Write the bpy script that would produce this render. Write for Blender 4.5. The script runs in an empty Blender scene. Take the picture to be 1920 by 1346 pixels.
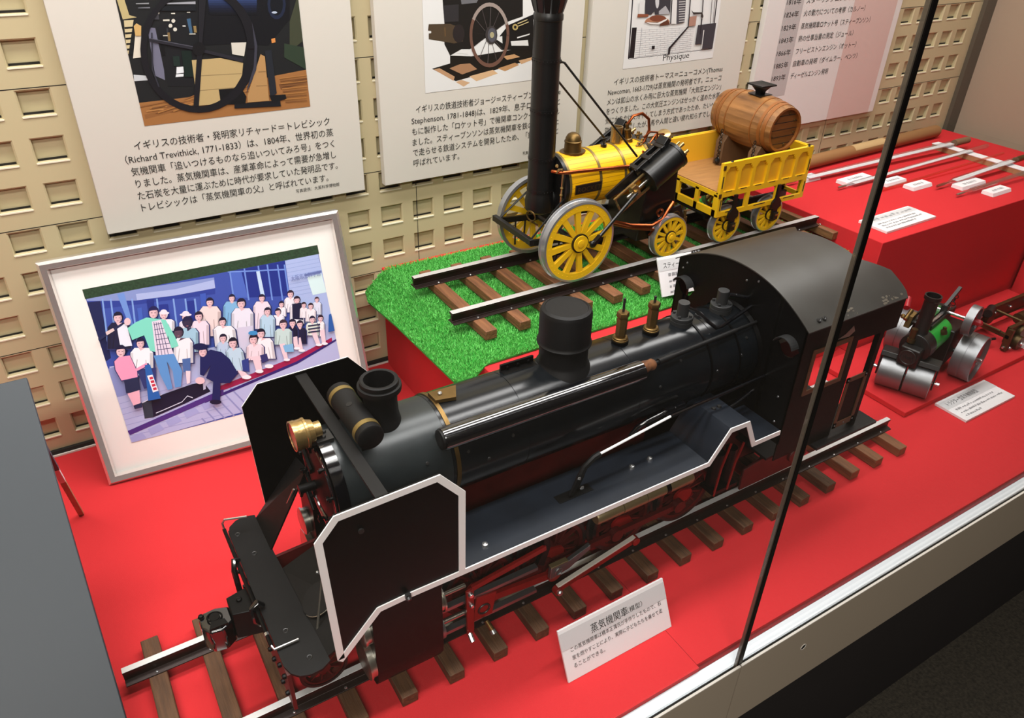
import bpy, bmesh, math, random
from mathutils import Vector, Matrix
import numpy as np
random.seed(7)
S = bpy.context.scene
COL = S.collection
PI = math.pi

# ---------------------------------------------------------------- camera
cam = bpy.data.cameras.new('camera'); cam_o = bpy.data.objects.new('camera', cam); COL.objects.link(cam_o)
cam.sensor_width = 36.0; cam.lens = 1445.444 / 1920 * 36.0; cam.clip_start = 0.02; cam.clip_end = 60
_x = Vector((0.85328853, -0.52077973, 0.02621373)); _y = -Vector((-0.26213106, -0.47186962, -0.84179948))
_z = -Vector((0.45076156, 0.71142641, -0.53915348))
cam_o.matrix_world = Matrix(((_x[0], _y[0], _z[0], 0), (_x[1], _y[1], _z[1], 0), (_x[2], _y[2], _z[2], 0.85), (0, 0, 0, 1)))
S.camera = cam_o

# ---------------------------------------------------------------- world, lights, exposure
S.view_settings.view_transform = 'Standard'; S.view_settings.look = 'None'
S.view_settings.gamma = 1.0; S.view_settings.use_curve_mapping = False
S.view_settings.exposure = 0.42
W = bpy.data.worlds.new('world'); S.world = W; W.use_nodes = True
W.node_tree.nodes['Background'].inputs[0].default_value = (0.42, 0.32, 0.26, 1)
W.node_tree.nodes['Background'].inputs[1].default_value = 0.075
def area(name, loc, rot, sx, sy, power, col):
    l = bpy.data.lights.new(name, 'AREA'); l.shape = 'RECTANGLE'; l.size = sx; l.size_y = sy; l.energy = power; l.color = col
    o = bpy.data.objects.new(name, l); COL.objects.link(o); o.location = loc; o.rotation_euler = rot; return o
# fluorescent strip along the top of the show case, and a weaker one near the glass
area('case_light', (0.72, 0.90, 1.50), (0, 0, 0), 2.9, 0.24, 25, (1.0, 0.98, 0.95))
area('case_light', (0.25, 0.43, 1.50), (0, 0, 0), 1.7, 0.12, 12, (1.0, 0.98, 0.95))
# ceiling lamps of the room in front of the case
area('room_light', (-0.7, -1.2, 1.95), (0, 0, 0), 1.2, 0.3, 50, (1.0, 0.95, 0.87))
S.cycles.max_bounces = 8; S.cycles.diffuse_bounces = 2; S.cycles.transparent_max_bounces = 16; S.cycles.caustics_reflective = False; S.cycles.caustics_refractive = False

# ---------------------------------------------------------------- helpers
def lin(h):
    r = [int(h[i:i + 2], 16) / 255 for i in (0, 2, 4)]
    return tuple(((c + .055) / 1.055) ** 2.4 if c > .04045 else c / 12.92 for c in r)
MATS = {}
def mat(name, hexcol, rough=.5, metal=0., noise=None, bump=None, spec=.5, coat=0., noise_col=None, stretch=None):
    m = bpy.data.materials.new(name); m.use_nodes = True; nt = m.node_tree; b = nt.nodes['Principled BSDF']
    c = lin(hexcol); b.inputs['Base Color'].default_value = (*c, 1)
    b.inputs['Roughness'].default_value = rough; b.inputs['Metallic'].default_value = metal
    b.inputs['Specular IOR Level'].default_value = spec; b.inputs['Coat Weight'].default_value = coat; b.inputs['Coat Roughness'].default_value = .1
    if noise or bump:
        tc = nt.nodes.new('ShaderNodeTexCoord'); mp = nt.nodes.new('ShaderNodeMapping')
        nt.links.new(tc.outputs['Object'], mp.inputs[0])
        if stretch: mp.inputs['Scale'].default_value = stretch
    if noise:
        n = nt.nodes.new('ShaderNodeTexNoise'); n.inputs['Scale'].default_value = noise[0]; n.inputs['Detail'].default_value = 4
        nt.links.new(mp.outputs[0], n.inputs['Vector'])
        r = nt.nodes.new('ShaderNodeMapRange'); r.inputs[1].default_value = .3; r.inputs[2].default_value = .7
        nt.links.new(n.outputs[0], r.inputs[0])
        x = nt.nodes.new('ShaderNodeMix'); x.data_type = 'RGBA'
        d = lin(noise_col) if noise_col else tuple(v * (1 - noise[1]) for v in c)
        x.inputs[6].default_value = (*c, 1); x.inputs[7].default_value = (*d, 1)
        nt.links.new(r.outputs[0], x.inputs[0]); nt.links.new(x.outputs[2], b.inputs['Base Color'])
    if bump:
        n = nt.nodes.new('ShaderNodeTexNoise'); n.inputs['Scale'].default_value = bump[0]; n.inputs['Detail'].default_value = 3
        nt.links.new(mp.outputs[0], n.inputs['Vector'])
        p = nt.nodes.new('ShaderNodeBump'); p.inputs['Strength'].default_value = bump[1]; p.inputs['Distance'].default_value = .002
        nt.links.new(n.outputs[0], p.inputs['Height']); nt.links.new(p.outputs[0], b.inputs['Normal'])
    MATS[name] = m; return m
def glass_mat(name, tint=(1, 1, 1), f0=.04, rough=0.0, haze=None):
    m = bpy.data.materials.new(name); m.use_nodes = True; nt = m.node_tree; nt.nodes.clear()
    out = nt.nodes.new('ShaderNodeOutputMaterial'); mix = nt.nodes.new('ShaderNodeMixShader')
    t = nt.nodes.new('ShaderNodeBsdfTransparent'); t.inputs[0].default_value = (*tint, 1)
    g = nt.nodes.new('ShaderNodeBsdfGlossy'); g.inputs['Roughness'].default_value = rough
    lw = nt.nodes.new('ShaderNodeLayerWeight'); lw.inputs[0].default_value = .5
    p = nt.nodes.new('ShaderNodeMath'); p.operation = 'POWER'; p.inputs[1].default_value = 5
    a = nt.nodes.new('ShaderNodeMath'); a.operation = 'MULTIPLY_ADD'; a.inputs[1].default_value = 1 - f0; a.inputs[2].default_value = f0
    nt.links.new(lw.outputs['Facing'], p.inputs[0]); nt.links.new(p.outputs[0], a.inputs[0])
    nt.links.new(a.outputs[0], mix.inputs[0]); nt.links.new(t.outputs[0], mix.inputs[1]); nt.links.new(g.outputs[0], mix.inputs[2])
    nt.links.new(mix.outputs[0], out.inputs[0]); MATS[name] = m; return m

OFF = {}
class MB:
    """collects shapes; build() links them as ONE mesh object"""
    def __init__(s): s.bm = bmesh.new(); s.mats = []; s.k = 0; s.fl = set()
    def m(s, mt):
        if mt not in s.mats: s.mats.append(mt)
        s.k = s.mats.index(mt); return s
    def face(s, vs, smooth=True):
        try: f = s.bm.faces.new(vs)
        except ValueError: return
        f.material_index = s.k; f.smooth = smooth
    def poly(s, pts): s.face([s.bm.verts.new(p) for p in pts], False); return s
    def hexa(s, b, t):
        v = [s.bm.verts.new(p) for p in b] + [s.bm.verts.new(p) for p in t]; n = len(b)
        s.face(v[:n][::-1], False); s.face(v[n:], False)
        for i in range(n): s.face([v[i], v[(i + 1) % n], v[n + (i + 1) % n], v[n + i]], False)
        return s
    def box(s, x0, x1, y0, y1, z0, z1):
        return s.hexa([(x0, y0, z0), (x1, y0, z0), (x1, y1, z0), (x0, y1, z0)], [(x0, y0, z1), (x1, y0, z1), (x1, y1, z1), (x0, y1, z1)])
    def prism(s, pts, vec):
        vec = Vector(vec); pts = [Vector(p) for p in pts]; return s.hexa(pts, [p + vec for p in pts])
    def bar(s, p0, p1, w, h, up=(0, 0, 1)):
        p0 = Vector(p0); p1 = Vector(p1); d = (p1 - p0).normalized(); u = Vector(up); r = d.cross(u)
        if r.length < 1e-6: r = d.cross(Vector((1, 0, 0)))
        r.normalize(); u = r.cross(d).normalized(); r = r * w / 2; u = u * h / 2
        return s.hexa([p0 - r - u, p0 + r - u, p0 + r + u, p0 - r + u], [p1 - r - u, p1 + r - u, p1 + r + u, p1 - r + u])
    def frame(s, d):
        d = d.normalized(); a = Vector((0, 0, 1)) if abs(d.z) < .9 else Vector((1, 0, 0))
        u = d.cross(a).normalized(); return u, d.cross(u).normalized()
    def lathe(s, prof, org, axis, n=24, caps=True, ph=0.):
        """prof: list of (radius, height along axis)"""
        org = Vector(org); ax = Vector(axis).normalized(); u, v = s.frame(ax); rings = []
        for r, h in prof:
            c = org + ax * h
            if r < 1e-7: rings.append([s.bm.verts.new(c)])
            else: rings.append([s.bm.verts.new(c + (u * math.cos(2 * PI * i / n + ph) + v * math.sin(2 * PI * i / n + ph)) * r) for i in range(n)])
        for a, b in zip(rings, rings[1:]):
            for i in range(n):
                j = (i + 1) % n
                if len(a) == 1 and len(b) > 1: s.face([a[0], b[j], b[i]])
                elif len(b) == 1 and len(a) > 1: s.face([a[i], a[j], b[0]])
                elif len(a) > 1: s.face([a[i], a[j], b[j], b[i]])
        if caps:
            if len(rings[0]) > 1: s.face(rings[0][::-1])
            if len(rings[-1]) > 1: s.face(rings[-1])
        return s
    def cyl(s, p0, p1, r, r1=None, n=20):
        p0 = Vector(p0); d = Vector(p1) - p0; return s.lathe([(r, 0), (r if r1 is None else r1, d.length)], p0, d, n)
    def tube(s, path, r, n=8):
        P = [Vector(p) for p in path]; rings = []; u = None
        for i, p in enumerate(P):
            d = (P[min(i + 1, len(P) - 1)] - P[max(i - 1, 0)]).normalized()
            if u is None: u, v = s.frame(d)
            else: u = (u - d * u.dot(d)).normalized(); v = d.cross(u)
            rings.append([s.bm.verts.new(p + (u * math.cos(2 * PI * k / n) + v * math.sin(2 * PI * k / n)) * r) for k in range(n)])
        for a, b in zip(rings, rings[1:]):
            for i in range(n): s.face([a[i], a[(i + 1) % n], b[(i + 1) % n], b[i]])
        s.face(rings[0][::-1]); s.face(rings[-1]); return s
    def torus(s, c, axis, R, r, n=32, k=8, a0=0., a1=2 * PI):
        ax = Vector(axis).normalized(); u, v = s.frame(ax); c = Vector(c)
        m = n if a1 - a0 > 6.28 else n + 1
        pts = [c + (u * math.cos(a0 + (a1 - a0) * i / n) + v * math.sin(a0 + (a1 - a0) * i / n)) * R for i in range(m)]
        if m == n: pts = pts + pts[:1]
        return s.tube(pts, r, k)
    def ball(s, c, r, n=12, sc=(1, 1, 1)):
        k = max(4, n // 2); c = Vector(c); rings = []
        for j in range(k + 1):
            a = PI * j / k; z = -math.cos(a); q = math.sin(a)
            if j in (0, k): rings.append([s.bm.verts.new(c + Vector((0, 0, z * r * sc[2])))])
            else: rings.append([s.bm.verts.new(c + Vector((q * math.cos(2 * PI * i / n) * r * sc[0], q * math.sin(2 * PI * i / n) * r * sc[1], z * r * sc[2]))) for i in range(n)])
        for a, b in zip(rings, rings[1:]):
            for i in range(n):
                j = (i + 1) % n
                if len(a) == 1: s.face([a[0], b[j], b[i]])
                elif len(b) == 1: s.face([a[i], a[j], b[0]])
                else: s.face([a[i], a[j], b[j], b[i]])
        return s
    def bolt(s, c, axis, r, h): return s.lathe([(r, 0), (r, h * .6), (r * .7, h)], c, axis, 8)
    def build(s, name, mt=None, parent=None, bevel=0., label=None, sharp=38, loc=None, normals=True):
        me = bpy.data.meshes.new(name); bm = s.bm
        if normals: bmesh.ops.recalc_face_normals(bm, faces=bm.faces)
        o = bpy.data.objects.new(name, me)
        if parent is not None:
            off = OFF.get(parent.name)
            if off is not None: bmesh.ops.translate(bm, verts=bm.verts, vec=-off)
            OFF[o.name] = off
        elif loc is None:
            zs = [v.co for v in bm.verts]
            off = Vector(((min(v.x for v in zs) + max(v.x for v in zs)) / 2, (min(v.y for v in zs) + max(v.y for v in zs)) / 2, min(v.z for v in zs)))
            bmesh.ops.translate(bm, verts=bm.verts, vec=-off); o.location = off; OFF[o.name] = off
        bm.to_mesh(me); bm.free()
        for x in (s.mats or [mt]): me.materials.append(x if not isinstance(x, str) else MATS[x])
        try: me.set_sharp_from_angle(angle=math.radians(sharp))
        except Exception: pass
        COL.objects.link(o)
        if parent is not None: o.parent = parent
        if label: o['label'] = label
        if bevel:
            b = o.modifiers.new('bevel', 'BEVEL'); b.width = bevel; b.segments = 2; b.limit_method = 'ANGLE'; b.angle_limit = math.radians(40)
        return o
def tag(o, label, cat, group=None, kind=None):
    o['label'] = label; o['category'] = cat
    if group: o['group'] = group
    if kind: o['kind'] = kind
    return o
def thing(name, label, cat, loc, rz=0., group=None, local=False):
    o = bpy.data.objects.new(name, None); COL.objects.link(o); o.location = loc; o.rotation_euler = (0, 0, rz); o.empty_display_size = .02
    OFF[o.name] = None if local else Vector(loc)
    return tag(o, label, cat, group)
def struct(mb, name, mt=None, bevel=0.):
    o = mb.build(name, mt, None, bevel); o['kind'] = 'structure'; return o
def text_mesh(mb, txt, org, ux, uy, x0, x1, size, mt, lift=.0004, bold=False):
    """writes one line from x0 to x1 (along ux from org), height size along uy"""
    cu = bpy.data.curves.new('t', 'FONT'); cu.body = txt; cu.size = 1.0; cu.resolution_u = 2
    if bold: cu.offset = .012
    o = bpy.data.objects.new('t', cu); COL.objects.link(o)
    dg = bpy.context.evaluated_depsgraph_get(); me = bpy.data.meshes.new_from_object(o.evaluated_get(dg))
    co = np.empty(len(me.vertices) * 3, 'f'); me.vertices.foreach_get('co', co); co = co.reshape(-1, 3)
    bpy.data.objects.remove(o); bpy.data.curves.remove(cu)
    if not len(co): return
    a, b = co[:, 0].min(), co[:, 0].max(); k = (x1 - x0) / (b - a)
    org = Vector(org); ux = Vector(ux); uy = Vector(uy); n = ux.cross(uy); mb.m(mt)
    vs = [mb.bm.verts.new(org + ux * (x0 + (float(c[0]) - a) * k) + uy * (float(c[1]) * size) + n * lift) for c in co]
    for p in me.polygons: mb.face([vs[i] for i in p.vertices], False)
    bpy.data.meshes.remove(me)
HEXM = {}
def printmat(c, rough=.45):
    if c not in HEXM: HEXM[c] = mat('printed_colour', '%02X%02X%02X' % c, rough)
    return HEXM[c]
def picture(mb, data, fn, step=.000012):  # outlines in data were traced in image pixels and projected onto the print's plane
    """flat printed picture: layered coloured shapes; fn(a, b, lift) -> 3D point"""
    for k, ln in enumerate(data.strip().split('\n')):
        h, p = ln.split(':'); mb.m(printmat(tuple(int(v) for v in h.split(',')))); pts = [tuple(int(v) * 1e-4 for v in q.split(',')) for q in p.split()]
        vs = [mb.bm.verts.new(fn(a, b, step * k)) for a, b in pts]
        mb.face(vs, False)
PIC_GROUP='''58,79,168:475,570 3975,570 3975,2965 475,2965
42,60,150:475,2953 2288,2783 2258,2653 1108,2736 475,2790
132,148,204:1274,2965 2302,2916 2282,2755 1680,2761 1124,2798 477,2934 489,2965
169,182,228:1150,2897 1703,2852 2293,2879 2280,2746 1679,2757 1141,2800
20,28,80:480,2915 653,2895 559,2001 475,1964 475,2783
127,160,224:678,2926 700,2925 597,2263 571,2266
127,160,224:786,2902 808,2901 706,2236 680,2239
127,160,224:1068,2839 1091,2838 992,2165 966,2168
127,160,224:1404,2764 1428,2763 1334,2080 1307,2083
127,160,224:1633,2713 1657,2712 1567,2023 1539,2025
127,160,224:1799,2676 1824,2675 1735,1981 1707,1984
127,160,224:1933,2646 1958,2645 1871,1947 1843,1950
110,146,216:898,2952 997,2949 991,2418 938,2412
27,44,134:2537,2964 3420,2963 3371,2382 2610,2512
74,102,192:2543,2953 2723,2926 2730,2485 2525,2531
108,140,218:2566,2965 2522,2493 2498,2498 2543,2965
108,140,218:2790,2965 2744,2443 2720,2449 2767,2965
108,140,218:3008,2965 2961,2395 2937,2400 2985,2965
108,140,218:3125,2956 3149,2955 3102,2363 3077,2369
108,140,218:3283,2924 3306,2923 3262,2328 3237,2333
108,140,218:3389,2903 3412,2902 3369,2304 3344,2309
108,140,218:2560,2965 3410,2831 3409,2807 2520,2949 2521,2965
192,216,244:2945,2879 2999,2878 2990,2466 2929,2480
168,184,230:3424,2963 3588,2965 3966,2965 3975,2651 3975,1663 3529,1866 3381,2341
147,164,216:3420,2896 3970,2898 3968,2890 3419,2889
147,164,216:3418,2832 3974,2831 3972,2823 3416,2824
147,164,216:3415,2767 3975,2764 3975,2756 3414,2759
147,164,216:3412,2701 3975,2696 3975,2689 3411,2694
147,164,216:3410,2636 3975,2629 3975,2621 3408,2629
147,164,216:3407,2570 3975,2561 3975,2553 3405,2563
147,164,216:3404,2505 3975,2493 3975,2485 3403,2497
147,164,216:3402,2438 3975,2425 3975,2417 3400,2431
147,164,216:3399,2372 3975,2356 3975,2348 3397,2365
212,236,240:3714,2623 3957,2640 3975,2346 3975,2308 3745,2309
106,120,176:3679,2685 3966,2688 3963,2653 3677,2646
180,186,228:502,1873 3975,1733 3975,648 906,570 475,570 475,585 475,1627
154,160,212:477,1253 2179,1373 2177,1365 475,1244 475,1244
154,160,212:477,1161 2151,1254 2150,1246 475,1152 475,1154
154,160,212:476,1069 2124,1135 2122,1127 475,1059 475,1064
154,160,212:476,976 2096,1014 2094,1006 475,966 475,972
154,160,212:475,882 2068,894 2066,886 475,873 475,881
154,160,212:475,788 2039,772 2038,764 475,779
154,160,212:475,694 2011,650 2009,642 475,684
138,148,204:475,1848 899,1873 1009,1359 475,1366
142,148,202:1465,574 1489,580 1493,570 1467,570
142,148,202:1564,674 1588,680 1638,570 1612,570
142,148,202:1663,774 1686,780 1784,570 1758,570
142,148,202:1761,874 1785,880 1933,570 1907,570
142,148,202:1860,974 1884,980 2084,570 2058,570
142,148,202:1959,1074 1983,1080 2228,587 2203,583
142,148,202:2057,1174 2081,1180 2356,637 2331,633
162,168,220:476,662 662,700 705,591 603,570 495,570
162,168,220:757,724 946,762 990,653 782,610
162,168,220:1042,786 1233,825 1279,716 1067,672
162,168,220:1330,850 1523,889 1571,779 1357,735
162,168,220:1622,914 1818,954 1867,844 1650,799
30,44,128:1270,2775 1371,2768 1316,2419 1225,2440
34,48,138:1414,2666 1548,2651 1522,2409 1397,2438
32,48,140:1824,2632 1928,2624 1867,2229 1773,2251
58,88,184:2036,2702 2124,2698 2056,2264 1978,2282
66,96,188:1110,2678 1177,2678 1121,2329 1063,2343
160,28,80:1968,1144 3265,1335 3909,1517 3905,1445 3242,1227 1965,1053
48,32,112:1711,971 3246,1246 3975,1475 3975,1441 3256,1202 1680,918
74,44,128:475,779 1802,1044 2016,1079 1995,989 487,701 475,764
12,12,44:799,1192 937,1214 1566,1288 1747,1280 1814,1093 1384,993 928,904 874,899 769,972
48,56,72:789,1184 927,1176 890,895 762,912
216,220,240:943,963 1056,983 1052,969 940,949
216,220,240:1056,983 1359,1042 1356,1028 1052,969
216,220,240:1359,1042 1460,1119 1457,1105 1356,1028
216,220,240:1460,1119 1530,1067 1527,1053 1457,1105
216,220,240:793,1189 940,1224 1103,1240 1100,1228 939,1210 796,1172
200,204,232:1738,1282 1865,1311 1851,1251 1768,1211 1753,1152 1715,1146
42,50,104:3739,2192 3842,2168 3863,2122 3830,1940 3662,1979 3702,2159
220,224,244:3739,2190 3834,2169 3853,2125 3821,1950 3667,1985 3705,2158
180,183,200:3853,2125 3821,1950 3796,1955 3832,2130
193,197,214:3705,2158 3667,1985 3688,1980 3723,2154
158,161,175:3737,2100 3741,2094 3704,1977 3697,1978
167,170,185:3797,2083 3792,2079 3775,1960 3782,1958
228,190,198:3766,2184 3807,2175 3781,2154
64,40,56:3836,2216 3823,2191 3799,2179 3775,2184 3758,2205 3756,2234 3769,2259 3792,2271 3817,2266 3833,2245
228,190,198:3824,2210 3816,2191 3801,2180 3785,2178 3770,2187 3762,2204 3761,2224 3769,2242 3784,2254 3800,2255 3815,2247 3824,2230
196,163,170:3812,2239 3825,2220 3817,2194 3798,2178 3810,2207
64,40,56:3761,2238 3776,2263 3815,2261 3833,2226 3817,2235 3791,2238
74,48,72:3775,2225 3786,2223 3785,2219 3775,2220
74,48,72:3800,2219 3811,2218 3809,2213 3800,2215
168,104,116:3780,2199 3797,2197 3794,2192 3782,2194
42,50,104:3319,2364 3457,2333 3486,2278 3446,2066 3221,2118 3270,2326
240,234,244:3319,2363 3446,2335 3473,2282 3434,2078 3228,2126 3275,2327
196,191,200:3473,2282 3434,2078 3401,2086 3445,2289
211,205,214:3275,2327 3228,2126 3256,2119 3298,2321
172,168,175:3319,2258 3324,2250 3277,2115 3269,2117
182,177,185:3399,2235 3392,2231 3372,2093 3382,2090
228,190,198:3355,2355 3410,2343 3375,2313
44,28,52:3451,2399 3432,2364 3400,2347 3366,2355 3344,2384 3341,2424 3359,2458 3392,2475 3426,2468 3448,2439
228,190,198:3434,2391 3423,2365 3403,2349 3380,2346 3360,2358 3348,2381 3348,2410 3360,2435 3380,2451 3403,2454 3423,2442 3434,2419
196,163,170:3419,2431 3436,2405 3424,2368 3398,2346 3415,2387
44,28,52:3349,2430 3370,2464 3422,2461 3447,2414 3426,2425 3389,2430
74,48,72:3367,2411 3383,2409 3381,2403 3367,2405
74,48,72:3401,2404 3417,2402 3415,2396 3401,2397
168,104,116:3373,2376 3397,2372 3393,2366 3376,2369
42,50,104:2392,2505 2569,2466 2601,2375 2524,2010 2234,2079 2324,2438
127,180,224:2394,2501 2557,2465 2585,2378 2510,2027 2245,2091 2331,2436
104,147,183:2585,2378 2510,2027 2468,2038 2549,2387
111,158,197:2331,2436 2245,2091 2282,2082 2361,2429
91,129,161:2381,2323 2386,2311 2308,2076 2298,2078
96,136,170:2483,2292 2473,2284 2430,2047 2444,2043
228,190,198:2439,2491 2511,2475 2467,2449
26,24,56:2541,2532 2523,2498 2492,2482 2460,2489 2439,2517 2438,2555 2456,2589 2487,2606 2519,2599 2539,2571
228,190,198:2525,2524 2514,2499 2494,2483 2472,2481 2454,2492 2443,2515 2444,2542 2455,2567 2475,2582 2497,2585 2515,2573 2526,2551
196,163,170:2511,2563 2527,2538 2515,2502 2490,2480 2507,2520
26,24,56:2445,2561 2465,2595 2516,2592 2538,2546 2518,2557 2483,2562
74,48,72:2462,2543 2477,2542 2475,2536 2462,2537
74,48,72:2494,2536 2509,2535 2506,2529 2494,2530
168,104,116:2467,2509 2490,2506 2485,2500 2469,2502
42,50,104:2840,2405 3023,2364 3056,2269 2978,1880 2679,1952 2770,2334
236,220,236:2842,2401 3010,2363 3039,2272 2964,1899 2689,1965 2777,2331
193,180,193:3039,2272 2964,1899 2919,1909 3002,2280
207,193,207:2777,2331 2689,1965 2728,1955 2808,2324
169,158,169:2829,2212 2834,2199 2755,1949 2744,1952
179,167,179:2934,2180 2924,2170 2881,1919 2895,1915
228,190,198:2889,2390 2962,2374 2918,2347
26,20,48:2993,2432 2974,2398 2943,2381 2910,2388 2888,2417 2886,2456 2904,2490 2936,2507 2969,2500 2990,2471
228,190,198:2977,2423 2965,2398 2945,2382 2923,2380 2904,2392 2893,2414 2893,2442 2904,2467 2924,2483 2946,2486 2966,2474 2977,2451
196,163,170:2962,2463 2979,2437 2966,2401 2941,2379 2957,2420
26,20,48:2894,2462 2914,2496 2966,2493 2989,2446 2968,2457 2933,2462
74,48,72:2911,2443 2927,2442 2924,2436 2911,2437
74,48,72:2944,2436 2960,2434 2957,2428 2944,2430
168,104,116:2917,2409 2940,2405 2936,2399 2919,2402
42,50,104:2031,2508 2251,2459 2292,2356 2203,1945 1844,2033 1949,2435
240,216,216:2034,2504 2235,2458 2272,2360 2187,1966 1857,2046 1957,2432
196,177,177:2272,2360 2187,1966 2133,1979 2228,2370
211,190,190:1957,2432 1857,2046 1903,2035 1995,2424
172,155,155:2021,2304 2027,2290 1936,2027 1922,2030
182,164,164:2148,2266 2135,2256 2087,1990 2103,1986
228,190,198:2090,2491 2179,2471 2125,2441
24,20,52:2211,2538 2189,2499 2153,2480 2117,2488 2093,2521 2092,2565 2113,2605 2149,2624 2186,2616 2209,2583
228,190,198:2193,2528 2179,2500 2157,2481 2131,2478 2110,2492 2098,2518 2099,2550 2113,2578 2135,2597 2160,2600 2182,2586 2193,2560
196,163,170:2177,2574 2195,2545 2181,2503 2151,2478 2171,2524
24,20,52:2100,2572 2124,2611 2182,2608 2208,2555 2184,2567 2144,2573
74,48,72:2120,2551 2137,2549 2134,2542 2119,2544
74,48,72:2157,2543 2174,2541 2171,2534 2156,2536
168,104,116:2125,2512 2151,2508 2146,2501 2128,2503
42,50,104:2501,2370 2729,2318 2773,2212 2687,1793 2315,1885 2417,2295
228,228,244:2504,2366 2712,2318 2752,2218 2668,1815 2328,1899 2426,2293
186,186,200:2752,2218 2668,1815 2613,1829 2706,2228
200,200,214:2426,2293 2328,1899 2375,1887 2464,2284
164,164,175:2493,2161 2500,2147 2409,1879 2395,1882
173,173,185:2624,2122 2611,2112 2565,1840 2582,1836
228,190,198:2562,2352 2653,2331 2580,2299
24,16,48:2680,2413 2655,2367 2613,2344 2569,2354 2541,2393 2539,2445 2563,2491 2606,2513 2649,2504 2678,2465
228,190,198:2659,2401 2643,2367 2617,2346 2587,2343 2561,2359 2547,2389 2548,2426 2563,2460 2589,2481 2619,2485 2645,2469 2659,2439
196,163,170:2640,2455 2662,2420 2645,2371 2610,2342 2633,2397
24,16,48:2549,2453 2577,2499 2645,2495 2676,2432 2648,2447 2601,2453
74,48,72:2572,2428 2593,2426 2589,2418 2572,2420
74,48,72:2616,2418 2636,2416 2633,2408 2615,2410
168,104,116:2579,2382 2610,2377 2604,2369 2582,2372
208,204,228:2449,2044 2699,2023 2562,1577 2388,1621
42,50,104:3160,2233 3260,2211 3282,2176 3257,2045 3095,2083 3126,2211
242,240,250:3160,2233 3251,2213 3271,2179 3248,2054 3099,2089 3129,2212
198,196,205:3271,2179 3248,2054 3224,2060 3251,2184
212,211,220:3129,2212 3099,2089 3120,2084 3146,2208
174,172,180:3162,2168 3165,2163 3135,2081 3129,2082
183,182,190:3220,2152 3214,2150 3203,2065 3210,2063
228,190,198:3186,2228 3226,2218 3199,2194
28,20,48:3262,2265 3247,2236 3220,2222 3192,2228 3174,2252 3172,2285 3187,2314 3214,2328 3241,2321 3260,2297
228,190,198:3248,2257 3239,2236 3222,2223 3204,2221 3187,2231 3178,2250 3178,2273 3187,2294 3204,2308 3223,2310 3239,2300 3248,2281
196,163,170:3236,2291 3250,2269 3240,2239 3218,2220 3232,2255
28,20,48:3178,2290 3195,2319 3239,2316 3259,2276 3241,2286 3211,2290
74,48,72:3193,2275 3206,2273 3204,2268 3193,2269
74,48,72:3221,2268 3234,2267 3232,2262 3221,2263
168,104,116:3198,2246 3218,2243 3214,2237 3200,2239
42,50,104:3060,2119 3197,2087 3229,2046 3202,1898 2979,1952 3015,2096
240,238,250:3061,2119 3187,2090 3216,2051 3190,1909 2985,1958 3020,2097
196,195,205:3216,2051 3190,1909 3157,1917 3188,2057
211,209,220:3020,2097 2985,1958 3014,1951 3043,2091
172,171,180:3067,2044 3072,2039 3034,1946 3026,1948
182,180,190:3146,2023 3140,2020 3128,1924 3138,1921
228,190,198:3096,2111 3152,2098 3117,2071
28,20,48:3188,2152 3171,2119 3140,2103 3109,2110 3088,2138 3086,2176 3103,2209 3133,2224 3165,2217 3186,2190
228,190,198:3173,2144 3162,2120 3143,2104 3122,2102 3103,2114 3092,2136 3092,2162 3103,2186 3122,2202 3143,2204 3162,2192 3173,2171
196,163,170:3158,2182 3175,2157 3163,2123 3138,2102 3154,2141
28,20,48:3093,2181 3113,2214 3162,2211 3185,2166 3165,2177 3131,2181
74,48,72:3110,2164 3125,2162 3123,2156 3110,2158
74,48,72:3142,2156 3156,2155 3154,2149 3142,2151
168,104,116:3116,2130 3138,2127 3134,2121 3118,2123
42,50,104:3392,2250 3543,2216 3573,2142 3517,1845 3269,1904 3336,2196
244,240,250:3393,2248 3532,2216 3558,2145 3504,1860 3277,1914 3341,2195
200,196,205:3558,2145 3504,1860 3467,1869 3528,2152
214,211,220:3341,2195 3277,1914 3308,1907 3367,2189
175,172,180:3386,2102 3391,2092 3331,1901 3322,1904
185,182,190:3474,2076 3465,2069 3435,1877 3447,1874
228,190,198:3431,2239 3493,2225 3455,2196
36,24,48:3531,2283 3512,2247 3480,2230 3445,2238 3423,2268 3420,2307 3438,2343 3471,2360 3505,2352 3528,2323
228,190,198:3514,2274 3503,2248 3483,2232 3459,2229 3439,2242 3427,2265 3427,2293 3439,2319 3459,2335 3482,2338 3502,2326 3514,2302
196,163,170:3498,2315 3516,2288 3504,2251 3478,2229 3494,2270
36,24,48:3428,2314 3449,2349 3502,2345 3527,2297 3505,2309 3468,2314
74,48,72:3446,2295 3462,2293 3460,2287 3446,2289
74,48,72:3481,2287 3496,2285 3494,2279 3480,2281
168,104,116:3453,2259 3477,2256 3472,2249 3455,2252
20,22,56:3383,2241 3531,2228 3505,1932 3336,1992
42,50,104:3516,2147 3605,2127 3624,2088 3596,1940 3451,1974 3484,2120
240,232,240:3516,2147 3598,2128 3614,2092 3588,1949 3454,1980 3486,2121
196,190,196:3614,2092 3588,1949 3566,1954 3596,2096
211,204,211:3486,2121 3454,1980 3473,1976 3502,2117
172,167,172:3515,2073 3518,2068 3486,1973 3481,1974
182,176,182:3566,2058 3562,2055 3548,1958 3554,1957
228,190,198:3539,2141 3575,2133 3551,2110
48,32,44:3609,2176 3595,2149 3570,2136 3544,2142 3526,2165 3524,2196 3538,2223 3563,2236 3590,2230 3607,2207
228,190,198:3597,2170 3588,2150 3573,2137 3555,2135 3539,2145 3530,2163 3530,2185 3539,2205 3554,2217 3572,2219 3587,2210 3597,2192
196,163,170:3584,2201 3598,2181 3589,2152 3569,2135 3582,2167
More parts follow.
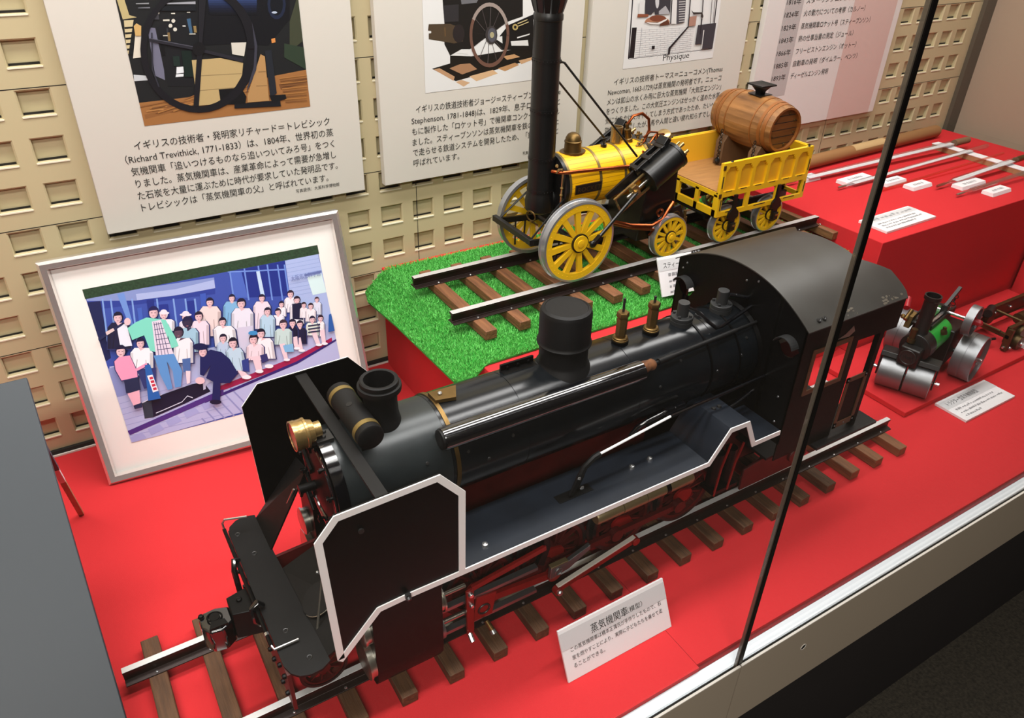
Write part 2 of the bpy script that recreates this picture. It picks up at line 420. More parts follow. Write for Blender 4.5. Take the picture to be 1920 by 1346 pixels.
48,32,44:3530,2200 3546,2227 3587,2225 3607,2188 3590,2197 3561,2200
74,48,72:3545,2186 3557,2184 3555,2180 3544,2181
74,48,72:3571,2180 3583,2178 3581,2174 3571,2175
168,104,116:3549,2159 3568,2156 3564,2151 3551,2153
42,50,104:3608,2102 3724,2075 3749,2028 3716,1845 3527,1890 3568,2070
244,236,244:3609,2101 3715,2077 3737,2032 3705,1856 3532,1897 3571,2070
200,193,200:3737,2032 3705,1856 3677,1863 3714,2037
214,207,214:3571,2070 3532,1897 3556,1891 3591,2065
175,169,175:3609,2010 3613,2004 3574,1887 3567,1889
185,179,185:3676,1991 3670,1987 3653,1868 3662,1866
228,190,198:3639,2094 3685,2084 3656,2059
48,32,44:3719,2131 3704,2102 3677,2088 3648,2094 3629,2119 3626,2152 3642,2181 3669,2196 3697,2189 3717,2165
228,190,198:3705,2124 3696,2102 3679,2089 3660,2087 3643,2097 3633,2117 3633,2140 3642,2162 3659,2175 3678,2177 3695,2167 3705,2148
196,163,170:3692,2158 3707,2136 3697,2105 3675,2086 3689,2121
48,32,44:3633,2157 3650,2186 3695,2183 3716,2143 3698,2153 3667,2157
74,48,72:3649,2142 3662,2140 3660,2135 3649,2136
74,48,72:3677,2135 3691,2133 3689,2128 3677,2130
168,104,116:3654,2112 3674,2109 3670,2104 3656,2106
42,50,104:2887,2163 3047,2126 3078,2048 3016,1738 2755,1802 2828,2107
180,212,236:2888,2161 3035,2127 3062,2052 3002,1754 2763,1813 2833,2106
147,173,193:3062,2052 3002,1754 2964,1764 3030,2060
158,186,207:2833,2106 2763,1813 2796,1805 2860,2100
129,152,169:2880,2009 2885,1998 2820,1799 2811,1801
136,161,179:2972,1980 2963,1973 2930,1772 2942,1769
228,190,198:2929,2151 2994,2136 2953,2107
20,16,48:3033,2197 3013,2160 2980,2142 2944,2151 2921,2181 2919,2223 2939,2260 2972,2278 3008,2270 3031,2239
228,190,198:3016,2188 3004,2161 2983,2144 2959,2141 2938,2154 2926,2179 2926,2208 2939,2235 2960,2252 2984,2255 3004,2242 3016,2218
196,163,170:3000,2231 3018,2203 3005,2164 2977,2141 2995,2184
20,16,48:2927,2230 2949,2266 3004,2263 3030,2212 3007,2225 2969,2230
74,48,72:2946,2210 2963,2208 2960,2201 2946,2203
74,48,72:2981,2202 2998,2200 2995,2193 2981,2195
168,104,116:2952,2173 2977,2169 2972,2162 2955,2165
42,50,104:2163,2149 2387,2095 2436,2017 2414,1718 2048,1810 2086,2102
242,240,248:2168,2146 2373,2097 2417,2023 2394,1736 2058,1820 2096,2100
198,196,203:2417,2023 2394,1736 2340,1749 2372,2034
212,211,218:2096,2100 2058,1820 2105,1808 2134,2091
174,172,178:2179,1999 2187,1989 2138,1800 2125,1803
183,182,188:2309,1962 2298,1956 2293,1761 2310,1757
228,190,198:2225,2132 2315,2111 2235,2087
16,12,44:2322,2186 2300,2145 2264,2126 2226,2135 2203,2169 2201,2214 2223,2254 2259,2274 2296,2265 2321,2231
228,190,198:2304,2176 2290,2146 2267,2128 2241,2125 2220,2139 2208,2166 2209,2198 2222,2227 2245,2246 2271,2249 2292,2235 2304,2208
196,163,170:2288,2222 2306,2192 2292,2150 2262,2124 2282,2172
16,12,44:2210,2221 2234,2261 2293,2257 2319,2202 2295,2216 2255,2221
74,48,72:2230,2200 2247,2197 2244,2190 2229,2193
74,48,72:2267,2191 2285,2189 2282,2181 2267,2184
168,104,116:2235,2159 2262,2155 2256,2148 2238,2151
42,50,104:3737,1856 3828,1834 3844,1780 3803,1561 3655,1598 3702,1814
244,240,244:3736,1855 3819,1835 3834,1784 3795,1573 3658,1606 3703,1815
200,196,200:3834,1784 3795,1573 3773,1578 3815,1788
214,211,214:3703,1815 3658,1606 3677,1602 3719,1811
175,172,175:3729,1747 3731,1740 3691,1598 3685,1600
185,182,185:3781,1730 3776,1725 3754,1583 3760,1581
228,190,198:3759,1849 3796,1841 3771,1813
48,28,48:3839,1890 3823,1859 3793,1843 3762,1851 3741,1878 3739,1914 3755,1946 3785,1961 3816,1954 3837,1927
228,190,198:3824,1883 3814,1859 3796,1845 3775,1843 3757,1854 3746,1875 3746,1901 3756,1924 3774,1939 3795,1941 3813,1930 3824,1908
196,163,170:3810,1920 3826,1896 3815,1862 3792,1842 3807,1880
48,28,48:3746,1919 3764,1951 3813,1947 3836,1904 3816,1914 3783,1919
74,48,72:3763,1902 3777,1900 3775,1895 3763,1897
74,48,72:3794,1895 3808,1893 3806,1887 3794,1889
168,104,116:3769,1870 3791,1866 3787,1861 3771,1863
234,208,220:3728,1696 3816,1695 3792,1473 3727,1447
244,240,250:3820,1435 3812,1425 3796,1421 3774,1421 3750,1427 3730,1437 3717,1449 3714,1461 3721,1470 3738,1475 3760,1474 3783,1468 3803,1458 3816,1446
42,50,104:3573,1869 3715,1835 3747,1785 3714,1600 3483,1657 3525,1838
232,240,232:3574,1868 3704,1837 3733,1790 3702,1612 3489,1664 3530,1839
190,196,190:3733,1790 3702,1612 3667,1620 3705,1797
204,211,204:3530,1839 3489,1664 3519,1657 3554,1833
167,172,167:3577,1776 3582,1769 3540,1652 3532,1654
176,182,176:3660,1752 3653,1748 3638,1628 3648,1625
228,190,198:3610,1860 3668,1846 3632,1819
32,24,56:3705,1901 3687,1867 3656,1851 3623,1859 3601,1888 3598,1926 3616,1960 3647,1976 3680,1968 3702,1940
228,190,198:3689,1893 3678,1868 3659,1853 3636,1851 3617,1863 3606,1885 3605,1913 3616,1937 3635,1953 3658,1955 3677,1943 3688,1920
196,163,170:3673,1933 3691,1907 3679,1871 3654,1850 3670,1890
32,24,56:3606,1932 3625,1966 3677,1962 3701,1915 3680,1927 3645,1932
74,48,72:3624,1914 3639,1912 3637,1906 3624,1908
74,48,72:3656,1906 3672,1904 3669,1898 3656,1900
168,104,116:3630,1880 3653,1876 3649,1870 3632,1872
234,208,220:3579,1732 3667,1731 3694,1476 3629,1451
244,240,250:3721,1438 3714,1429 3698,1424 3676,1425 3652,1431 3632,1441 3620,1453 3616,1464 3624,1473 3640,1478 3662,1477 3685,1472 3705,1462 3718,1450
42,50,104:3359,1835 3499,1801 3528,1741 3484,1506 3256,1563 3309,1794
24,24,60:3359,1834 3488,1803 3514,1745 3472,1520 3262,1572 3313,1794
19,19,49:3514,1745 3472,1520 3438,1528 3486,1752
21,21,52:3313,1794 3262,1572 3291,1565 3337,1788
17,17,43:3357,1718 3362,1710 3312,1560 3304,1562
18,18,45:3438,1693 3431,1688 3409,1535 3419,1533
228,190,198:3395,1825 3452,1812 3416,1782
28,20,48:3493,1870 3474,1834 3441,1817 3407,1825 3384,1855 3381,1896 3400,1932 3432,1949 3467,1941 3490,1911
228,190,198:3476,1861 3464,1835 3444,1818 3421,1816 3400,1829 3389,1853 3388,1882 3400,1908 3420,1924 3444,1926 3464,1914 3476,1890
196,163,170:3460,1903 3478,1876 3466,1838 3439,1815 3456,1858
28,20,48:3389,1902 3410,1938 3464,1934 3489,1884 3467,1897 3430,1902
74,48,72:3408,1883 3424,1881 3421,1874 3408,1877
74,48,72:3442,1875 3458,1873 3456,1866 3442,1868
168,104,116:3414,1847 3438,1843 3434,1836 3417,1839
234,208,220:3312,1653 3398,1653 3395,1447 3331,1422
244,240,250:3422,1409 3414,1400 3398,1396 3377,1397 3354,1402 3334,1412 3321,1424 3319,1436 3326,1445 3342,1449 3363,1448 3386,1443 3406,1433 3419,1421
42,50,104:3257,1876 3371,1848 3392,1786 3343,1536 3157,1583 3214,1829
20,20,54:3256,1875 3361,1850 3379,1790 3332,1550 3162,1593 3216,1830
16,16,44:3379,1790 3332,1550 3305,1557 3356,1796
17,17,47:3216,1830 3162,1593 3186,1587 3235,1825
14,14,38:3248,1752 3252,1744 3203,1582 3196,1584
15,15,41:3314,1731 3307,1725 3281,1563 3290,1561
228,190,198:3285,1868 3331,1857 3300,1824
24,18,48:3381,1916 3362,1878 3327,1860 3291,1869 3267,1901 3264,1944 3284,1981 3318,1999 3354,1991 3379,1959
228,190,198:3364,1907 3351,1879 3330,1862 3305,1860 3284,1873 3272,1898 3272,1929 3284,1956 3305,1973 3330,1976 3351,1963 3364,1937
196,163,170:3347,1951 3366,1922 3353,1882 3325,1859 3343,1903
24,18,48:3272,1950 3295,1988 3351,1984 3378,1932 3354,1944 3315,1950
74,48,72:3292,1930 3309,1928 3306,1921 3292,1923
74,48,72:3328,1921 3345,1919 3342,1912 3328,1915
168,104,116:3298,1892 3324,1888 3319,1881 3301,1884
234,208,220:3262,1686 3348,1685 3329,1505 3266,1480
244,240,250:3356,1467 3349,1459 3333,1454 3311,1455 3289,1460 3269,1470 3256,1482 3254,1493 3261,1502 3277,1507 3298,1506 3321,1500 3341,1491 3353,1479
42,50,104:3070,1887 3258,1841 3300,1778 3257,1545 2951,1621 3006,1849
196,220,220:3071,1886 3244,1845 3282,1784 3241,1560 2959,1630 3013,1849
160,180,180:3282,1784 3241,1560 3195,1571 3244,1793
172,193,193:3013,1849 2959,1630 2999,1621 3045,1842
141,158,158:3076,1769 3083,1761 3026,1614 3015,1616
148,167,167:3185,1738 3175,1733 3156,1581 3170,1578
228,190,198:3119,1874 3195,1856 3148,1821
56,40,56:3242,1928 3219,1884 3179,1863 3137,1873 3109,1910 3107,1960 3129,2004 3169,2025 3211,2015 3239,1978
228,190,198:3222,1917 3207,1885 3182,1865 3154,1862 3129,1878 3115,1907 3115,1943 3130,1975 3154,1995 3183,1997 3207,1982 3222,1953
196,163,170:3203,1969 3224,1935 3209,1889 3176,1861 3197,1913
56,40,56:3116,1968 3142,2011 3207,2006 3238,1946 3211,1961 3166,1967
74,48,72:3139,1944 3158,1942 3155,1934 3139,1936
74,48,72:3181,1934 3200,1932 3197,1924 3180,1926
168,104,116:3146,1900 3176,1895 3170,1887 3149,1891
234,208,220:3038,1619 3123,1618 3124,1351 3061,1326
244,240,250:3150,1313 3143,1304 3127,1299 3106,1300 3083,1306 3064,1316 3051,1328 3048,1339 3056,1348 3071,1353 3093,1352 3115,1346 3135,1336 3147,1324
32,36,74:3560,1828 3761,1811 3756,1787 3555,1805
32,36,74:3549,1774 3750,1756 3745,1733 3544,1750
32,36,74:3538,1719 3739,1701 3734,1678 3533,1696
127,184,228:3088,1586 3257,1575 3238,1435 3099,1460
42,50,104:2743,1802 2927,1757 2966,1679 2946,1370 2644,1449 2677,1751
244,240,248:2745,1800 2914,1759 2949,1685 2928,1389 2651,1460 2684,1750
200,196,203:2949,1685 2928,1389 2883,1400 2911,1694
214,211,218:2684,1750 2651,1460 2689,1450 2715,1743
175,172,178:2751,1650 2759,1640 2717,1443 2706,1446
185,182,188:2859,1617 2850,1611 2844,1410 2858,1407
228,190,198:2792,1789 2867,1771 2766,1747
14,12,40:2864,1858 2840,1812 2799,1791 2756,1801 2728,1840 2725,1892 2749,1937 2791,1958 2834,1948 2862,1910
228,190,198:2843,1847 2828,1813 2802,1792 2773,1790 2748,1806 2734,1836 2734,1873 2749,1906 2775,1927 2804,1930 2829,1914 2844,1884
196,163,170:2824,1900 2846,1865 2830,1817 2796,1788 2818,1842
14,12,40:2735,1899 2762,1944 2830,1939 2860,1877 2833,1892 2786,1899
74,48,72:2758,1875 2778,1872 2775,1864 2758,1867
74,48,72:2801,1864 2821,1862 2818,1853 2801,1856
168,104,116:2765,1829 2796,1823 2790,1815 2769,1819
42,50,104:2582,1736 2765,1690 2806,1627 2761,1395 2462,1473 2519,1699
240,220,232:2583,1736 2751,1694 2788,1634 2744,1411 2470,1482 2525,1700
196,180,190:2788,1634 2744,1411 2700,1423 2751,1643
211,193,204:2525,1700 2470,1482 2508,1472 2556,1692
172,158,167:2586,1620 2592,1611 2536,1465 2525,1468
182,167,176:2692,1588 2683,1584 2662,1433 2675,1429
228,190,198:2630,1724 2704,1706 2630,1673
32,20,40:2732,1790 2707,1742 2664,1719 2619,1731 2590,1771 2588,1825 2613,1872 2656,1895 2700,1884 2730,1844
228,190,198:2710,1778 2694,1743 2667,1721 2637,1718 2611,1735 2596,1767 2597,1806 2613,1841 2639,1862 2670,1865 2696,1848 2711,1817
196,163,170:2691,1834 2713,1797 2696,1747 2661,1717 2684,1773
32,20,40:2598,1833 2626,1880 2696,1875 2728,1809 2699,1825 2651,1833
74,48,72:2622,1807 2643,1805 2639,1796 2622,1799
74,48,72:2666,1796 2687,1794 2684,1785 2666,1788
168,104,116:2629,1759 2660,1754 2654,1745 2632,1749
60,140,200:2746,1889 2735,1874 2712,1866 2681,1866 2648,1874 2621,1888 2603,1906 2600,1924 2611,1939 2634,1947 2665,1947 2697,1939 2725,1925 2742,1907
234,208,220:2497,1533 2694,1503 2677,1261 2580,1245 2571,1453
244,240,250:2690,1226 2681,1215 2661,1208 2634,1209 2606,1217 2582,1230 2566,1245 2563,1260 2572,1272 2592,1278 2619,1277 2647,1270 2672,1257 2687,1242
244,240,250:2865,1273 2855,1260 2833,1253 2804,1253 2774,1261 2749,1275 2733,1292 2729,1309 2739,1322 2761,1330 2789,1329 2819,1321 2845,1308 2861,1290
48,48,108:2696,1512 2808,1514 2809,1391 2701,1368
42,50,104:2133,1885 2263,1853 2289,1795 2240,1568 2029,1623 2086,1845
184,204,232:2134,1884 2253,1855 2275,1799 2229,1582 2035,1632 2089,1846
150,167,190:2275,1799 2229,1582 2198,1590 2249,1806
161,179,204:2089,1846 2035,1632 2062,1625 2111,1840
132,146,167:2128,1772 2132,1765 2081,1620 2073,1622
139,155,176:2203,1749 2196,1744 2170,1597 2180,1594
228,190,198:2167,1876 2219,1863 2184,1831
24,16,48:2267,1925 2246,1886 2211,1868 2176,1877 2153,1909 2152,1953 2172,1992 2207,2010 2243,2001 2266,1969
228,190,198:2249,1915 2236,1887 2215,1869 2190,1867 2169,1881 2158,1907 2159,1938 2172,1966 2193,1984 2218,1986 2239,1972 2250,1947
196,163,170:2234,1961 2252,1931 2238,1891 2209,1866 2229,1912
24,16,48:2160,1960 2183,1998 2239,1994 2264,1941 2241,1954 2203,1960
74,48,72:2179,1939 2196,1937 2193,1930 2179,1932
74,48,72:2215,1930 2231,1928 2228,1921 2214,1923
168,104,116:2184,1900 2209,1896 2204,1889 2187,1892
42,50,104:2257,1755 2436,1710 2471,1626 2460,1282 2165,1361 2191,1697
188,216,236:2259,1753 2424,1712 2455,1632 2441,1302 2171,1374 2197,1697
154,177,193:2455,1632 2441,1302 2397,1314 2418,1641
165,190,207:2197,1697 2171,1374 2208,1364 2228,1689
135,155,169:2265,1588 2272,1576 2235,1357 2225,1360
142,164,179:2370,1554 2361,1546 2359,1324 2373,1320
228,190,198:2305,1741 2377,1723 2304,1689
12,10,36:2410,1809 2384,1760 2339,1737 2293,1748 2264,1790 2262,1846 2289,1894 2333,1918 2378,1907 2408,1865
228,190,198:2387,1797 2371,1761 2343,1738 2312,1736 2285,1753 2271,1786 2272,1826 2288,1862 2316,1884 2347,1887 2373,1870 2388,1837
196,163,170:2368,1855 2390,1817 2373,1765 2336,1734 2361,1792
12,10,36:2273,1854 2303,1903 2374,1897 2406,1829 2377,1846 2327,1853
74,48,72:2297,1827 2319,1824 2315,1816 2297,1819
74,48,72:2343,1816 2364,1813 2361,1804 2342,1807
168,104,116:2304,1778 2336,1772 2330,1763 2307,1767
44,60,136:2397,1498 2510,1509 2475,1273 2375,1321
232,208,220:2293,1363 2405,1292 2444,1220 2344,1185
244,240,250:2482,1179 2471,1166 2449,1159 2419,1160 2388,1168 2362,1182 2345,1200 2342,1217 2352,1230 2374,1237 2404,1236 2435,1228 2461,1214 2478,1196
42,92,168:3933,1934 3975,1941 3975,1631 3864,1638
42,50,104:720,2551 928,2502 968,2413 884,2068 544,2154 642,2491
24,24,60:722,2548 913,2503 948,2419 868,2088 556,2166 650,2490
19,19,49:948,2419 868,2088 817,2100 906,2429
21,21,52:650,2490 556,2166 599,2155 685,2482
17,17,43:710,2379 716,2367 630,2148 617,2151
18,18,45:830,2343 818,2335 773,2111 789,2108
228,190,198:775,2536 859,2516 789,2482
16,16,48:892,2598 866,2551 823,2528 781,2538 756,2577 757,2630 783,2677 825,2700 867,2690 892,2651
228,190,198:871,2586 854,2552 827,2530 798,2526 774,2542 762,2573 764,2611 781,2645 807,2667 837,2671 861,2655 873,2624
196,163,170:855,2641 874,2605 856,2556 821,2526 846,2581
16,16,48:767,2638 796,2685 862,2681 889,2617 863,2633 817,2639
74,48,72:788,2613 808,2611 804,2603 787,2605
74,48,72:830,2603 850,2601 846,2593 829,2595
168,104,116:792,2566 822,2561 816,2553 795,2556
232,236,250:769,2471 910,2495 898,2130 734,2151
28,36,80:475,2353 846,2510 858,2479 477,2312 475,2328
224,200,200:599,2426 717,2464 726,2420 603,2373
42,50,104:1378,2452 1550,2412 1590,2366 1556,2206 1275,2274 1321,2429
236,236,248:1380,2452 1538,2415 1574,2371 1541,2218 1284,2280 1327,2430
193,193,203:1574,2371 1541,2218 1499,2228 1539,2380
207,207,218:1327,2430 1284,2280 1320,2271 1357,2423
169,169,178:1387,2371 1393,2365 1345,2265 1335,2268
179,179,188:1487,2344 1478,2341 1463,2237 1476,2234
228,190,198:1424,2442 1493,2426 1424,2401
232,224,236:1507,2495 1486,2457 1452,2438 1417,2446 1396,2478 1395,2521 1416,2559 1450,2577 1485,2570 1507,2538
228,190,198:1490,2485 1477,2457 1455,2440 1431,2437 1411,2450 1400,2475 1402,2506 1415,2534 1437,2551 1461,2554 1481,2541 1491,2516
196,163,170:1476,2529 1493,2501 1478,2461 1450,2436 1469,2481
232,224,236:1404,2528 1427,2565 1482,2562 1505,2510 1483,2523 1445,2528
236,228,240:1536,2516 1518,2505 1476,2506 1428,2517 1391,2535 1379,2552 1398,2562 1439,2561 1488,2550 1525,2533
236,228,240:1414,2559 1422,2574 1435,2585 1453,2590 1472,2589 1489,2582 1502,2570 1509,2554 1509,2537
74,48,72:1422,2507 1438,2505 1435,2499 1421,2501
74,48,72:1456,2499 1472,2497 1470,2491 1456,2493
168,104,116:1426,2469 1450,2465 1445,2458 1428,2461
42,50,104:1669,2350 1774,2325 1795,2283 1759,2122 1588,2164 1631,2322
232,228,244:1668,2351 1764,2328 1784,2288 1749,2134 1592,2172 1633,2324
190,186,200:1784,2288 1749,2134 1724,2140 1762,2293
204,200,214:1633,2324 1592,2172 1613,2166 1651,2320
167,164,175:1665,2271 1668,2265 1629,2163 1623,2164
176,173,185:1726,2253 1720,2250 1701,2145 1709,2143
228,190,198:1695,2345 1737,2335 1723,2295
32,24,60:1811,2395 1789,2354 1752,2334 1715,2343 1692,2377 1691,2423 1713,2463 1750,2483 1787,2474 1810,2441
228,190,198:1793,2385 1779,2355 1756,2336 1730,2333 1708,2347 1697,2374 1698,2407 1712,2436 1735,2455 1761,2458 1782,2444 1794,2417
196,163,170:1777,2432 1796,2401 1780,2358 1750,2332 1771,2380
32,24,60:1700,2430 1724,2470 1783,2467 1808,2411 1785,2425 1744,2430
232,224,240:1842,2417 1823,2406 1778,2406 1726,2419 1686,2437 1673,2456 1693,2467 1737,2466 1790,2454 1830,2435
232,224,240:1711,2464 1719,2479 1733,2491 1752,2497 1772,2495 1791,2488 1805,2474 1813,2458 1812,2440
74,48,72:1719,2408 1737,2406 1734,2399 1719,2401
74,48,72:1756,2400 1774,2398 1771,2390 1756,2392
168,104,116:1724,2367 1750,2363 1745,2356 1727,2359
42,50,104:1854,2315 2033,2273 2066,2190 1994,1863 1703,1936 1788,2257
240,220,236:1856,2313 2019,2274 2049,2195 1979,1881 1713,1948 1793,2256
196,180,193:2049,2195 1979,1881 1936,1892 2013,2204
211,193,207:1793,2256 1713,1948 1750,1939 1824,2249
172,158,169:1845,2152 1850,2141 1776,1932 1766,1935
182,167,179:1948,2121 1938,2113 1899,1901 1912,1898
228,190,198:1901,2302 1973,2285 1910,2254
28,20,48:2003,2360 1980,2317 1941,2296 1901,2305 1876,2341 1875,2390 1898,2432 1937,2453 1976,2444 2002,2408
228,190,198:1983,2349 1968,2317 1944,2297 1917,2295 1894,2309 1881,2338 1883,2372 1897,2404 1922,2424 1949,2427 1972,2412 1984,2384
196,163,170:1967,2399 1986,2366 1970,2321 1938,2294 1960,2345
28,20,48:1884,2397 1910,2440 1973,2436 2000,2377 1974,2391 1932,2397
74,48,72:1905,2374 1924,2372 1920,2364 1905,2367
74,48,72:1945,2365 1963,2363 1960,2355 1944,2357
168,104,116:1910,2331 1938,2327 1933,2319 1913,2322
42,50,104:1676,2237 1853,2194 1886,2111 1813,1785 1524,1858 1610,2178
160,200,224:1676,2235 1838,2197 1867,2118 1797,1804 1533,1871 1614,2179
131,164,183:1867,2118 1797,1804 1754,1815 1832,2126
140,176,197:1614,2179 1533,1871 1569,1862 1644,2172
115,144,161:1665,2075 1670,2064 1596,1855 1585,1858
121,152,170:1767,2044 1757,2036 1717,1824 1730,1821
48,40,72:1721,2225 1793,2208 1718,2169
24,20,64:1834,2299 1805,2246 1757,2220 1708,2232 1678,2276 1677,2336 1706,2389 1753,2414 1802,2403 1833,2359
48,40,72:1810,2286 1791,2247 1761,2222 1728,2219 1699,2237 1684,2272 1686,2315 1704,2354 1734,2378 1768,2382 1796,2364 1811,2328
41,34,61:1790,2347 1813,2307 1793,2251 1754,2217 1781,2280
24,20,64:1688,2345 1721,2398 1797,2393 1830,2321 1799,2338 1746,2345
74,48,72:1714,2317 1736,2314 1733,2305 1713,2308
74,48,72:1762,2305 1785,2303 1781,2293 1761,2296
168,104,116:1720,2264 1754,2258 1747,2248 1724,2252
42,50,104:1548,2104 1736,2058 1771,1970 1693,1626 1387,1706 1477,2043
242,240,248:1549,2102 1721,2060 1752,1976 1677,1645 1396,1719 1483,2043
198,196,203:1752,1976 1677,1645 1632,1657 1714,1985
212,211,218:1483,2043 1396,1719 1435,1708 1515,2035
174,172,178:1537,1933 1542,1921 1463,1701 1452,1704
183,182,188:1645,1899 1634,1891 1592,1668 1606,1664
90,68,88:1597,2090 1672,2071 1554,2046
20,16,48:1665,2171 1638,2120 1591,2095 1545,2106 1516,2149 1515,2207 1543,2258 1589,2283 1635,2271 1665,2229
90,68,88:1642,2158 1624,2121 1596,2097 1564,2094 1537,2112 1522,2146 1524,2187 1542,2224 1571,2247 1603,2251 1629,2233 1644,2199
77,58,75:1623,2218 1646,2179 1626,2125 1589,2093 1615,2153
20,16,48:1526,2216 1558,2267 1631,2262 1662,2192 1632,2209 1582,2216
74,48,72:1551,2189 1572,2186 1569,2177 1550,2180
74,48,72:1597,2177 1619,2175 1615,2166 1596,2168
168,104,116:1556,2137 1589,2132 1583,2122 1560,2126
74,106,168:1534,1749 1657,1737 1606,1526 1499,1533
238,216,228:1538,1544 1606,1526 1550,1334 1502,1326
42,50,104:918,2096 1132,2042 1172,1946 1085,1575 735,1669 838,2032
244,244,252:921,2092 1117,2043 1153,1952 1068,1595 747,1681 846,2030
200,200,206:1153,1952 1068,1595 1016,1609 1109,1963
214,214,221:846,2030 747,1681 792,1669 882,2021
175,175,181:907,1910 914,1897 824,1661 811,1664
185,185,191:1031,1870 1019,1862 971,1621 987,1617
228,190,198:975,2079 1062,2057 991,2027
20,18,58:1087,2136 1062,2091 1023,2070 983,2080 959,2117 960,2167 984,2211 1023,2233 1063,2223 1087,2186
228,190,198:1067,2125 1051,2092 1026,2072 999,2069 976,2084 965,2114 967,2149 982,2182 1007,2202 1035,2205 1057,2190 1069,2160
196,163,170:1052,2176 1070,2143 1053,2096 1020,2068 1044,2120
20,18,58:969,2175 996,2219 1058,2214 1084,2154 1059,2169 1017,2175
74,48,72:989,2151 1008,2149 1004,2141 989,2143
74,48,72:1029,2141 1047,2139 1044,2131 1028,2134
168,104,116:994,2107 1022,2102 1016,2094 996,2097
44,52,112:865,1742 1135,1711 1072,1464 883,1414
127,220,200:906,2419 1042,2483 1205,2522 1456,2424 1523,2133 1536,1970 1426,1958 1428,2176 1320,1885 1121,1995 1102,2256 922,2222
228,216,236:1261,2441 1390,2440 1436,1855 1178,1881
58,58,106:1271,2390 1395,2390 1394,2380 1270,2381
58,58,106:1261,2311 1402,2306 1401,2297 1260,2301
58,58,106:1251,2231 1408,2222 1408,2212 1250,2221
58,58,106:1240,2151 1415,2138 1414,2128 1240,2141
58,58,106:1230,2070 1422,2053 1421,2043 1230,2061
58,58,106:1220,1990 1429,1967 1428,1957 1219,1980
58,58,106:1283,2426 1291,2424 1224,1889 1216,1891
58,58,106:1313,2419 1321,2417 1270,1877 1262,1879
58,58,106:1342,2412 1350,2410 1316,1865 1308,1867
58,58,106:1371,2405 1380,2403 1363,1853 1355,1855
92,148,212:1150,1908 1438,1864 1487,1557 1408,1310 1319,1314 1352,1593 1308,1767 1280,1304 1208,1303 1167,1561
24,22,80:1400,2566 1371,2514 1324,2489 1277,2500 1248,2543 1248,2601 1277,2653 1323,2678 1370,2668 1399,2625
228,190,198:1376,2553 1358,2515 1329,2491 1296,2487 1269,2505 1255,2539 1257,2581 1275,2619 1304,2643 1337,2646 1364,2629 1378,2595
196,163,170:1357,2613 1380,2574 1360,2520 1321,2487 1348,2548
24,22,80:1259,2610 1291,2662 1365,2658 1396,2587 1367,2604 1316,2611
74,48,72:1284,2583 1306,2580 1302,2571 1283,2574
74,48,72:1330,2572 1352,2570 1349,2560 1330,2563
168,104,116:1289,2531 1322,2526 1315,2517 1292,2520
232,196,204:977,2508 966,2484 948,2467 928,2460 908,2465 893,2480 886,2503 888,2529 899,2553 917,2570 938,2577 957,2572 972,2557 979,2534
42,50,104:583,1954 673,2012 833,1991 865,1756 1049,1812 1055,1758 872,1712 856,1612 604,1618 564,1815
240,156,192:596,1952 679,2009 827,1991 853,1765 1023,1821 1028,1770 860,1724 843,1628 612,1630 577,1819
20,16,56:802,2078 773,2026 727,2001 681,2013 653,2057 654,2116 683,2167 729,2192 775,2181 803,2137
228,190,198:779,2065 760,2027 731,2003 699,2000 673,2018 660,2053 663,2095 681,2133 710,2157 742,2160 768,2142 782,2107
196,163,170:762,2126 783,2087 762,2032 724,1999 751,2060
20,16,56:666,2125 698,2176 770,2171 799,2100 770,2117 721,2125
74,48,72:689,2097 710,2094 706,2085 688,2088
74,48,72:734,2085 756,2082 752,2073 733,2076
168,104,116:693,2044 726,2039 719,2029 696,2033
32,40,76:644,1621 849,1616 830,1409 621,1406
240,180,200:637,1401 813,1413 775,1199 667,1188
32,40,76:667,1188 794,1204 782,1124 669,1126
36,96,176:989,1790 1065,1780 1074,1196 891,1207
240,240,250:978,1612 1057,1611 1073,1331 991,1323
200,48,76:1002,1581 1052,1580 1052,1539 1002,1540
200,48,76:1003,1520 1054,1518 1054,1477 1003,1479
200,48,76:1005,1458 1056,1457 1056,1416 1005,1417
200,48,76:1007,1396 1057,1395 1058,1354 1007,1355
20,28,88:1808,1760 1981,1797 2129,1719 2225,1570 2295,1300 2133,1175 1991,1213 1916,894 1788,909 1891,1262 1801,1349 1921,1545 1775,1397 1728,1431
12,16,64:1934,1782 1908,1734 1865,1711 1821,1723 1793,1763 1792,1818 1818,1866 1861,1889 1905,1878 1933,1837
228,190,198:1913,1770 1896,1735 1869,1713 1839,1710 1813,1727 1799,1760 1801,1799 1817,1834 1844,1856 1875,1859 1900,1842 1914,1810
196,163,170:1894,1827 1916,1790 1898,1739 1862,1709 1887,1766
12,16,64:1803,1827 1832,1874 1901,1869 1931,1802 1903,1819 1855,1826
74,48,72:1826,1800 1846,1798 1843,1789 1825,1792
74,48,72:1870,1789 1890,1786 1887,1778 1869,1781
168,104,116:1832,1752 1863,1746 1857,1737 1835,1741
16,22,72:1945,1858 1928,1835 1894,1823 1848,1822 1801,1834 1761,1856 1737,1883 1732,1911 1749,1933 1783,1946 1828,1946 1875,1934 1915,1913 1940,1885
232,196,204:1774,1314 1761,1291 1737,1276 1706,1272 1676,1280 1651,1299 1637,1325 1636,1352 1649,1375 1673,1391 1703,1395 1734,1386 1759,1367 1773,1342
12,12,48:1934,889 1921,874 1893,867 1856,869 1817,880 1784,898 1763,919 1758,939 1771,954 1798,961 1835,958 1874,947 1908,930 1929,909'''
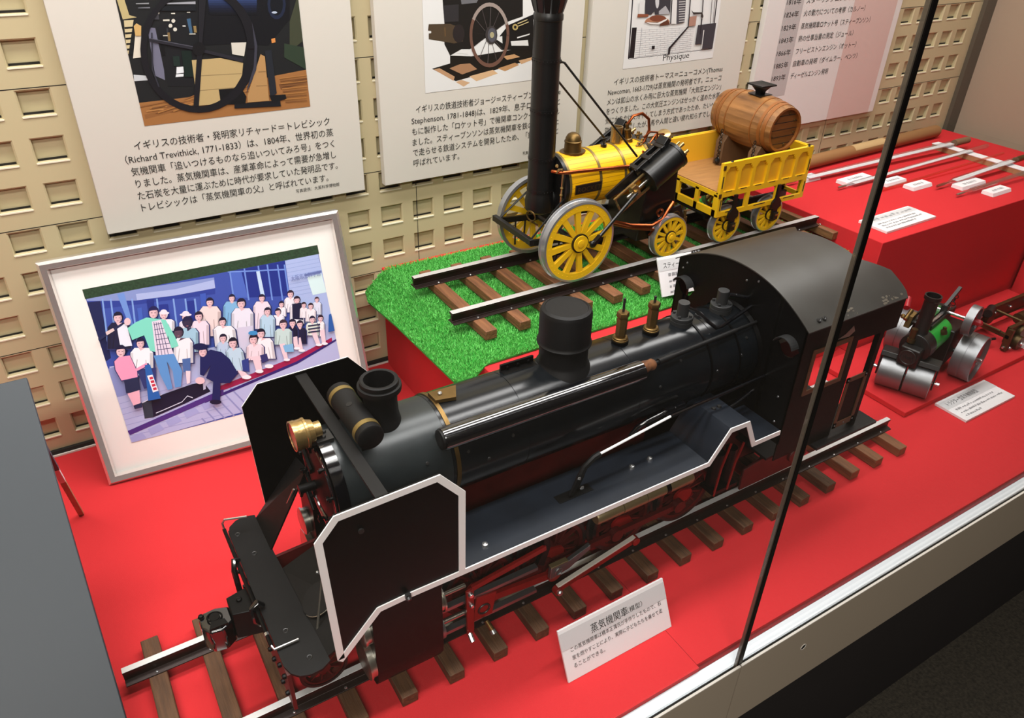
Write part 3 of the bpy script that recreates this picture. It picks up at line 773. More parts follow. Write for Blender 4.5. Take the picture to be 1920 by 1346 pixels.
PIC_BEAM='''26,28,30:1370,7239 3830,7165 3830,5195 2403,5195 1370,5200
156,106,60:1370,5523 2031,5528 3329,5710 3830,5755 3830,5195 1370,5195
138,92,52:1402,5352 2013,5437 2031,5372 1403,5291
122,80,48:3377,5578 3827,5632 3830,5612 3830,5565 3400,5495
184,168,120:1384,6884 1476,6880 1495,6666 1583,6634 1403,6617
200,184,144:1413,6603 1535,6603 1370,6163 1370,6294
20,20,20:1402,6523 1517,6522 1512,6499 1400,6498
20,20,20:1393,6455 1502,6454 1497,6431 1391,6430
20,20,20:1384,6387 1487,6386 1482,6363 1383,6362
20,20,20:1376,6318 1472,6318 1467,6295 1374,6293
20,20,20:1370,6249 1457,6249 1451,6226 1370,6224
20,20,20:1370,6179 1441,6180 1436,6156 1370,6155
216,208,192:1560,6560 1613,6523 1526,6123 1420,6118
108,108,128:1686,6505 1786,6484 1787,5942 1772,5796 1656,5866
22,24,28:1803,6497 2406,6726 2356,6217 2119,5672 1797,5704
208,204,192:2064,6560 2059,6550 2050,6542 2039,6537 2028,6538 2019,6543 2013,6552 2013,6563 2018,6574 2026,6582 2038,6586 2049,6586 2058,6580 2063,6571
208,204,192:2013,6501 2009,6490 2000,6482 1989,6478 1977,6478 1968,6484 1963,6493 1963,6504 1967,6514 1976,6523 1987,6527 1998,6526 2008,6521 2013,6512
208,204,192:2065,6450 2060,6439 2051,6431 2040,6427 2029,6427 2019,6433 2014,6442 2014,6453 2018,6464 2027,6472 2038,6476 2050,6475 2059,6470 2064,6461
208,204,192:1879,6672 1874,6661 1865,6653 1854,6649 1843,6650 1834,6655 1829,6664 1829,6674 1834,6685 1842,6693 1853,6697 1864,6696 1873,6691 1878,6682
58,90,120:2218,6576 2270,6580 2261,6383 2225,6385
224,228,232:1962,5959 2066,5956 2043,5872 1939,5869
224,228,232:1935,5862 2038,5860 2028,5822 1921,5823
192,196,200:1380,5906 1558,5875 1573,5815 1370,5820 1370,5831
12,14,20:2422,6891 3711,6834 3665,6484 3293,6148 2920,6205 2356,6217 2396,6671
40,54,94:2552,6885 3224,6855 3218,6713 2994,6667 2549,6705
26,34,56:3636,6692 3611,6604 3563,6535 3503,6499 3442,6502 3394,6545 3367,6618 3366,6706 3392,6792 3439,6859 3498,6895 3557,6893 3606,6852 3634,6781
12,16,24:3596,6694 3577,6629 3543,6577 3501,6549 3458,6552 3424,6583 3406,6638 3406,6704 3424,6769 3458,6819 3500,6847 3542,6845 3576,6814 3595,6760
176,188,208:3495,6590 3490,6584 3478,6579 3461,6577 3442,6578 3426,6582 3415,6588 3412,6594 3417,6600 3429,6605 3446,6607 3465,6606 3481,6602 3491,6596
60,64,48:3661,6454 3830,6807 3830,6404 3824,6170 3606,6032
44,58,44:3540,6160 3830,6080 3830,5828 3825,5761 3513,5961
208,204,192:2768,6224 2985,6215 2923,6025 2757,6068
208,136,72:3354,6234 3413,6245 3412,6184 3354,6174
62,82,132:2559,6885 3232,6855 3232,6824 2547,6855
54,74,122:2554,6855 3227,6824 3227,6793 2547,6825
46,64,108:2549,6825 3223,6793 3223,6762 2547,6794
38,52,90:2543,6794 3218,6762 3218,6730 2548,6764
30,42,74:2538,6764 3213,6731 3213,6699 2548,6733
24,31,56:2532,6734 3208,6699 3208,6668 2549,6702
18,23,42:2527,6703 3204,6668 3203,6636 2549,6671
14,18,32:2521,6673 3199,6636 3199,6605 2549,6640
12,14,22:2516,6642 3194,6605 3194,6573 2550,6609
142,94,54:1371,5478 1758,5511 1758,5499 1370,5460
168,116,63:1491,5443 1856,5482 1857,5469 1490,5425
124,82,48:1613,5408 1956,5452 1956,5440 1612,5389
176,124,72:1434,5407 2056,5423 2057,5410 1433,5388
142,94,54:1555,5371 2192,5575 2193,5563 1554,5353
168,116,63:1699,5441 2294,5546 2295,5534 1698,5422
124,82,48:1520,5440 2397,5517 2398,5504 1519,5421
176,124,72:1641,5404 2502,5487 2503,5474 1641,5386
142,94,54:1765,5369 2639,5642 2640,5629 1764,5350
168,116,63:1584,5368 2745,5612 2746,5600 1583,5350
124,82,48:1728,5438 2852,5583 2853,5570 1727,5419
176,124,72:1852,5402 2961,5553 2962,5540 1852,5383
142,94,54:1670,5401 3099,5710 3100,5697 1670,5383
168,116,63:1794,5365 3209,5681 3210,5668 1793,5347
168,116,63:3399,5672 3830,5680 3830,5670 3401,5656
124,82,48:3403,5633 3828,5638 3830,5629 3830,5628 3406,5617
168,116,63:3408,5595 3823,5596 3825,5586 3411,5578
124,82,48:3413,5556 3818,5555 3820,5545 3416,5539
168,116,63:3418,5516 3813,5513 3815,5503 3420,5500
124,82,48:3422,5477 3808,5470 3810,5460 3425,5460
168,116,63:3427,5437 3803,5428 3805,5418 3430,5421
124,82,48:3432,5398 3798,5386 3800,5375 3435,5381
168,116,63:3437,5358 3792,5343 3795,5333 3440,5341
124,82,48:3442,5318 3787,5300 3790,5290 3445,5301
10,12,16:1822,6384 1864,6383 1842,6126 1800,6130
42,46,52:1925,6475 1951,6475 1933,6249 1907,6251
16,32,28:2066,6167 2197,6163 2172,5803 2040,5815
26,42,38:1937,6104 2024,6102 2013,5966 1926,5974
200,196,184:1906,6588 1991,6587 1988,6563 1904,6568
216,212,200:2028,6664 2079,6663 2077,6647 2026,6650
192,188,176:2235,6666 2279,6666 2277,6652 2235,6655
208,208,204:2145,6497 2185,6496 2184,6480 2144,6483
184,180,168:2211,6386 2298,6385 2297,6369 2210,6375
196,192,180:1865,6388 1936,6387 1934,6372 1864,6377
138,116,74:2287,6481 2325,6480 2319,6393 2282,6396
122,100,64:1928,6419 1960,6419 1950,6305 1919,6307
58,58,64:1796,6663 1865,6662 1859,6591 1790,6595
138,140,144:1608,6807 1771,6807 1769,6789 1606,6797
112,114,122:1623,6753 1773,6753 1771,6737 1622,6745
154,156,164:1893,6793 2375,6793 2370,6759 1892,6783
20,24,30:1912,6752 2367,6750 2360,6673 1907,6697
200,164,104:1519,6529 1560,6560 1613,6523 1584,6401 1512,6405
184,160,112:2180,6033 2580,6030 2893,5936 2806,5595 2506,5602 2469,5386 2144,5399
148,128,90:2207,5614 2807,5603 2805,5591 2205,5602
148,128,90:2267,5817 2846,5794 2844,5783 2265,5806
176,136,88:2883,5469 3164,6036 3223,6000 3195,5355 2866,5366
138,106,68:3033,5596 3196,5588 3194,5576 3031,5584
138,106,68:3095,5795 3209,5791 3207,5778 3093,5782
32,36,44:3234,6076 3333,6084 3327,5454 3218,5401
20,22,28:2672,5364 3362,5345 3366,5254 2661,5301
16,18,22:3207,5435 3458,5424 3466,5358 3240,5317
12,14,18:2482,5597 2805,5588 2864,5455 2831,5346 2475,5378
20,20,26:3128,6115 3091,5961 2954,5989 2986,6125
20,20,26:3091,5961 3029,5813 2900,5857 2954,5989
20,20,26:3029,5813 2944,5676 2828,5734 2900,5857
20,20,26:2944,5676 2837,5554 2738,5624 2828,5734
20,20,26:2837,5554 2714,5452 2635,5533 2738,5624
20,20,26:2714,5452 2577,5373 2521,5461 2635,5533
20,20,26:2577,5373 2433,5320 2401,5413 2521,5461
20,20,26:2433,5320 2285,5294 2286,5388 2401,5413
20,20,26:2285,5294 2140,5297 2157,5389 2286,5388
20,20,26:2140,5297 2002,5327 2035,5416 2157,5389
20,20,26:2002,5327 1875,5383 1922,5465 2035,5416
20,20,26:1875,5383 1763,5463 1822,5536 1922,5465
20,20,26:1763,5463 1670,5563 1739,5625 1822,5536
20,20,26:1670,5563 1597,5680 1674,5730 1739,5625
20,20,26:1597,5680 1547,5810 1629,5846 1674,5730
20,20,26:1547,5810 1520,5949 1605,5971 1629,5846
20,20,26:1520,5949 1517,6092 1602,6100 1605,5971
20,20,26:1517,6092 1537,6236 1620,6230 1602,6100
20,20,26:1537,6236 1579,6376 1657,6356 1620,6230
20,20,26:1579,6376 1642,6510 1713,6477 1657,6356
20,20,26:1642,6510 1723,6633 1786,6588 1713,6477
20,20,26:1723,6633 1821,6742 1874,6687 1786,6588
20,20,26:1821,6742 1933,6834 1974,6770 1874,6687
20,20,26:1933,6834 2056,6908 2084,6837 1974,6770
20,20,26:2056,6908 2186,6961 2200,6884 2084,6837
20,20,26:2186,6961 2321,6991 2321,6912 2200,6884
20,20,26:2321,6991 2457,6998 2442,6917 2321,6912
20,20,26:2457,6998 2590,6981 2560,6901 2442,6917
20,20,26:2590,6981 2716,6939 2657,6864 2560,6901
20,20,26:2716,6939 2831,6874 2752,6805 2657,6864
20,20,26:2831,6874 2933,6787 2836,6727 2752,6805
20,20,26:2933,6787 3017,6679 2904,6630 2836,6727
20,20,26:3017,6679 3081,6555 2955,6519 2904,6630
20,20,26:3081,6555 3122,6416 2986,6395 2955,6519
20,20,26:3122,6416 3138,6268 2997,6262 2986,6395
20,20,26:3138,6268 3128,6115 2986,6125 2997,6262
22,22,28:2303,6250 2378,6252 2157,5389 2081,5390
28,28,34:2437,6890 2538,6886 2356,6217 2312,6221
58,58,70:3106,6488 3134,6159 3068,5828 2872,5502 2902,5594 3033,5862 3093,6147
46,46,56:1719,6433 1736,6432 1646,5955 1682,5715 1661,5717 1626,5956
80,80,92:1684,6366 2251,6213 2252,6202 1681,6352
36,36,44:1675,6359 2249,6203 2902,5996 2886,5944 2228,6169 1668,6325
16,16,20:2393,6171 2376,6131 2346,6100 2307,6084 2267,6087 2235,6108 2217,6143 2216,6184 2232,6224 2263,6254 2301,6270 2341,6267 2373,6246 2391,6212'''
PIC_ENGINE='''220,220,218:5850,7104 8051,7038 8260,6190 8260,5202 5850,5191
20,18,15:5985,5577 6330,5634 6333,5760 6746,5715 8011,5783 8022,5563 6435,5331
184,144,108:6018,5563 6126,5576 6416,5410 6394,5341
160,120,88:6315,5554 6522,5606 6717,5601 6858,5494 6562,5432
200,164,128:6435,5319 6547,5344 6716,5280 6588,5226
208,172,132:6702,5389 7175,5454 7278,5384 6844,5292
184,140,96:7277,5469 7630,5535 7722,5491 7425,5407
192,148,104:7375,5664 7610,5681 7732,5624 7465,5597
200,160,120:7704,5565 8005,5601 8022,5563 7766,5499
24,22,20:6208,6691 7752,6621 7765,6292 7477,6229 6718,5833 6552,5846 6333,5760 6229,5950 6237,6271
104,104,108:6547,6622 6883,6606 6842,6554 6560,6546
44,42,44:6217,6542 6506,6549 6503,6287 6237,6292
74,60,44:5950,6277 6342,6259 6583,6172 6581,5969 6417,5947 5942,6048 5945,6136 5990,6138 5991,6171 5933,6181
38,32,32:6616,6091 6604,6028 6572,5979 6525,5954 6473,5958 6428,5990 6397,6043 6386,6106 6399,6168 6431,6216 6477,6241 6528,6238 6574,6207 6605,6155
106,80,48:6235,6210 6251,6209 6256,6071 6239,6072
18,18,18:7478,6171 7985,6314 8014,5722 7344,5774 7197,5902
220,220,218:6844,5719 6984,5929 6998,5916 6914,5737
220,220,218:7238,5992 7353,6001 7363,5878 7253,5944
220,220,218:7069,5841 7169,5857 7214,5760 7099,5757
220,220,218:7530,5901 7885,5899 7904,5802 7547,5829
220,220,218:6456,5790 6552,5835 6663,5838 6676,5756
220,220,218:7660,5962 7925,6003 7911,5980 7661,5939
72,64,64:7189,6020 7200,6019 7452,5971 7440,5972
88,80,80:7172,5968 7183,5967 7395,5747 7383,5748
72,64,64:7133,5934 7144,5933 7256,5600 7245,5601
88,80,80:7082,5928 7094,5927 7076,5572 7065,5573
72,64,64:7034,5951 7045,5950 6905,5670 6894,5671
88,80,80:7001,5996 7012,5996 6790,5863 6779,5864
72,64,64:6991,6052 7003,6052 6760,6098 6749,6099
88,80,80:7008,6104 7020,6103 6820,6312 6809,6313
72,64,64:7047,6137 7058,6137 6953,6452 6942,6453
88,80,80:7097,6144 7108,6143 7125,6483 7114,6483
72,64,64:7145,6121 7157,6121 7294,6395 7282,6396
88,80,80:7179,6076 7190,6075 7414,6209 7403,6209
106,76,64:7497,6008 7494,5916 7436,5932 7439,6012
106,76,64:7494,5916 7478,5828 7422,5854 7436,5932
106,76,64:7478,5828 7450,5745 7398,5781 7422,5854
106,76,64:7450,5745 7411,5671 7365,5716 7398,5781
106,76,64:7411,5671 7362,5608 7323,5661 7365,5716
106,76,64:7362,5608 7304,5558 7274,5617 7323,5661
106,76,64:7304,5558 7241,5523 7220,5587 7274,5617
106,76,64:7241,5523 7172,5504 7161,5570 7220,5587
106,76,64:7172,5504 7102,5502 7101,5568 7161,5570
106,76,64:7102,5502 7032,5517 7041,5580 7101,5568
106,76,64:7032,5517 6964,5547 6983,5607 7041,5580
106,76,64:6964,5547 6901,5592 6929,5646 6983,5607
106,76,64:6901,5592 6844,5651 6880,5697 6929,5646
106,76,64:6844,5651 6795,5720 6838,5758 6880,5697
106,76,64:6795,5720 6756,5799 6805,5827 6838,5758
106,76,64:6756,5799 6728,5884 6780,5901 6805,5827
106,76,64:6728,5884 6711,5972 6765,5979 6780,5901
106,76,64:6711,5972 6705,6062 6760,6059 6765,5979
106,76,64:6705,6062 6711,6151 6765,6137 6760,6059
106,76,64:6711,6151 6729,6236 6780,6211 6765,6137
106,76,64:6729,6236 6757,6314 6805,6280 6780,6211
154,140,132:6757,6314 6795,6383 6837,6342 6805,6280
154,140,132:6795,6383 6843,6443 6878,6394 6837,6342
154,140,132:6843,6443 6897,6490 6925,6436 6878,6394
154,140,132:6897,6490 6958,6523 6977,6466 6925,6436
154,140,132:6958,6523 7022,6543 7032,6483 6977,6466
154,140,132:7022,6543 7089,6547 7090,6486 7032,6483
154,140,132:7089,6547 7157,6536 7148,6477 7090,6486
154,140,132:7157,6536 7223,6510 7205,6454 7148,6477
154,140,132:7223,6510 7286,6470 7259,6418 7205,6454
154,140,132:7286,6470 7343,6416 7308,6370 7259,6418
154,140,132:7343,6416 7394,6350 7351,6312 7308,6370
154,140,132:7394,6350 7436,6274 7387,6246 7351,6312
154,140,132:7436,6274 7468,6190 7414,6172 7387,6246
106,76,64:7468,6190 7489,6101 7432,6093 7414,6172
106,76,64:7489,6101 7497,6008 7439,6012 7432,6093
56,52,52:7252,6025 7241,5961 7208,5911 7160,5885 7106,5889 7057,5922 7023,5976 7011,6042 7022,6105 7055,6154 7102,6180 7156,6177 7204,6145 7239,6091
80,80,88:7231,6027 7223,5977 7200,5938 7166,5918 7128,5921 7093,5946 7069,5988 7060,6038 7068,6087 7091,6125 7125,6145 7162,6143 7197,6119 7221,6077
168,160,124:7188,6030 7184,6009 7172,5993 7155,5985 7136,5986 7119,5997 7107,6014 7103,6035 7106,6056 7118,6072 7135,6080 7154,6079 7171,6068 7183,6051
176,156,96:7669,6125 7664,6103 7648,6085 7625,6077 7599,6079 7575,6090 7558,6109 7552,6132 7557,6155 7573,6172 7596,6180 7621,6179 7645,6167 7662,6148
24,24,24:7637,6127 7634,6116 7627,6108 7617,6103 7605,6104 7594,6110 7587,6119 7584,6130 7586,6141 7593,6150 7604,6154 7615,6153 7626,6148 7634,6138
192,176,128:7652,6190 7855,6241 7863,6229 7660,6172
192,176,128:7668,6148 7886,6204 7887,6190 7676,6134'''
PIC_ENGRAVING='''222,221,219:10110,7063 12423,7000 12490,6022 12490,5221 10453,5205 10112,5205 10110,5222
38,36,42:10150,6909 10215,5392 10244,5381 10178,6901
38,36,42:12313,6839 12397,5409 12428,5399 12342,6831
38,36,42:10217,5386 12397,5409 12428,5399 10243,5377
24,22,26:10240,5950 10356,5947 10367,5391 10242,5396
138,136,144:10476,5936 10487,5398 10496,5394 10485,5933
174,173,178:10363,5897 11856,5857 11857,5852 10364,5892
174,173,178:10365,5857 11854,5822 11855,5817 10365,5852
174,173,178:10366,5817 11853,5787 11854,5781 10367,5812
174,173,178:10368,5777 11851,5751 11852,5746 10369,5772
174,173,178:10370,5737 11849,5716 11850,5710 10371,5732
174,173,178:10372,5696 11847,5680 11849,5675 10372,5691
174,173,178:10373,5656 11846,5644 11847,5639 10374,5651
174,173,178:10375,5615 11844,5609 11845,5603 10376,5610
174,173,178:10377,5574 11842,5573 11843,5567 10378,5569
174,173,178:10379,5533 11841,5537 11842,5531 10379,5528
174,173,178:10380,5492 11839,5501 11840,5495 10381,5487
174,173,178:10382,5451 11837,5465 11838,5459 10383,5446
174,173,178:10384,5410 11835,5428 11836,5423 10385,5405
180,179,184:10485,5904 10492,5904 10493,5870 10486,5870
180,179,184:10673,5900 10680,5899 10681,5865 10674,5865
180,179,184:10863,5895 10870,5894 10871,5860 10864,5860
180,179,184:11055,5890 11062,5890 11064,5855 11056,5855
180,179,184:11249,5885 11256,5885 11258,5850 11251,5850
180,179,184:11445,5880 11453,5880 11455,5845 11448,5845
180,179,184:11644,5875 11652,5875 11654,5839 11647,5840
180,179,184:10575,5862 10582,5861 10583,5827 10576,5828
180,179,184:10764,5857 10771,5856 10772,5822 10765,5822
180,179,184:10955,5852 10962,5851 10963,5817 10956,5817
180,179,184:11148,5847 11155,5846 11157,5811 11150,5812
180,179,184:11344,5841 11351,5841 11353,5806 11346,5806
180,179,184:11542,5836 11549,5836 11552,5801 11544,5801
180,179,184:11742,5831 11750,5831 11752,5795 11745,5795
180,179,184:10498,5823 10505,5823 10506,5789 10499,5789
180,179,184:10686,5818 10693,5818 10694,5783 10687,5784
180,179,184:10876,5813 10883,5813 10885,5778 10878,5778
180,179,184:11069,5808 11076,5807 11078,5772 11071,5773
180,179,184:11264,5802 11271,5802 11273,5767 11266,5767
180,179,184:11461,5797 11469,5796 11471,5761 11464,5762
180,179,184:11661,5791 11669,5791 11671,5755 11664,5756
180,179,184:10587,5780 10594,5780 10595,5745 10588,5746
180,179,184:10777,5775 10784,5774 10785,5740 10778,5740
180,179,184:10969,5769 10976,5769 10977,5734 10970,5735
180,179,184:11163,5764 11170,5763 11172,5728 11165,5729
180,179,184:11359,5758 11366,5758 11369,5722 11361,5723
180,179,184:11558,5752 11565,5752 11568,5716 11560,5717
180,179,184:11759,5747 11767,5746 11769,5710 11762,5711
180,179,184:10510,5742 10517,5742 10518,5707 10511,5708
180,179,184:10699,5736 10706,5736 10707,5701 10700,5702
180,179,184:10890,5731 10897,5730 10899,5695 10891,5696
180,179,184:11083,5725 11091,5724 11092,5689 11085,5690
180,179,184:11279,5719 11286,5718 11289,5683 11281,5684
180,179,184:11477,5713 11485,5712 11487,5677 11480,5677
180,179,184:11678,5707 11685,5706 11688,5671 11680,5671
180,179,184:10600,5699 10607,5698 10608,5663 10601,5664
180,179,184:10790,5693 10797,5692 10799,5657 10791,5658
180,179,184:10983,5687 10990,5686 10992,5651 10984,5651
180,179,184:11177,5680 11185,5680 11187,5645 11179,5645
180,179,184:11375,5674 11382,5674 11384,5638 11377,5639
180,179,184:11574,5668 11582,5667 11584,5632 11577,5632
180,179,184:11776,5662 11784,5661 11787,5625 11779,5626
180,179,184:10522,5660 10529,5660 10530,5625 10523,5626
180,179,184:10712,5654 10719,5653 10720,5619 10713,5619
180,179,184:10904,5648 10911,5647 10912,5612 10905,5613
180,179,184:11098,5641 11105,5641 11107,5606 11100,5606
180,179,184:11294,5635 11302,5634 11304,5599 11296,5599
180,179,184:11493,5628 11501,5628 11503,5592 11496,5593
180,179,184:11695,5622 11702,5621 11705,5585 11697,5586
180,179,184:10613,5616 10620,5616 10621,5581 10614,5581
180,179,184:10803,5610 10811,5609 10812,5574 10805,5575
180,179,184:10997,5603 11004,5603 11006,5567 10998,5568
180,179,184:11192,5596 11200,5596 11202,5560 11194,5561
180,179,184:11390,5590 11398,5589 11400,5553 11393,5554
180,179,184:11591,5583 11598,5582 11601,5546 11593,5547
180,179,184:11793,5576 11801,5575 11804,5539 11796,5540
180,179,184:10535,5578 10542,5577 10543,5542 10536,5543
180,179,184:10725,5571 10732,5570 10733,5535 10726,5536
180,179,184:10918,5564 10925,5564 10926,5528 10919,5529
180,179,184:11112,5557 11120,5557 11122,5521 11114,5522
180,179,184:11310,5550 11317,5550 11319,5514 11312,5515
180,179,184:11509,5543 11517,5543 11519,5507 11512,5507
180,179,184:11712,5536 11719,5536 11722,5499 11714,5500
180,179,184:10625,5533 10632,5533 10634,5498 10626,5498
180,179,184:10817,5526 10824,5526 10826,5490 10818,5491
180,179,184:11011,5519 11018,5519 11020,5483 11013,5484
180,179,184:11207,5512 11215,5511 11217,5476 11209,5476
180,179,184:11406,5505 11414,5504 11416,5468 11408,5469
180,179,184:11607,5497 11615,5497 11617,5461 11610,5461
180,179,184:11811,5490 11819,5489 11821,5453 11814,5453
180,179,184:10547,5495 10554,5494 10555,5459 10548,5460
180,179,184:10738,5487 10745,5487 10747,5452 10739,5452
180,179,184:10931,5480 10939,5480 10940,5444 10933,5445
180,179,184:11127,5473 11134,5472 11136,5436 11129,5437
180,179,184:11325,5465 11333,5465 11335,5429 11327,5429
180,179,184:11526,5458 11533,5457 11536,5421 11528,5421
180,179,184:11729,5450 11736,5449 11739,5413 11731,5414
180,179,184:10638,5450 10645,5449 10647,5414 10639,5414
180,179,184:10831,5442 10838,5442 10839,5406 10832,5407
180,179,184:11025,5435 11033,5434 11034,5398 11027,5399
180,179,184:11222,5427 11230,5426 11232,5390 11224,5391
180,179,184:11422,5419 11429,5418 11432,5382 11424,5383
180,179,184:11624,5411 11631,5411 11634,5374 11626,5375
180,179,184:11828,5403 11836,5403 11839,5366 11831,5366
180,179,184:10560,5411 10567,5411 10568,5375 10561,5376
180,179,184:10751,5403 10759,5403 10760,5367 10753,5368
180,179,184:10946,5396 10953,5395 10954,5359 10947,5360
180,179,184:11142,5388 11149,5387 11151,5351 11144,5352
180,179,184:11341,5380 11348,5379 11350,5343 11343,5343
180,179,184:11542,5371 11550,5371 11552,5334 11544,5335
180,179,184:11746,5363 11753,5363 11756,5326 11749,5326
56,54,60:10430,6803 11086,6780 11143,6154 10764,6155 10740,6216 10666,6161 10514,6169
168,166,170:10852,6210 11004,6300 11107,6196 11145,6144 10862,6150
200,198,200:10829,6387 10834,6332 10828,6288 10812,6264 10790,6265 10767,6291 10746,6336 10732,6392 10728,6446 10734,6490 10749,6513 10771,6512 10794,6487 10815,6442
216,214,212:10342,6411 10483,6413 10485,6181 10361,6188
138,80,56:10334,6189 10596,6170 10603,6125 10329,6131
176,124,96:10528,6031 10532,6055 10552,6077 10586,6095 10632,6110 10690,6119 10755,6123 10825,6122 10896,6115 10965,6103 11028,6087 11082,6066 11124,6043 11152,6018 11165,5992
122,68,48:11059,6069 11042,6044 10986,6026 10903,6020 10808,6025 10722,6042 10660,6066 10635,6094 10652,6118 10707,6136 10789,6143 10883,6137 10970,6121 11033,6096
92,52,36:10946,5985 11089,6057 11180,5951 10897,5943
228,224,220:10563,6029 10859,6001 11088,6067 11086,6037 10893,5969 10665,5993
38,36,42:11102,6783 11180,5964 11204,5956 11126,6776
220,218,216:11121,6779 11227,6775 11338,5951 11207,5959
74,72,78:11227,6775 11468,6767 11553,5969 11352,5950
200,198,196:11401,5998 11547,6000 11552,5985 11401,5984
200,198,196:11393,6043 11541,6045 11546,6030 11393,6029
200,198,196:11384,6088 11535,6090 11541,6075 11384,6074
200,198,196:11376,6133 11529,6135 11535,6120 11376,6119
200,198,196:11367,6178 11523,6179 11529,6165 11367,6164
200,198,196:11359,6222 11517,6224 11523,6210 11359,6208
200,198,196:11351,6267 11512,6268 11517,6254 11350,6253
200,198,196:11342,6311 11506,6312 11512,6298 11342,6297
200,198,196:11334,6355 11500,6357 11506,6342 11334,6341
200,198,196:11326,6398 11494,6400 11500,6386 11325,6385
200,198,196:11317,6442 11489,6444 11494,6430 11317,6428
200,198,196:11309,6486 11483,6488 11489,6474 11309,6472
200,198,196:11301,6529 11477,6531 11483,6517 11301,6515
200,198,196:11293,6572 11472,6574 11477,6561 11293,6559
200,198,196:11285,6615 11466,6618 11472,6604 11285,6602
200,198,196:11277,6658 11460,6661 11466,6647 11276,6645
200,198,196:11269,6701 11455,6703 11460,6690 11268,6687
200,198,196:11261,6743 11449,6746 11455,6732 11260,6730
200,198,196:11253,6786 11444,6789 11449,6775 11252,6772
200,198,196:11245,6828 11438,6831 11444,6818 11244,6815
38,36,42:11569,6767 11657,5894 11685,5885 11597,6759
168,128,112:11666,6064 11856,6074 11857,5888 11679,5889
30,28,32:11656,5890 11688,5878 11275,5501 11266,5386 11222,5389 11214,5516
16,16,20:10772,5586 10850,5585 10853,5523 10782,5523
58,56,62:11923,5894 12422,5906 12426,5414 12114,5421 12096,5789 12108,5524 11924,5526
222,221,219:12096,5789 12119,5788 12129,5425 12110,5427
38,36,42:11906,6754 11981,6131 12006,6123 11931,6747
56,48,46:11685,6185 11753,6141 11993,6127 12039,6053 12018,6013 11966,6047 11970,6098 11762,6099
38,36,42:11987,6019 12006,5715 12038,5705 12019,6009
38,36,42:12172,6645 12247,5907 12260,5903 12185,6641
38,36,42:12262,6641 12325,5903 12338,5899 12275,6637'''
# ---------------------------------------------------------------- materials
mat('red_cloth', 'D42D32', .85, noise=(900, .10), bump=(1500, .25), spec=.25)
mat('red_seam_and_shade', '7A0E14', .9)
mat('wall_paint', 'C2B48E', .55, noise=(3, .05))
mat('wall_lip_lit', 'EAE2C8', .5); mat('slot_dark', '15120E', .9)  # pocket lip is wall colour made paler, painting in the light it catches
mat('board_face', 'CFCAC0', .55)
mat('board_face_cool', 'D8D2CE', .55)
mat('board_grey', 'B4AEAC', .55); mat('board_pink', 'CDB0A8', .55)
mat('ink', '0E0E0E', .6); mat('ink_grey', '9A9A9C', .6)
mat('end_wall', 'A8947E', .6, noise=(2, .06))
mat('corner_strip', '544C40', .5)
mat('alu', 'D4D8DA', .38, .55)
mat('sill_white', 'DCE4EA', .4)
mat('channel_grey', '9FA8AC', .35, .4)
mat('beige_metal', 'A89A88', .5, noise=(4, .04)); mat('beige_edge', 'E6E0D6', .45)
mat('base_dark', '231F20', .6, noise=(6, .15))
mat('carpet', '4A443A', .95, noise=(160, .55), bump=(300, .6))
mat('ceiling_white', 'B8B4AC', .7)
mat('black_seal', '060606', .35); mat('seal_edge', '5A5248', .25)
glass_mat('glass'); glass_mat('tube_glass', (.92, .93, .94), .13); glass_mat('tube_red', (.95, .62, .55), .08)
mat('slate', '2B333A', .5, noise=(5, .06))
mat('navy', '16183E', .5); mat('pale_wood', 'B08A60', .6, noise=(60, .3), stretch=(1, 1, .2))
mat('sleeper_wood', '634228', .7, noise=(28, .5), bump=(60, .6), stretch=(6, .6, 6))
mat('sleeper_wood_light', '8A5A38', .65, noise=(30, .5), bump=(60, .5), stretch=(6, .6, 6))
mat('rail_web', '2A1D1A', .4, .5); mat('rail_top', 'E2E2E2', .38, .25); mat('rail_dull', 'CFCBC8', .36, .3)
mat('screw', 'C8C8C8', .25, .9)
mat('turf_base', '2A8A2A', .9); mat('turf_blade', '74E068', .5, noise=(420, .6), spec=.35)
mat('loco_black', '070708', .40, 0, noise=(40, .35), spec=.14); mat('boiler_black', '12161A', .20, .12, noise=(30, .3), spec=.42)
mat('smokebox_black', '262C2E', .32, .25, noise=(22, .3), spec=.6)
mat('gloss_black', '05060A', .12, 0, spec=.7, coat=1.); mat('matt_black', '0E0E0F', .55, noise=(60, .25), spec=.25)
mat('deck_black', '0D0D0E', .5, noise=(50, .3), spec=.2); mat('roof_grey', '3B3B38', .42, .1, noise=(9, .35), noise_col='2A2724')
mat('plate_blue', '1C222B', .34, .1, noise=(30, .3)); mat('white_paint', 'FDFCFB', .5)
mat('brass', 'C2A36A', .26, .85, noise=(25, .35)); mat('brass_dull', '7C6238', .42, .85, noise=(40, .4)); mat('band_brass', '8C7848', .4, .7)
mat('painted_lit_edge', 'DCD6CA', .4, .2); mat('silver', 'B9B6AA', .28, .95); mat('steel', '8E8F90', .35, .85, noise=(12, .2)); mat('steel_dark', '4A4A4A', .4, .8, noise=(20, .3))
mat('loco_red', '8E1612', .42, .1, noise=(30, .35)); mat('dark_red', '4E1210', .45, noise=(30, .4)); mat('tan_pipe', '8A7A58', .4, .5, noise=(20, .25))
mat('rust', '7A4A24', .85, noise=(120, .5), noise_col='3C2212'); mat('trim_brown', '5A3A24', .5, noise=(30, .3)); mat('cab_brown', '150E0C', .55, noise=(20, .3), spec=.1)
mat('yellow', 'F8C41C', .42, noise=(20, .08)); mat('yellow_inner', 'F0B428', .5); mat('copper', 'A8552E', .28, .95); mat('rocket_black', '0A0A0A', .36); mat('tyre', 'B8BABE', .28, .75)
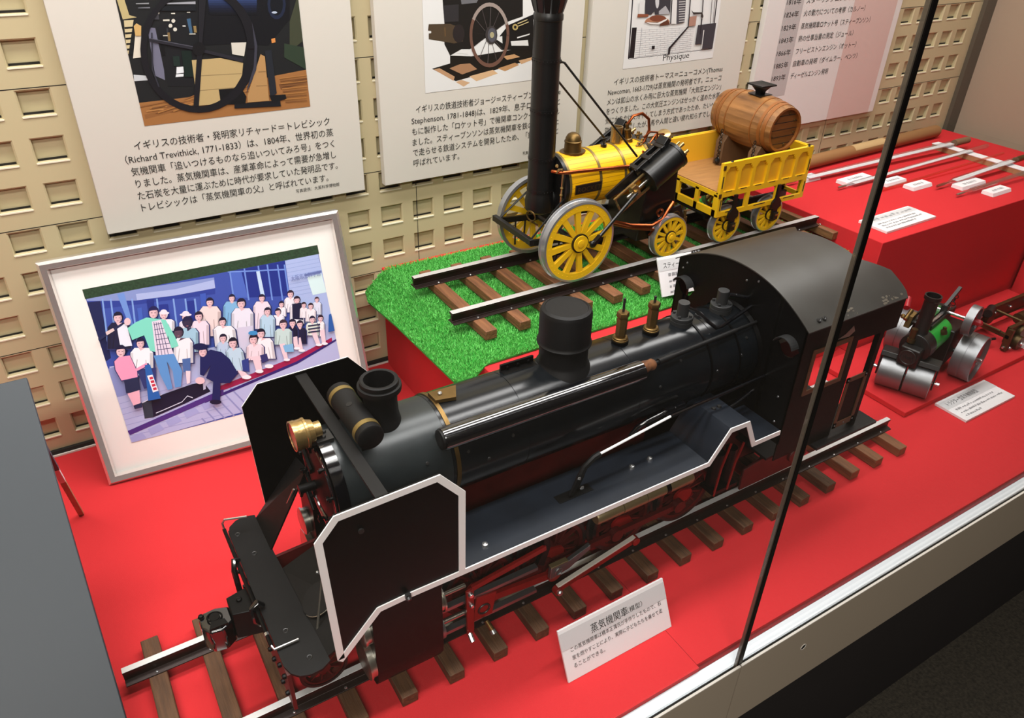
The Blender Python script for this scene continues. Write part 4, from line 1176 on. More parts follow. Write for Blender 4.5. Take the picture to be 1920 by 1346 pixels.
mat('deck_wood', 'A87844', .6, noise=(20, .25), stretch=(1, 8, 1)); mat('chock_wood', '6A4A2C', .7, noise=(30, .3))
mat('hoop', '8E5626', .4, .2); mat('barrel_wood', 'A06E3C', .45, noise=(14, .45), noise_col='64401E', stretch=(6, .8, 6)); mat('barrel_end', '7A4A1E', .5, noise=(16, .4), stretch=(1, 6, 8))
mat('roller_grey', '8A8C8E', .38, .75, noise=(18, .3)); mat('roller_black', '0F0D0C', .45); mat('green_dark', '1C5A28', .4); mat('roller_green', '1E9A34', .4); mat('roller_red', '9C1420', .4)
mat('bronze', '5E4A2C', .42, .75, noise=(20, .35)); mat('brown_tube', '9A6E42', .65, noise=(8, .2), stretch=(.3, 3, 3)); mat('sticker', 'C0A070', .6); mat('cork', '7A5C42', .8)
mat('card_white', 'EDEBEC', .6); mat('card_grey', 'CFCFD0', .6); mat('foam', 'F0ECEE', .7); mat('scale_white', 'FBFBFC', .5); mat('bulb_brown', '8A2A10', .2)
mat('frame_alu', 'ECE8E4', .22, .8); mat('mat_board', 'F2EEE8', .7, noise=(12, .03)); mat('green_strip', '27452A', .85, noise=(300, .5))
mat('turret_grey', '242526', .5)
def yellow_planks():
    m = mat('yellow_planks', 'F2B200', .4); nt = m.node_tree; b = nt.nodes['Principled BSDF']
    tc = nt.nodes.new('ShaderNodeTexCoord'); sp = nt.nodes.new('ShaderNodeSeparateXYZ'); nt.links.new(tc.outputs['Object'], sp.inputs[0])
    at = nt.nodes.new('ShaderNodeMath'); at.operation = 'ARCTAN2'; nt.links.new(sp.outputs[1], at.inputs[0])
    zz = nt.nodes.new('ShaderNodeMath'); zz.operation = 'SUBTRACT'; zz.inputs[1].default_value = 0.153; nt.links.new(sp.outputs[2], zz.inputs[0]); nt.links.new(zz.outputs[0], at.inputs[1])
    mu = nt.nodes.new('ShaderNodeMath'); mu.operation = 'MULTIPLY'; mu.inputs[1].default_value = 36 / (2 * PI); nt.links.new(at.outputs[0], mu.inputs[0])
    fr = nt.nodes.new('ShaderNodeMath'); fr.operation = 'FRACT'; nt.links.new(mu.outputs[0], fr.inputs[0])
    lt = nt.nodes.new('ShaderNodeMath'); lt.operation = 'LESS_THAN'; lt.inputs[1].default_value = .09; nt.links.new(fr.outputs[0], lt.inputs[0])
    x = nt.nodes.new('ShaderNodeMix'); x.data_type = 'RGBA'; x.inputs[6].default_value = (*lin('F2B200'), 1); x.inputs[7].default_value = (*lin('A87400'), 1)
    nt.links.new(lt.outputs[0], x.inputs[0]); nt.links.new(x.outputs[2], b.inputs['Base Color'])
yellow_planks()

# ---------------------------------------------------------------- the setting
WY = 1.24
# red cloth floor of the case, two cloths meeting in a seam
b = MB().m('red_cloth'); b.box(-.95, .5405, .387, WY, -.008, 0); b.box(.5412, 2.26, .392, WY, -.008, 0)
b.m('red_seam_and_shade'); b.box(.5400, .5417, .392, WY, -.004, -.0006); b.box(.5412, 2.26, .3867, .3919, -.02, -.0062); struct(b, 'floor')  # seam line, then a dark strip painting the shade on the front fold
b = MB(); b.box(-3.5, 5, -3.5, 3.2, -.495, -.475); struct(b, 'floor_room', 'carpet')
# back wall of panels with rows of pressed rectangular pockets
def back_wall():
    b = MB().m('wall_paint'); px, pz = .0632, .0637; w, h = .0435, .0355; x0 = -.0735; z0 = .3895
    xs = [x0 + px * k for k in range(-13, 36)]; zt = [z0 + pz * k for k in range(-6, 12)]
    X0, X1, Z0, Z1 = -.95, 2.262, -.02, 1.60
    gx = [X0]; gz = [Z0]
    for x in xs: gx += [x, x + w]
    for z in zt: gz += [z - h, z]
    gx.append(X1); gz.append(Z1)
    V = [[b.bm.verts.new((x, WY, z)) for z in gz] for x in gx]
    d = .009
    for i in range(len(gx) - 1):
        for j in range(len(gz) - 1):
            q = [V[i][j], V[i + 1][j], V[i + 1][j + 1], V[i][j + 1]]
            if i % 2 == 1 and j % 2 == 1 and i < len(gx) - 2 and j < len(gz) - 2:
                xa, xb, za, zb = gx[i], gx[i + 1], gz[j], gz[j + 1]; e = .0022
                r = [b.bm.verts.new(p) for p in ((xa + e, WY + .002, za + .0012), (xb - e, WY + .002, za + .0012), (xb - e, WY + .002, zb - e), (xa + e, WY + .002, zb - e))]
                s = [b.bm.verts.new(p) for p in ((xa + e, WY + d, za + .001), (xb - e, WY + d, za + .001), (xb - e, WY + d * .8, zb - e), (xa + e, WY + d * .8, zb - e))]
                for A_, B_ in ((q, r), (r, s)):
                    for k in range(4): b.face([A_[k], A_[(k + 1) % 4], B_[(k + 1) % 4], B_[k]], False)
                b.face(s, False)
                b.m('slot_dark'); b.poly([(xa + e * 1.5, WY + d - .0012, za + .0012), (xb - e * 1.5, WY + d - .0012, za + .0012), (xb - e * 1.5, WY + d - .0016, za + .0046), (xa + e * 1.5, WY + d - .0016, za + .0046)]); b.m('wall_lip_lit').box(xa + .001, xb - .001, WY - .0012, WY + .001, za - .0013, za + .0006); b.m('wall_paint')
            else: b.face(q, False)
    b.m('slot_dark')
    for k in (-2, -1, 0, 1, 2, 3, 4): b.box(X0, X1, WY - .0002, WY + .001, .3915 + .191 * k - .0006, .3915 + .191 * k + .0006)
    for x in (-.555, .006 - .0, .567, 1.13, 1.69):
        if x != .006: b.box(x - .0006, x + .0006, WY - .0002, WY + .001, Z0, Z1)
    b.m('wall_paint'); b.poly([(X0, WY + .02, Z0), (X1, WY + .02, Z0), (X1, WY + .02, Z1), (X0, WY + .02, Z1)])
    struct(b, 'wall_back')
back_wall()
b = MB(); b.box(2.262, 2.30, .36, WY + .03, -.02, 1.6); struct(b, 'wall_right', 'end_wall')
b = MB(); b.box(-1.0, -.95, .36, WY + .03, -.02, 1.6); struct(b, 'wall_left', 'end_wall')
b = MB(); b.box(2.218, 2.2615, WY - .012, WY - .0005, .0, 1.6); struct(b, 'trim_corner', 'corner_strip')
b = MB(); b.m('slot_dark').box(-.95, 2.21, WY - .006, WY - .0005, .0005, .010); b.m('beige_edge').box(-.95, 2.21, WY - .009, WY - .006, .0005, .0035); struct(b, 'baseboard_back')
b = MB(); b.box(-1.0, 2.30, .36, WY + .03, 1.6, 1.63); struct(b, 'ceiling', 'ceiling_white')
# front edge of the case: white sill, glazing channel, beige fascia panels, dark plinth base
b = MB(); b.box(-.95, 2.26, .3712, .3866, -.02, -.0065); struct(b, 'trim_sill', 'sill_white', .0006)
b = MB().m('slot_dark'); b.box(-.95, 2.26, .3630, .3712, -.02, -.0125); b.m('channel_grey')
b.box(-.95, 2.26, .3690, .3711, -.0125, -.0055); b.box(-.95, 2.26, .3640, .3655, -.0125, -.0065); struct(b, 'trim_channel', None, .0003)
for k, (x0, x1) in enumerate(((-.95, .5868), (.5888, 2.26))):
    b = MB().m('beige_metal')
    b.hexa([(x0, .3606, -.131), (x1, .3606, -.131), (x1, .3632, -.131), (x0, .3632, -.131)], [(x0, .3606, -.0005), (x1, .3606, -.0005), (x1, .3632, -.0005), (x0, .3632, -.0005)])
    b.box(x0, x1, .3632, .378, -.131, -.127)
    b.m('beige_edge'); b.box(x0, x1, .3604, .3634, -.0005, .0012)
    if k:
        b.m('slot_dark').cyl((.719, .3603, -.048), (.719, .362, -.048), .0046, n=16); b.m('beige_edge').torus((.719, .3604, -.048), (0, 1, 0), .0050, .0006, 16, 6)
    struct(b, 'trim_fascia')
b = MB(); b.box(-.95, 2.28, .384, WY, -.475, -.0205); struct(b, 'base_cabinet', 'base_dark')
# the two front panes and the black joint between them
b = MB(); b.box(-.945, .5838, .3656, .3688, -.012, 1.6); struct(b, 'window_1', 'glass')
b = MB(); b.box(.5922, 2.255, .3656, .3688, -.012, 1.6); struct(b, 'window_2', 'glass')
b = MB().m('black_seal'); b.box(.5858, .5920, .3640, .3700, -.012, 1.6); b.m('seal_edge'); b.box(.5840, .5858, .3652, .3692, -.012, 1.6); struct(b, 'trim_joint')

# ---------------------------------------------------------------- wall boards
NX, NZ = Vector((1, 0, 0)), Vector((0, 0, 1))
def board(label, x0, x1, z0, z1, face='board_face'):
    r = thing('exhibit_board', label, 'information board', ((x0 + x1) / 2, WY - .006, z0), group='information boards on the back wall')
    b = MB(); b.box(x0, x1, 1.2255, WY - .0006, z0, z1); b.build('board_panel', face, r, .0006); return r
def lines(root, rows, size, mt='ink', name='caption_text', y=1.2254):
    b = MB()
    for t, x0, x1, z in rows: text_mesh(b, t, (0, y, z), NX, NZ, x0, x1, size, mt)
    return b.build(name, None, root, normals=False)
WF = lambda a, c, l: (a, 1.2251 - l, c)
r = board('grey board with a photo of a dark flywheel engine on stone blocks', .053, .4635, .368, .94)
b = MB(); picture(b, PIC_BEAM, WF); b.build('printed_photograph', None, r, normals=False)
lines(r, [('イギリスの技術者・発明家リチャード＝トレビシック', .117, .412, .4880),
    ('（Richard Trevithick, 1771-1833）は、1804年、世界初の蒸', .101, .416, .4695), ('気機関車「追いつけるものなら追いついてみろ号」をつく', .105, .416, .4510),
    ('りました。蒸気機関車は、産業革命によって需要が急増し', .107, .417, .4325), ('た石炭を大量に運ぶために時代が要求していた発明品です。', .106, .418, .4140), ('トレビシックは「蒸気機関車の父」と呼ばれています。', .107, .400, .3955)], .0138)
lines(r, [('写真提供：大英科学博物館', .343, .418, .3835)], .0070, name='credit_text')
r = board('grey board with a photo of a spoked black engine on gravel track', .501, .909, .369, .94)
b = MB(); picture(b, PIC_ENGINE, WF); b.build('printed_photograph', None, r, normals=False)
lines(r, [('イギリスの鉄道技術者ジョージ＝スティーブンソン(George', .566, .866, .4885), ('Stephenson, 1781-1848)は、1829年、息子ロバートとと', .557, .866, .4700),
    ('もに製作した「ロケット号」で機関車コンクールに優勝し', .557, .866, .4515), ('ました。スティーブンソンは蒸気機関車を鉄のレールの上', .557, .866, .4330), ('で走らせる鉄道システムを開発したため、「鉄道の父」と', .557, .866, .4145), ('呼ばれています。', .557, .649, .3960)], .0138)
lines(r, [('写真提供：大英科学博物館', .786, .862, .3835)], .0070, name='credit_text')
r = board('grey board with a pale engraving of a brick engine house', .927, .1338 * 10, .376, .94)
b = MB(); picture(b, PIC_ENGRAVING, WF); b.build('printed_engraving', None, r, normals=False)
lines(r, [('Physique', 1.112, 1.182, .5275)], .0170, name='script_caption')
lines(r, [('イギリスの技術者トーマス＝ニューコメン(Thomas', .993, 1.284, .4925), ('Newcomen, 1663-1729)は蒸気機関の発明者です。ニューコ', .980, 1.284, .4740),
    ('メンは鉱山の水くみ用に巨大な蒸気機関「大気圧エンジン」', .980, 1.288, .4555), ('をつくりました。この大気圧エンジンはせっかく温めた水蒸', .980, 1.288, .4370), ('気に水をかけて冷やしてしまう方式であったため、たいへん', .980, 1.288, .4185), ('効率が悪いでしたが、馬や人間と違い疲れ知らずでした。', .980, 1.285, .4000)], .0138)
r = board('pale pink striped board listing the years of engine inventions', 1.387, 1.848, .343, .94, 'board_face_cool')
b = MB().m('board_grey'); b.poly([(1.441, 1.2253, .420), (1.497, 1.2253, .420), (1.497, 1.2253, .93), (1.441, 1.2253, .93)])
b.m('board_pink'); b.poly([(1.669, 1.2253, .3435), (1.828, 1.2253, .3435), (1.828, 1.2253, .93), (1.669, 1.2253, .93)]); b.build('printed_stripes', None, r, normals=False)
YR = [('1816年', 'スターリングエンジン発明', 1.690, .614), ('1824年', '火の動力についての考察（カルノー）', 1.712, .5885), ('1829年', '蒸気機関車ロケット号（スティーブンソン）', 1.742, .5620), ('1843年', '熱の仕事当量の測定（ジュール）', 1.691, .5360), ('1866年', 'フリーピストンエンジン（オットー）', 1.712, .5095), ('1885年', '自動車の発明（ダイムラー、ベンツ）', 1.727, .4830), ('1893年', 'ディーゼルエンジン発明', 1.632, .4560)]
lines(r, [(a, 1.444, 1.488, z) for a, t, x, z in YR] + [(t, 1.505, x, z) for a, t, x, z in YR], .0142)

# ---------------------------------------------------------------- framed group photograph, leaning on the wall
FO = Vector((-.046, 1.117, .0006)); FU = Vector((.9935, -.1078, .0368)).normalized(); FV = Vector((-.0082, .2540, .9672)).normalized(); FN = FU.cross(FV)
def FP(a, c, l=0.): return FO + FU * a + FV * c + FN * l
r = thing('framed_photograph', 'silver framed group photo of children sitting along a miniature train', 'picture frame', FO)
b = MB(); fw, fh, t = .4406, .3629, .018
def fbox(b, a0, a1, c0, c1, l0, l1): b.hexa([FP(a0, c0, l0), FP(a1, c0, l0), FP(a1, c1, l0), FP(a0, c1, l0)], [FP(a0, c0, l1), FP(a1, c0, l1), FP(a1, c1, l1), FP(a0, c1, l1)])
prof = [(0, -.014), (0, .004), (.004, .0075), (.0115, .0045), (.0135, -.001), (.0135, -.008)]
ring = []
for ins, l in prof: ring.append([FP(ins, ins, l), FP(fw - ins, ins, l), FP(fw - ins, fh - ins, l), FP(ins, fh - ins, l)])
vs = [[b.bm.verts.new(p) for p in q] for q in ring]
for A_, B_ in zip(vs, vs[1:]):
    for k in range(4): b.face([A_[k], A_[(k + 1) % 4], B_[(k + 1) % 4], B_[k]], False)
b.build('frame', 'frame_alu', r)
b = MB(); fbox(b, .012, fw - .012, .012, fh - .012, -.013, -.0065); b.build('mat_board', 'mat_board', r)
b = MB(); b.poly([FP(.0465, .2965, -.0062), FP(.3985, .2965, -.0062), FP(.3985, .3115, -.0062), FP(.0465, .3115, -.0062)]); b.build('green_backing_strip', 'green_strip', r)
b = MB(); picture(b, PIC_GROUP, lambda a, c, l: FP(a, c, -.0062 + l)); b.build('printed_photograph', None, r, normals=False)
b = MB(); text_mesh(b, '大阪市立科学館', FP(.345, .262, -.0038), FU, FV, 0, .049, .010, printmat((106, 120, 176))); b.build('building_sign_in_photograph', None, r, normals=False)

# ---------------------------------------------------------------- sloping grey caption panel at the left
r = thing('caption_stand', 'large plain dark grey sloping panel at the left edge', 'sign panel', (-.33, .73, 0))
b = MB(); c, s = math.cos(PI / 4), math.sin(PI / 4); th = .009
P0 = Vector((0, .558, .0005)); D = Vector((0, c, s)) * .487; Nn = Vector((0, s, -c)) * th
b.prism([Vector((-.60, 0, 0)) + P0, Vector((-.0815, 0, 0)) + P0, Vector((-.0815, 0, 0)) + P0 + D, Vector((-.60, 0, 0)) + P0 + D], Nn); b.build('panel', 'slate', r, .001)
for x in (-.0925, -.58):
    b = MB(); b.bar((x, .880, .300), (x, .960, .170), .006, .008, (1, 0, 0)); b.build('hinge_strap', 'navy', r)
    b = MB().m('card_white').bar((x, .960, .170), (x, .985, .130), .006, .007, (1, 0, 0)); b.m('pale_wood').bar((x, .985, .130), (x, 1.066, .0005), .006, .007, (1, 0, 0)); b.build('prop_leg', None, r)

# ---------------------------------------------------------------- red cloth-covered plinths
def plinth(name, label, pts, z0, z1, group='red cloth-covered plinths'):
    b = MB(); b.prism([(x, y, z0) for x, y in pts], (0, 0, z1 - z0)); o = b.build(name, 'red_cloth', None, .0015); return tag(o, label, 'plinth', group)
plinth('display_plinth', 'red plinth carrying the artificial turf and the yellow engine', [(.484, .815), (1.333, .815), (1.333, 1.2285), (.484, 1.2285)], .0004, .213)
plinth('display_plinth', 'tall red plinth carrying the row of glass thermometers', [(1.3465, .795), (2.20, .800), (2.20, 1.2265), (1.3365, 1.2265)], .0004, .252)
plinth('display_board', 'low red base board under the toy road roller', [(1.245, .592), (1.925, .598), (1.925, .790), (1.245, .790)], .0004, .0115)
plinth('display_plinth', 'plain red plinth cut off by the right edge of the photo', [(1.945, .40), (2.255, .40), (2.255, .790), (1.945, .790)], .0004, .142)
# ---------------------------------------------------------------- railway tracks
def rail_section(y, z0, h=.019, f=.0105, w=.0042):
    """I-shaped rail profile in the YZ plane, foot width 2f"""
    return [(y - f, z0), (y + f, z0), (y + f, z0 + .0016), (y + .0022, z0 + .0034), (y + .0022, z0 + h - .0055), (y + w, z0 + h - .0042), (y + w, z0 + h), (y - w, z0 + h), (y - w, z0 + h - .0042), (y - .0022, z0 + h - .0055), (y - .0022, z0 + .0034), (y - f, z0 + .0016)]
def make_rail(root, x0, x1, y, z0, screws, top):
    b = MB().m('rail_web'); b.prism([(x0, a, c) for a, c in rail_section(y, z0, w=.0042 if top == 'rail_top' else .0056)], (x1 - x0, 0, 0)); o = b.build('rail', None, root, .0003)
    o.data.materials.append(MATS[top]); zt = z0 + .0185 - OFF[root.name].z
    for p in o.data.polygons:
        if p.center.z > zt and abs(p.normal.z) > .5: p.material_index = 1
    for x in screws: MB().ball((x, y - .0072, z0 + .0022), .0021, 8, (1, 1, .7)).build('rail_screw', 'screw', o)
YC = .647
tr = thing('railway_track', 'long model track under the black locomotive on the red floor', 'model track', (.55, YC, 0))
sx = [1.1425 - .0625 * k for k in range(20)]
first = None
for k, x in enumerate(sx):
    b = MB(); w = .0103; j = random.uniform(-.002, .002)
    b.box(x - w, x + w, .5255 + j, .7655 + j, .0003, .0172 + random.uniform(-.0006, .0004)); b.build('sleeper', 'sleeper_wood' if k > 2 else 'sleeper_wood_light', tr, .0012)
make_rail(tr, -.0800, 1.168, .5795, .0172, sx, 'rail_top'); make_rail(tr, -.0800, 1.168, .7145, .0172, sx, 'rail_top')
YR_ = 1.013; ZT = .222
tr2 = thing('railway_track', 'shorter model track lying on the artificial turf', 'model track', (.9, YR_, ZT))
for k in range(14):
    x = .5265 + .0625 * k; b = MB(); j = random.uniform(-.002, .002)
    b.box(x - .0103, x + .0103, .893 + j, 1.133 + j, ZT + .0003, ZT + .0165); b.build('sleeper', 'sleeper_wood_light', tr2, .0012)
make_rail(tr2, .482, 1.3325, .9435, ZT + .0165, [.5265 + .0625 * k for k in range(14)], 'rail_dull'); make_rail(tr2, .482, 1.3325, 1.0825, ZT + .0165, [.5265 + .0625 * k for k in range(14)], 'rail_dull')

# ---------------------------------------------------------------- artificial turf mat draped over the plinth
def turf():
    out = [(.476, 1.214), (.440, 1.205), (.433, 1.174), (.439, 1.067), (.442, .944), (.444, .861), (.468, .838), (.492, .842), (.9, .846), (1.322, .845), (1.326, 1.02), (1.327, 1.208), (.9, 1.211), (.60, 1.210)]
    def zt(x): return .2165 - .7 * max(0, .487 - x) + .0006
    def inside(x, y):
        c = False; n = len(out)
        for i in range(n):
            x1, y1 = out[i]; x2, y2 = out[i - 1]
            if (y1 > y) != (y2 > y) and x < (x2 - x1) * (y - y1) / (y2 - y1) + x1: c = not c
        return c
    b = MB(); bm = b.bm; n = len(out); c = [1.0, 1.02]
    t = [bm.verts.new((x, y, zt(x))) for x, y in out]; d = [bm.verts.new((x, y, zt(x) - .003)) for x, y in out]
    # split at the plinth edge so that the overhang can hang down
    b.face(t, False); b.face(d[::-1], False)
    for i in range(n): b.face([t[i], d[i], d[(i + 1) % n], t[(i + 1) % n]], False)
    geom = bm.verts[:] + bm.edges[:] + bm.faces[:]
    bmesh.ops.bisect_plane(bm, geom=geom, plane_co=(.487, 0, 0), plane_no=(1, 0, 0))
    for v in bm.verts:
        if abs(v.co.x - .487) < 1e-4: v.co.z = zt(v.co.x) - (.003 if v.co.z < .2140 and v.co.z < zt(v.co.x) - .0015 else 0)
    o = b.build('turf_mat', 'turf_base'); tag(o, 'bright green artificial turf mat draped over the red plinth edge', 'artificial turf')
    rng = np.random.default_rng(3); N = 120000
    P = np.empty((0, 2))
    q = np.stack([rng.uniform(.432, 1.328, int(N * 1.0)), rng.uniform(.836, 1.216, int(N * 1.0))], 1)
    keep = np.array([inside(a, c) for a, c in q]); q = q[keep]
    # thin out what the tender and engine cover
    n = len(q); z = .2165 - .7 * np.maximum(0, .487 - q[:, 0]) + .0004
    ang = rng.uniform(0, 2 * PI, n); wid = rng.uniform(.0005, .0009, n); hei = rng.uniform(.0030, .0058, n); lean = rng.uniform(.0005, .0050, n); la = rng.uniform(0, 2 * PI, n)
    dx, dy = np.cos(ang) * wid, np.sin(ang) * wid
    base = np.stack([q[:, 0], q[:, 1], z], 1); tip = base + np.stack([np.cos(la) * lean, np.sin(la) * lean, hei], 1)
    sd = np.stack([dx, dy, np.zeros(n)], 1)
    co = np.stack([base - sd, base + sd, tip + sd * .35, tip - sd * .35], 1).reshape(-1, 3) - np.array(o.location)
    me = bpy.data.meshes.new('grass_blades'); me.vertices.add(4 * n); me.vertices.foreach_set('co', co.ravel().astype('f'))
    me.loops.add(4 * n); me.loops.foreach_set('vertex_index', np.arange(4 * n, dtype='i')); me.polygons.add(n); me.polygons.foreach_set('loop_start', np.arange(0, 4 * n, 4, dtype='i'))
    me.update(calc_edges=True); me.validate(); me.materials.append(MATS['turf_blade'])
    g = bpy.data.objects.new('grass_blades', me); COL.objects.link(g); g.parent = o; g['kind'] = 'stuff'
turf()

# ---------------------------------------------------------------- the large black steam locomotive
ZB, RB = .2745, .0605
L = thing('steam_locomotive', 'large black model steam locomotive without tender, white-edged running board', 'model locomotive', (.55, YC, .0365))
X = Vector((1, 0, 0))
def ringx(x, r, w, y=YC, z=ZB, n=48): return [(r, x - w / 2), (r, x + w / 2)]
# boiler barrel with lagging seams
b = MB(); pr = [(RB, .300)]
for x in (.400, .566, .706):
    pr += [(RB, x - .0009), (RB - .0006, x - .0006), (RB - .0006, x + .0006), (RB, x + .0009)]
pr += [(RB, .783)]; b.lathe(pr, (0, YC, ZB), X, 64); b.build('boiler', 'boiler_black', L)
b = MB(); b.lathe([(RB - .0004, .172), (RB - .0004, .305)], (0, YC, ZB), X, 64); sb = b.build('smokebox', 'smokebox_black', L)
b = MB(); b.lathe([(RB - .001, .1665), (RB + .0012, .1665), (RB + .0012, .1790), (RB - .001, .1790)], (0, YC, ZB), X, 64, False); b.build('front_ring', 'gloss_black', sb)
# smokebox door
b = MB(); b.lathe([(0, .1605), (.012, .1606), (.030, .1630), (.0455, .1668), (.0470, .1700), (.0590, .1702)], (0, YC, ZB), X, 48, False); dr = b.build('smokebox_door', 'loco_black', L)
b = MB(); b.torus((.1660, YC, ZB), X, .0480, .0022, 48, 8); b.torus((.1655, YC, ZB), X, .0535, .0016, 48, 6); b.build('door_ring', 'gloss_black', dr)
b = MB(); b.cyl((.1605, YC, ZB), (.1440, YC, ZB), .0052, n=16).cyl((.1440, YC, ZB), (.1420, YC, ZB), .0060, n=16).cyl((.150, YC, ZB), (.150, YC - .020, ZB - .016), .0018, n=8).cyl((.147, YC, ZB), (.147, YC + .014, ZB - .022), .0018, n=8); b.build('door_handle', 'loco_black', dr)
for z in (.020, -.020):
    b = MB(); b.bar((.1630, YC + .046, ZB + z), (.1590, YC + .004, ZB + z * .8), .006, .003, X).cyl((.1650, YC + .050, ZB + z - .006), (.1650, YC + .050, ZB + z + .006), .0028, n=10); b.build('door_hinge', 'loco_black', dr)
for k in range(10):
    a = k * 2 * PI / 10 + .3; yy, zz = YC + .0505 * math.cos(a), ZB + .0505 * math.sin(a)
    b = MB(); b.cyl((.168, yy, zz), (.1575, yy, zz), .0018, n=8).bar((.1600, yy - math.cos(a) * .006, zz - math.sin(a) * .006), (.1600, yy + math.cos(a) * .005, zz + math.sin(a) * .005), .003, .003, X); b.build('door_clamp', 'loco_black', dr)
# foot bracket of the front ring
b = MB(); b.box(.160, .186, YC - .066, YC - .052, .268, .2715).bolt((.168, YC - .060, .2715), (0, 0, 1), .0030, .003).box(.172, .180, YC - .062, YC - .054, .215, .268); b.build('ring_bracket', 'loco_black', sb)
# boiler bands
for x, w, mt in ((.3065, .005, 'brass_dull'), (.690, .003, 'loco_black'), (.742, .003, 'loco_black')):
    b = MB(); b.lathe([(RB, x - w / 2), (RB + .0012, x - w / 2), (RB + .0012, x + w / 2), (RB, x + w / 2)], (0, YC, ZB), X, 64, False); bd = b.build('boiler_band', mt, L)
    if mt == 'brass_dull':
        b = MB().m('brass_dull'); b.prism([(.305, YC + .012, ZB + RB + .0008), (.340, YC + .010, ZB + RB + .0008), (.330, YC - .010, ZB + RB - .0004), (.306, YC - .006, ZB + RB + .0006)], (0, 0, .0045)); b.m('screw').bolt((.316, YC + .003, ZB + RB + .0055), (0, 0, 1), .0026, .002); b.build('band_clamp', None, bd, label='brass clamp piece with a screw')
for x, a in ((.379, 1.2), (.270, 1.15), (.320, 1.2), (.640, .9), (.560, .85), (.60, 1.3), (.745, 1.25), (.76, .9), (.70, 1.42), (.345, 1.5)):
    d = Vector((0, -math.sin(a), math.cos(a))); MB().lathe([(.0022, 0), (.0018, .0012), (0, .0014)], Vector((x, YC, ZB)) + d * RB, d, 8).build('boiler_screw', 'steel_dark', L)
# chimney
b = MB(); b.lathe([(.0255, -.012), (.0232, .000), (.0205, .007), (.0188, .016), (.0182, .030), (.0190, .043), (.0236, .0455), (.0240, .0490), (.0236, .0520), (.0212, .0525), (.0210, .0575), (.0196, .0585), (.0166, .0580), (.0160, .05), (.0158, .010), (0, .008)], (.243, YC, .3285), (0, 0, 1), 48); b.build('chimney', 'matt_black', L)
# feed water heater across the front of the chimney
b = MB().m('matt_black'); b.lathe([(.0128, 0), (.0146, .0012), (.0146, .0100)], (.2125, YC - .0465, .3505), (0, 1, 0), 32, True)
b.lathe([(.0146, .0100), (.0146, .0830)], (.2125, YC - .0465, .3505), (0, 1, 0), 32, False); b.lathe([(.0146, .083), (.0146, .0918), (.0128, .093)], (.2125, YC - .0465, .3505), (0, 1, 0), 32, True)
b.m('slot_dark'); b.lathe([(0, 0), (.0034, .0002), (.0034, .0003)], (.2085, YC + .002, .36455), (-.27, 0, .96), 16); b.m('matt_black').box(.206, .219, YC - .032, YC - .026, .325, .345).box(.206, .219, YC + .026, YC + .032, .325, .345)
fh_ = b.build('feedwater_heater', None, L)
for y in (YC - .0345, YC + .0345):
    b = MB(); b.lathe([(.0144, -.0032), (.0151, -.0032), (.0151, .0032), (.0144, .0032)], (.2125, y, .3505), (0, 1, 0), 32, False); b.build('brass_band', 'band_brass', fh_, label='dull brass band')
# headlamp
b = MB().m('brass'); b.lathe([(.0150, .1440), (.0166, .1440), (.0166, .1490), (.0160, .1500), (.0160, .1560), (.0166, .1565), (.0166, .1590), (.0140, .1600), (.0120, .1660), (.0085, .1665), (.0085, .174)], (0, YC, .3470), X, 32, False)
b.m('silver').lathe([(0, .1475), (.0150, .1450)], (0, YC, .3470), X, 32, False).m('brass_dull').lathe([(.0120, .1660), (0, .1662)], (0, YC, .3470), X, 24, False)
b.lathe([(.0085, .174), (0, .1742)], (0, YC, .347), X, 24, False)
hl = b.build('headlamp', None, L); b = MB(); b.box(.166, .184, YC - .012, YC + .006, .3345, .3385).bolt((.175, YC - .006, .3385), (0, 0, 1), .0024, .0024).bolt((.178, YC + .002, .3385), (0, 0, 1), .0024, .0024).box(.156, .170, YC - .004, YC + .004, .3300, .3370); b.build('lamp_bracket', 'steel_dark', hl)
# sand and steam dome
b = MB(); b.lathe([(.0375, -.012), (.0340, .0005), (.0312, .0040), (.0304, .0080), (.0304, .0290), (.0336, .0310), (.0340, .0330), (.0326, .0345), (.0320, .0370), (.0318, .0725), (.0300, .0770), (.0262, .0790), (.0255, .0782), (0, .0784)], (.4845, YC, .3315), (0, 0, 1), 56); dm = b.build('dome', 'matt_black', L)
# safety valves
for x in (.574, .6255):
    b = MB().m('loco_black'); b.lathe([(.0112, -.006), (.0112, .0042)], (x, YC, .3345), (0, 0, 1), 24); b.m('brass_dull')
    b.lathe([(.0104, .0042), (.0104, .0060), (.0098, .0064), (.0098, .0084), (.0086, .0095)], (x, YC, .3345), (0, 0, 1), 24); b.lathe([(.0066, .0095), (.0066, .0120)], (x, YC, .3345), (0, 0, 1), 24)
    b.lathe([(.0072, .0120), (.0072, .0355)], (x, YC, .3345), (0, 0, 1), 6); b.lathe([(.0064, .0355), (.0064, .0375)], (x, YC, .3345), (0, 0, 1), 20); b.lathe([(.0074, .0375), (.0082, .0385), (.0082, .0440), (.0074, .0450)], (x, YC, .3345), (0, 0, 1), 6)
    b.m('steel_dark').cyl((x, YC, .3785), (x, YC, .3985 if x < .6 else .3885), .0017, n=8); b.build('safety_valve', None, L)
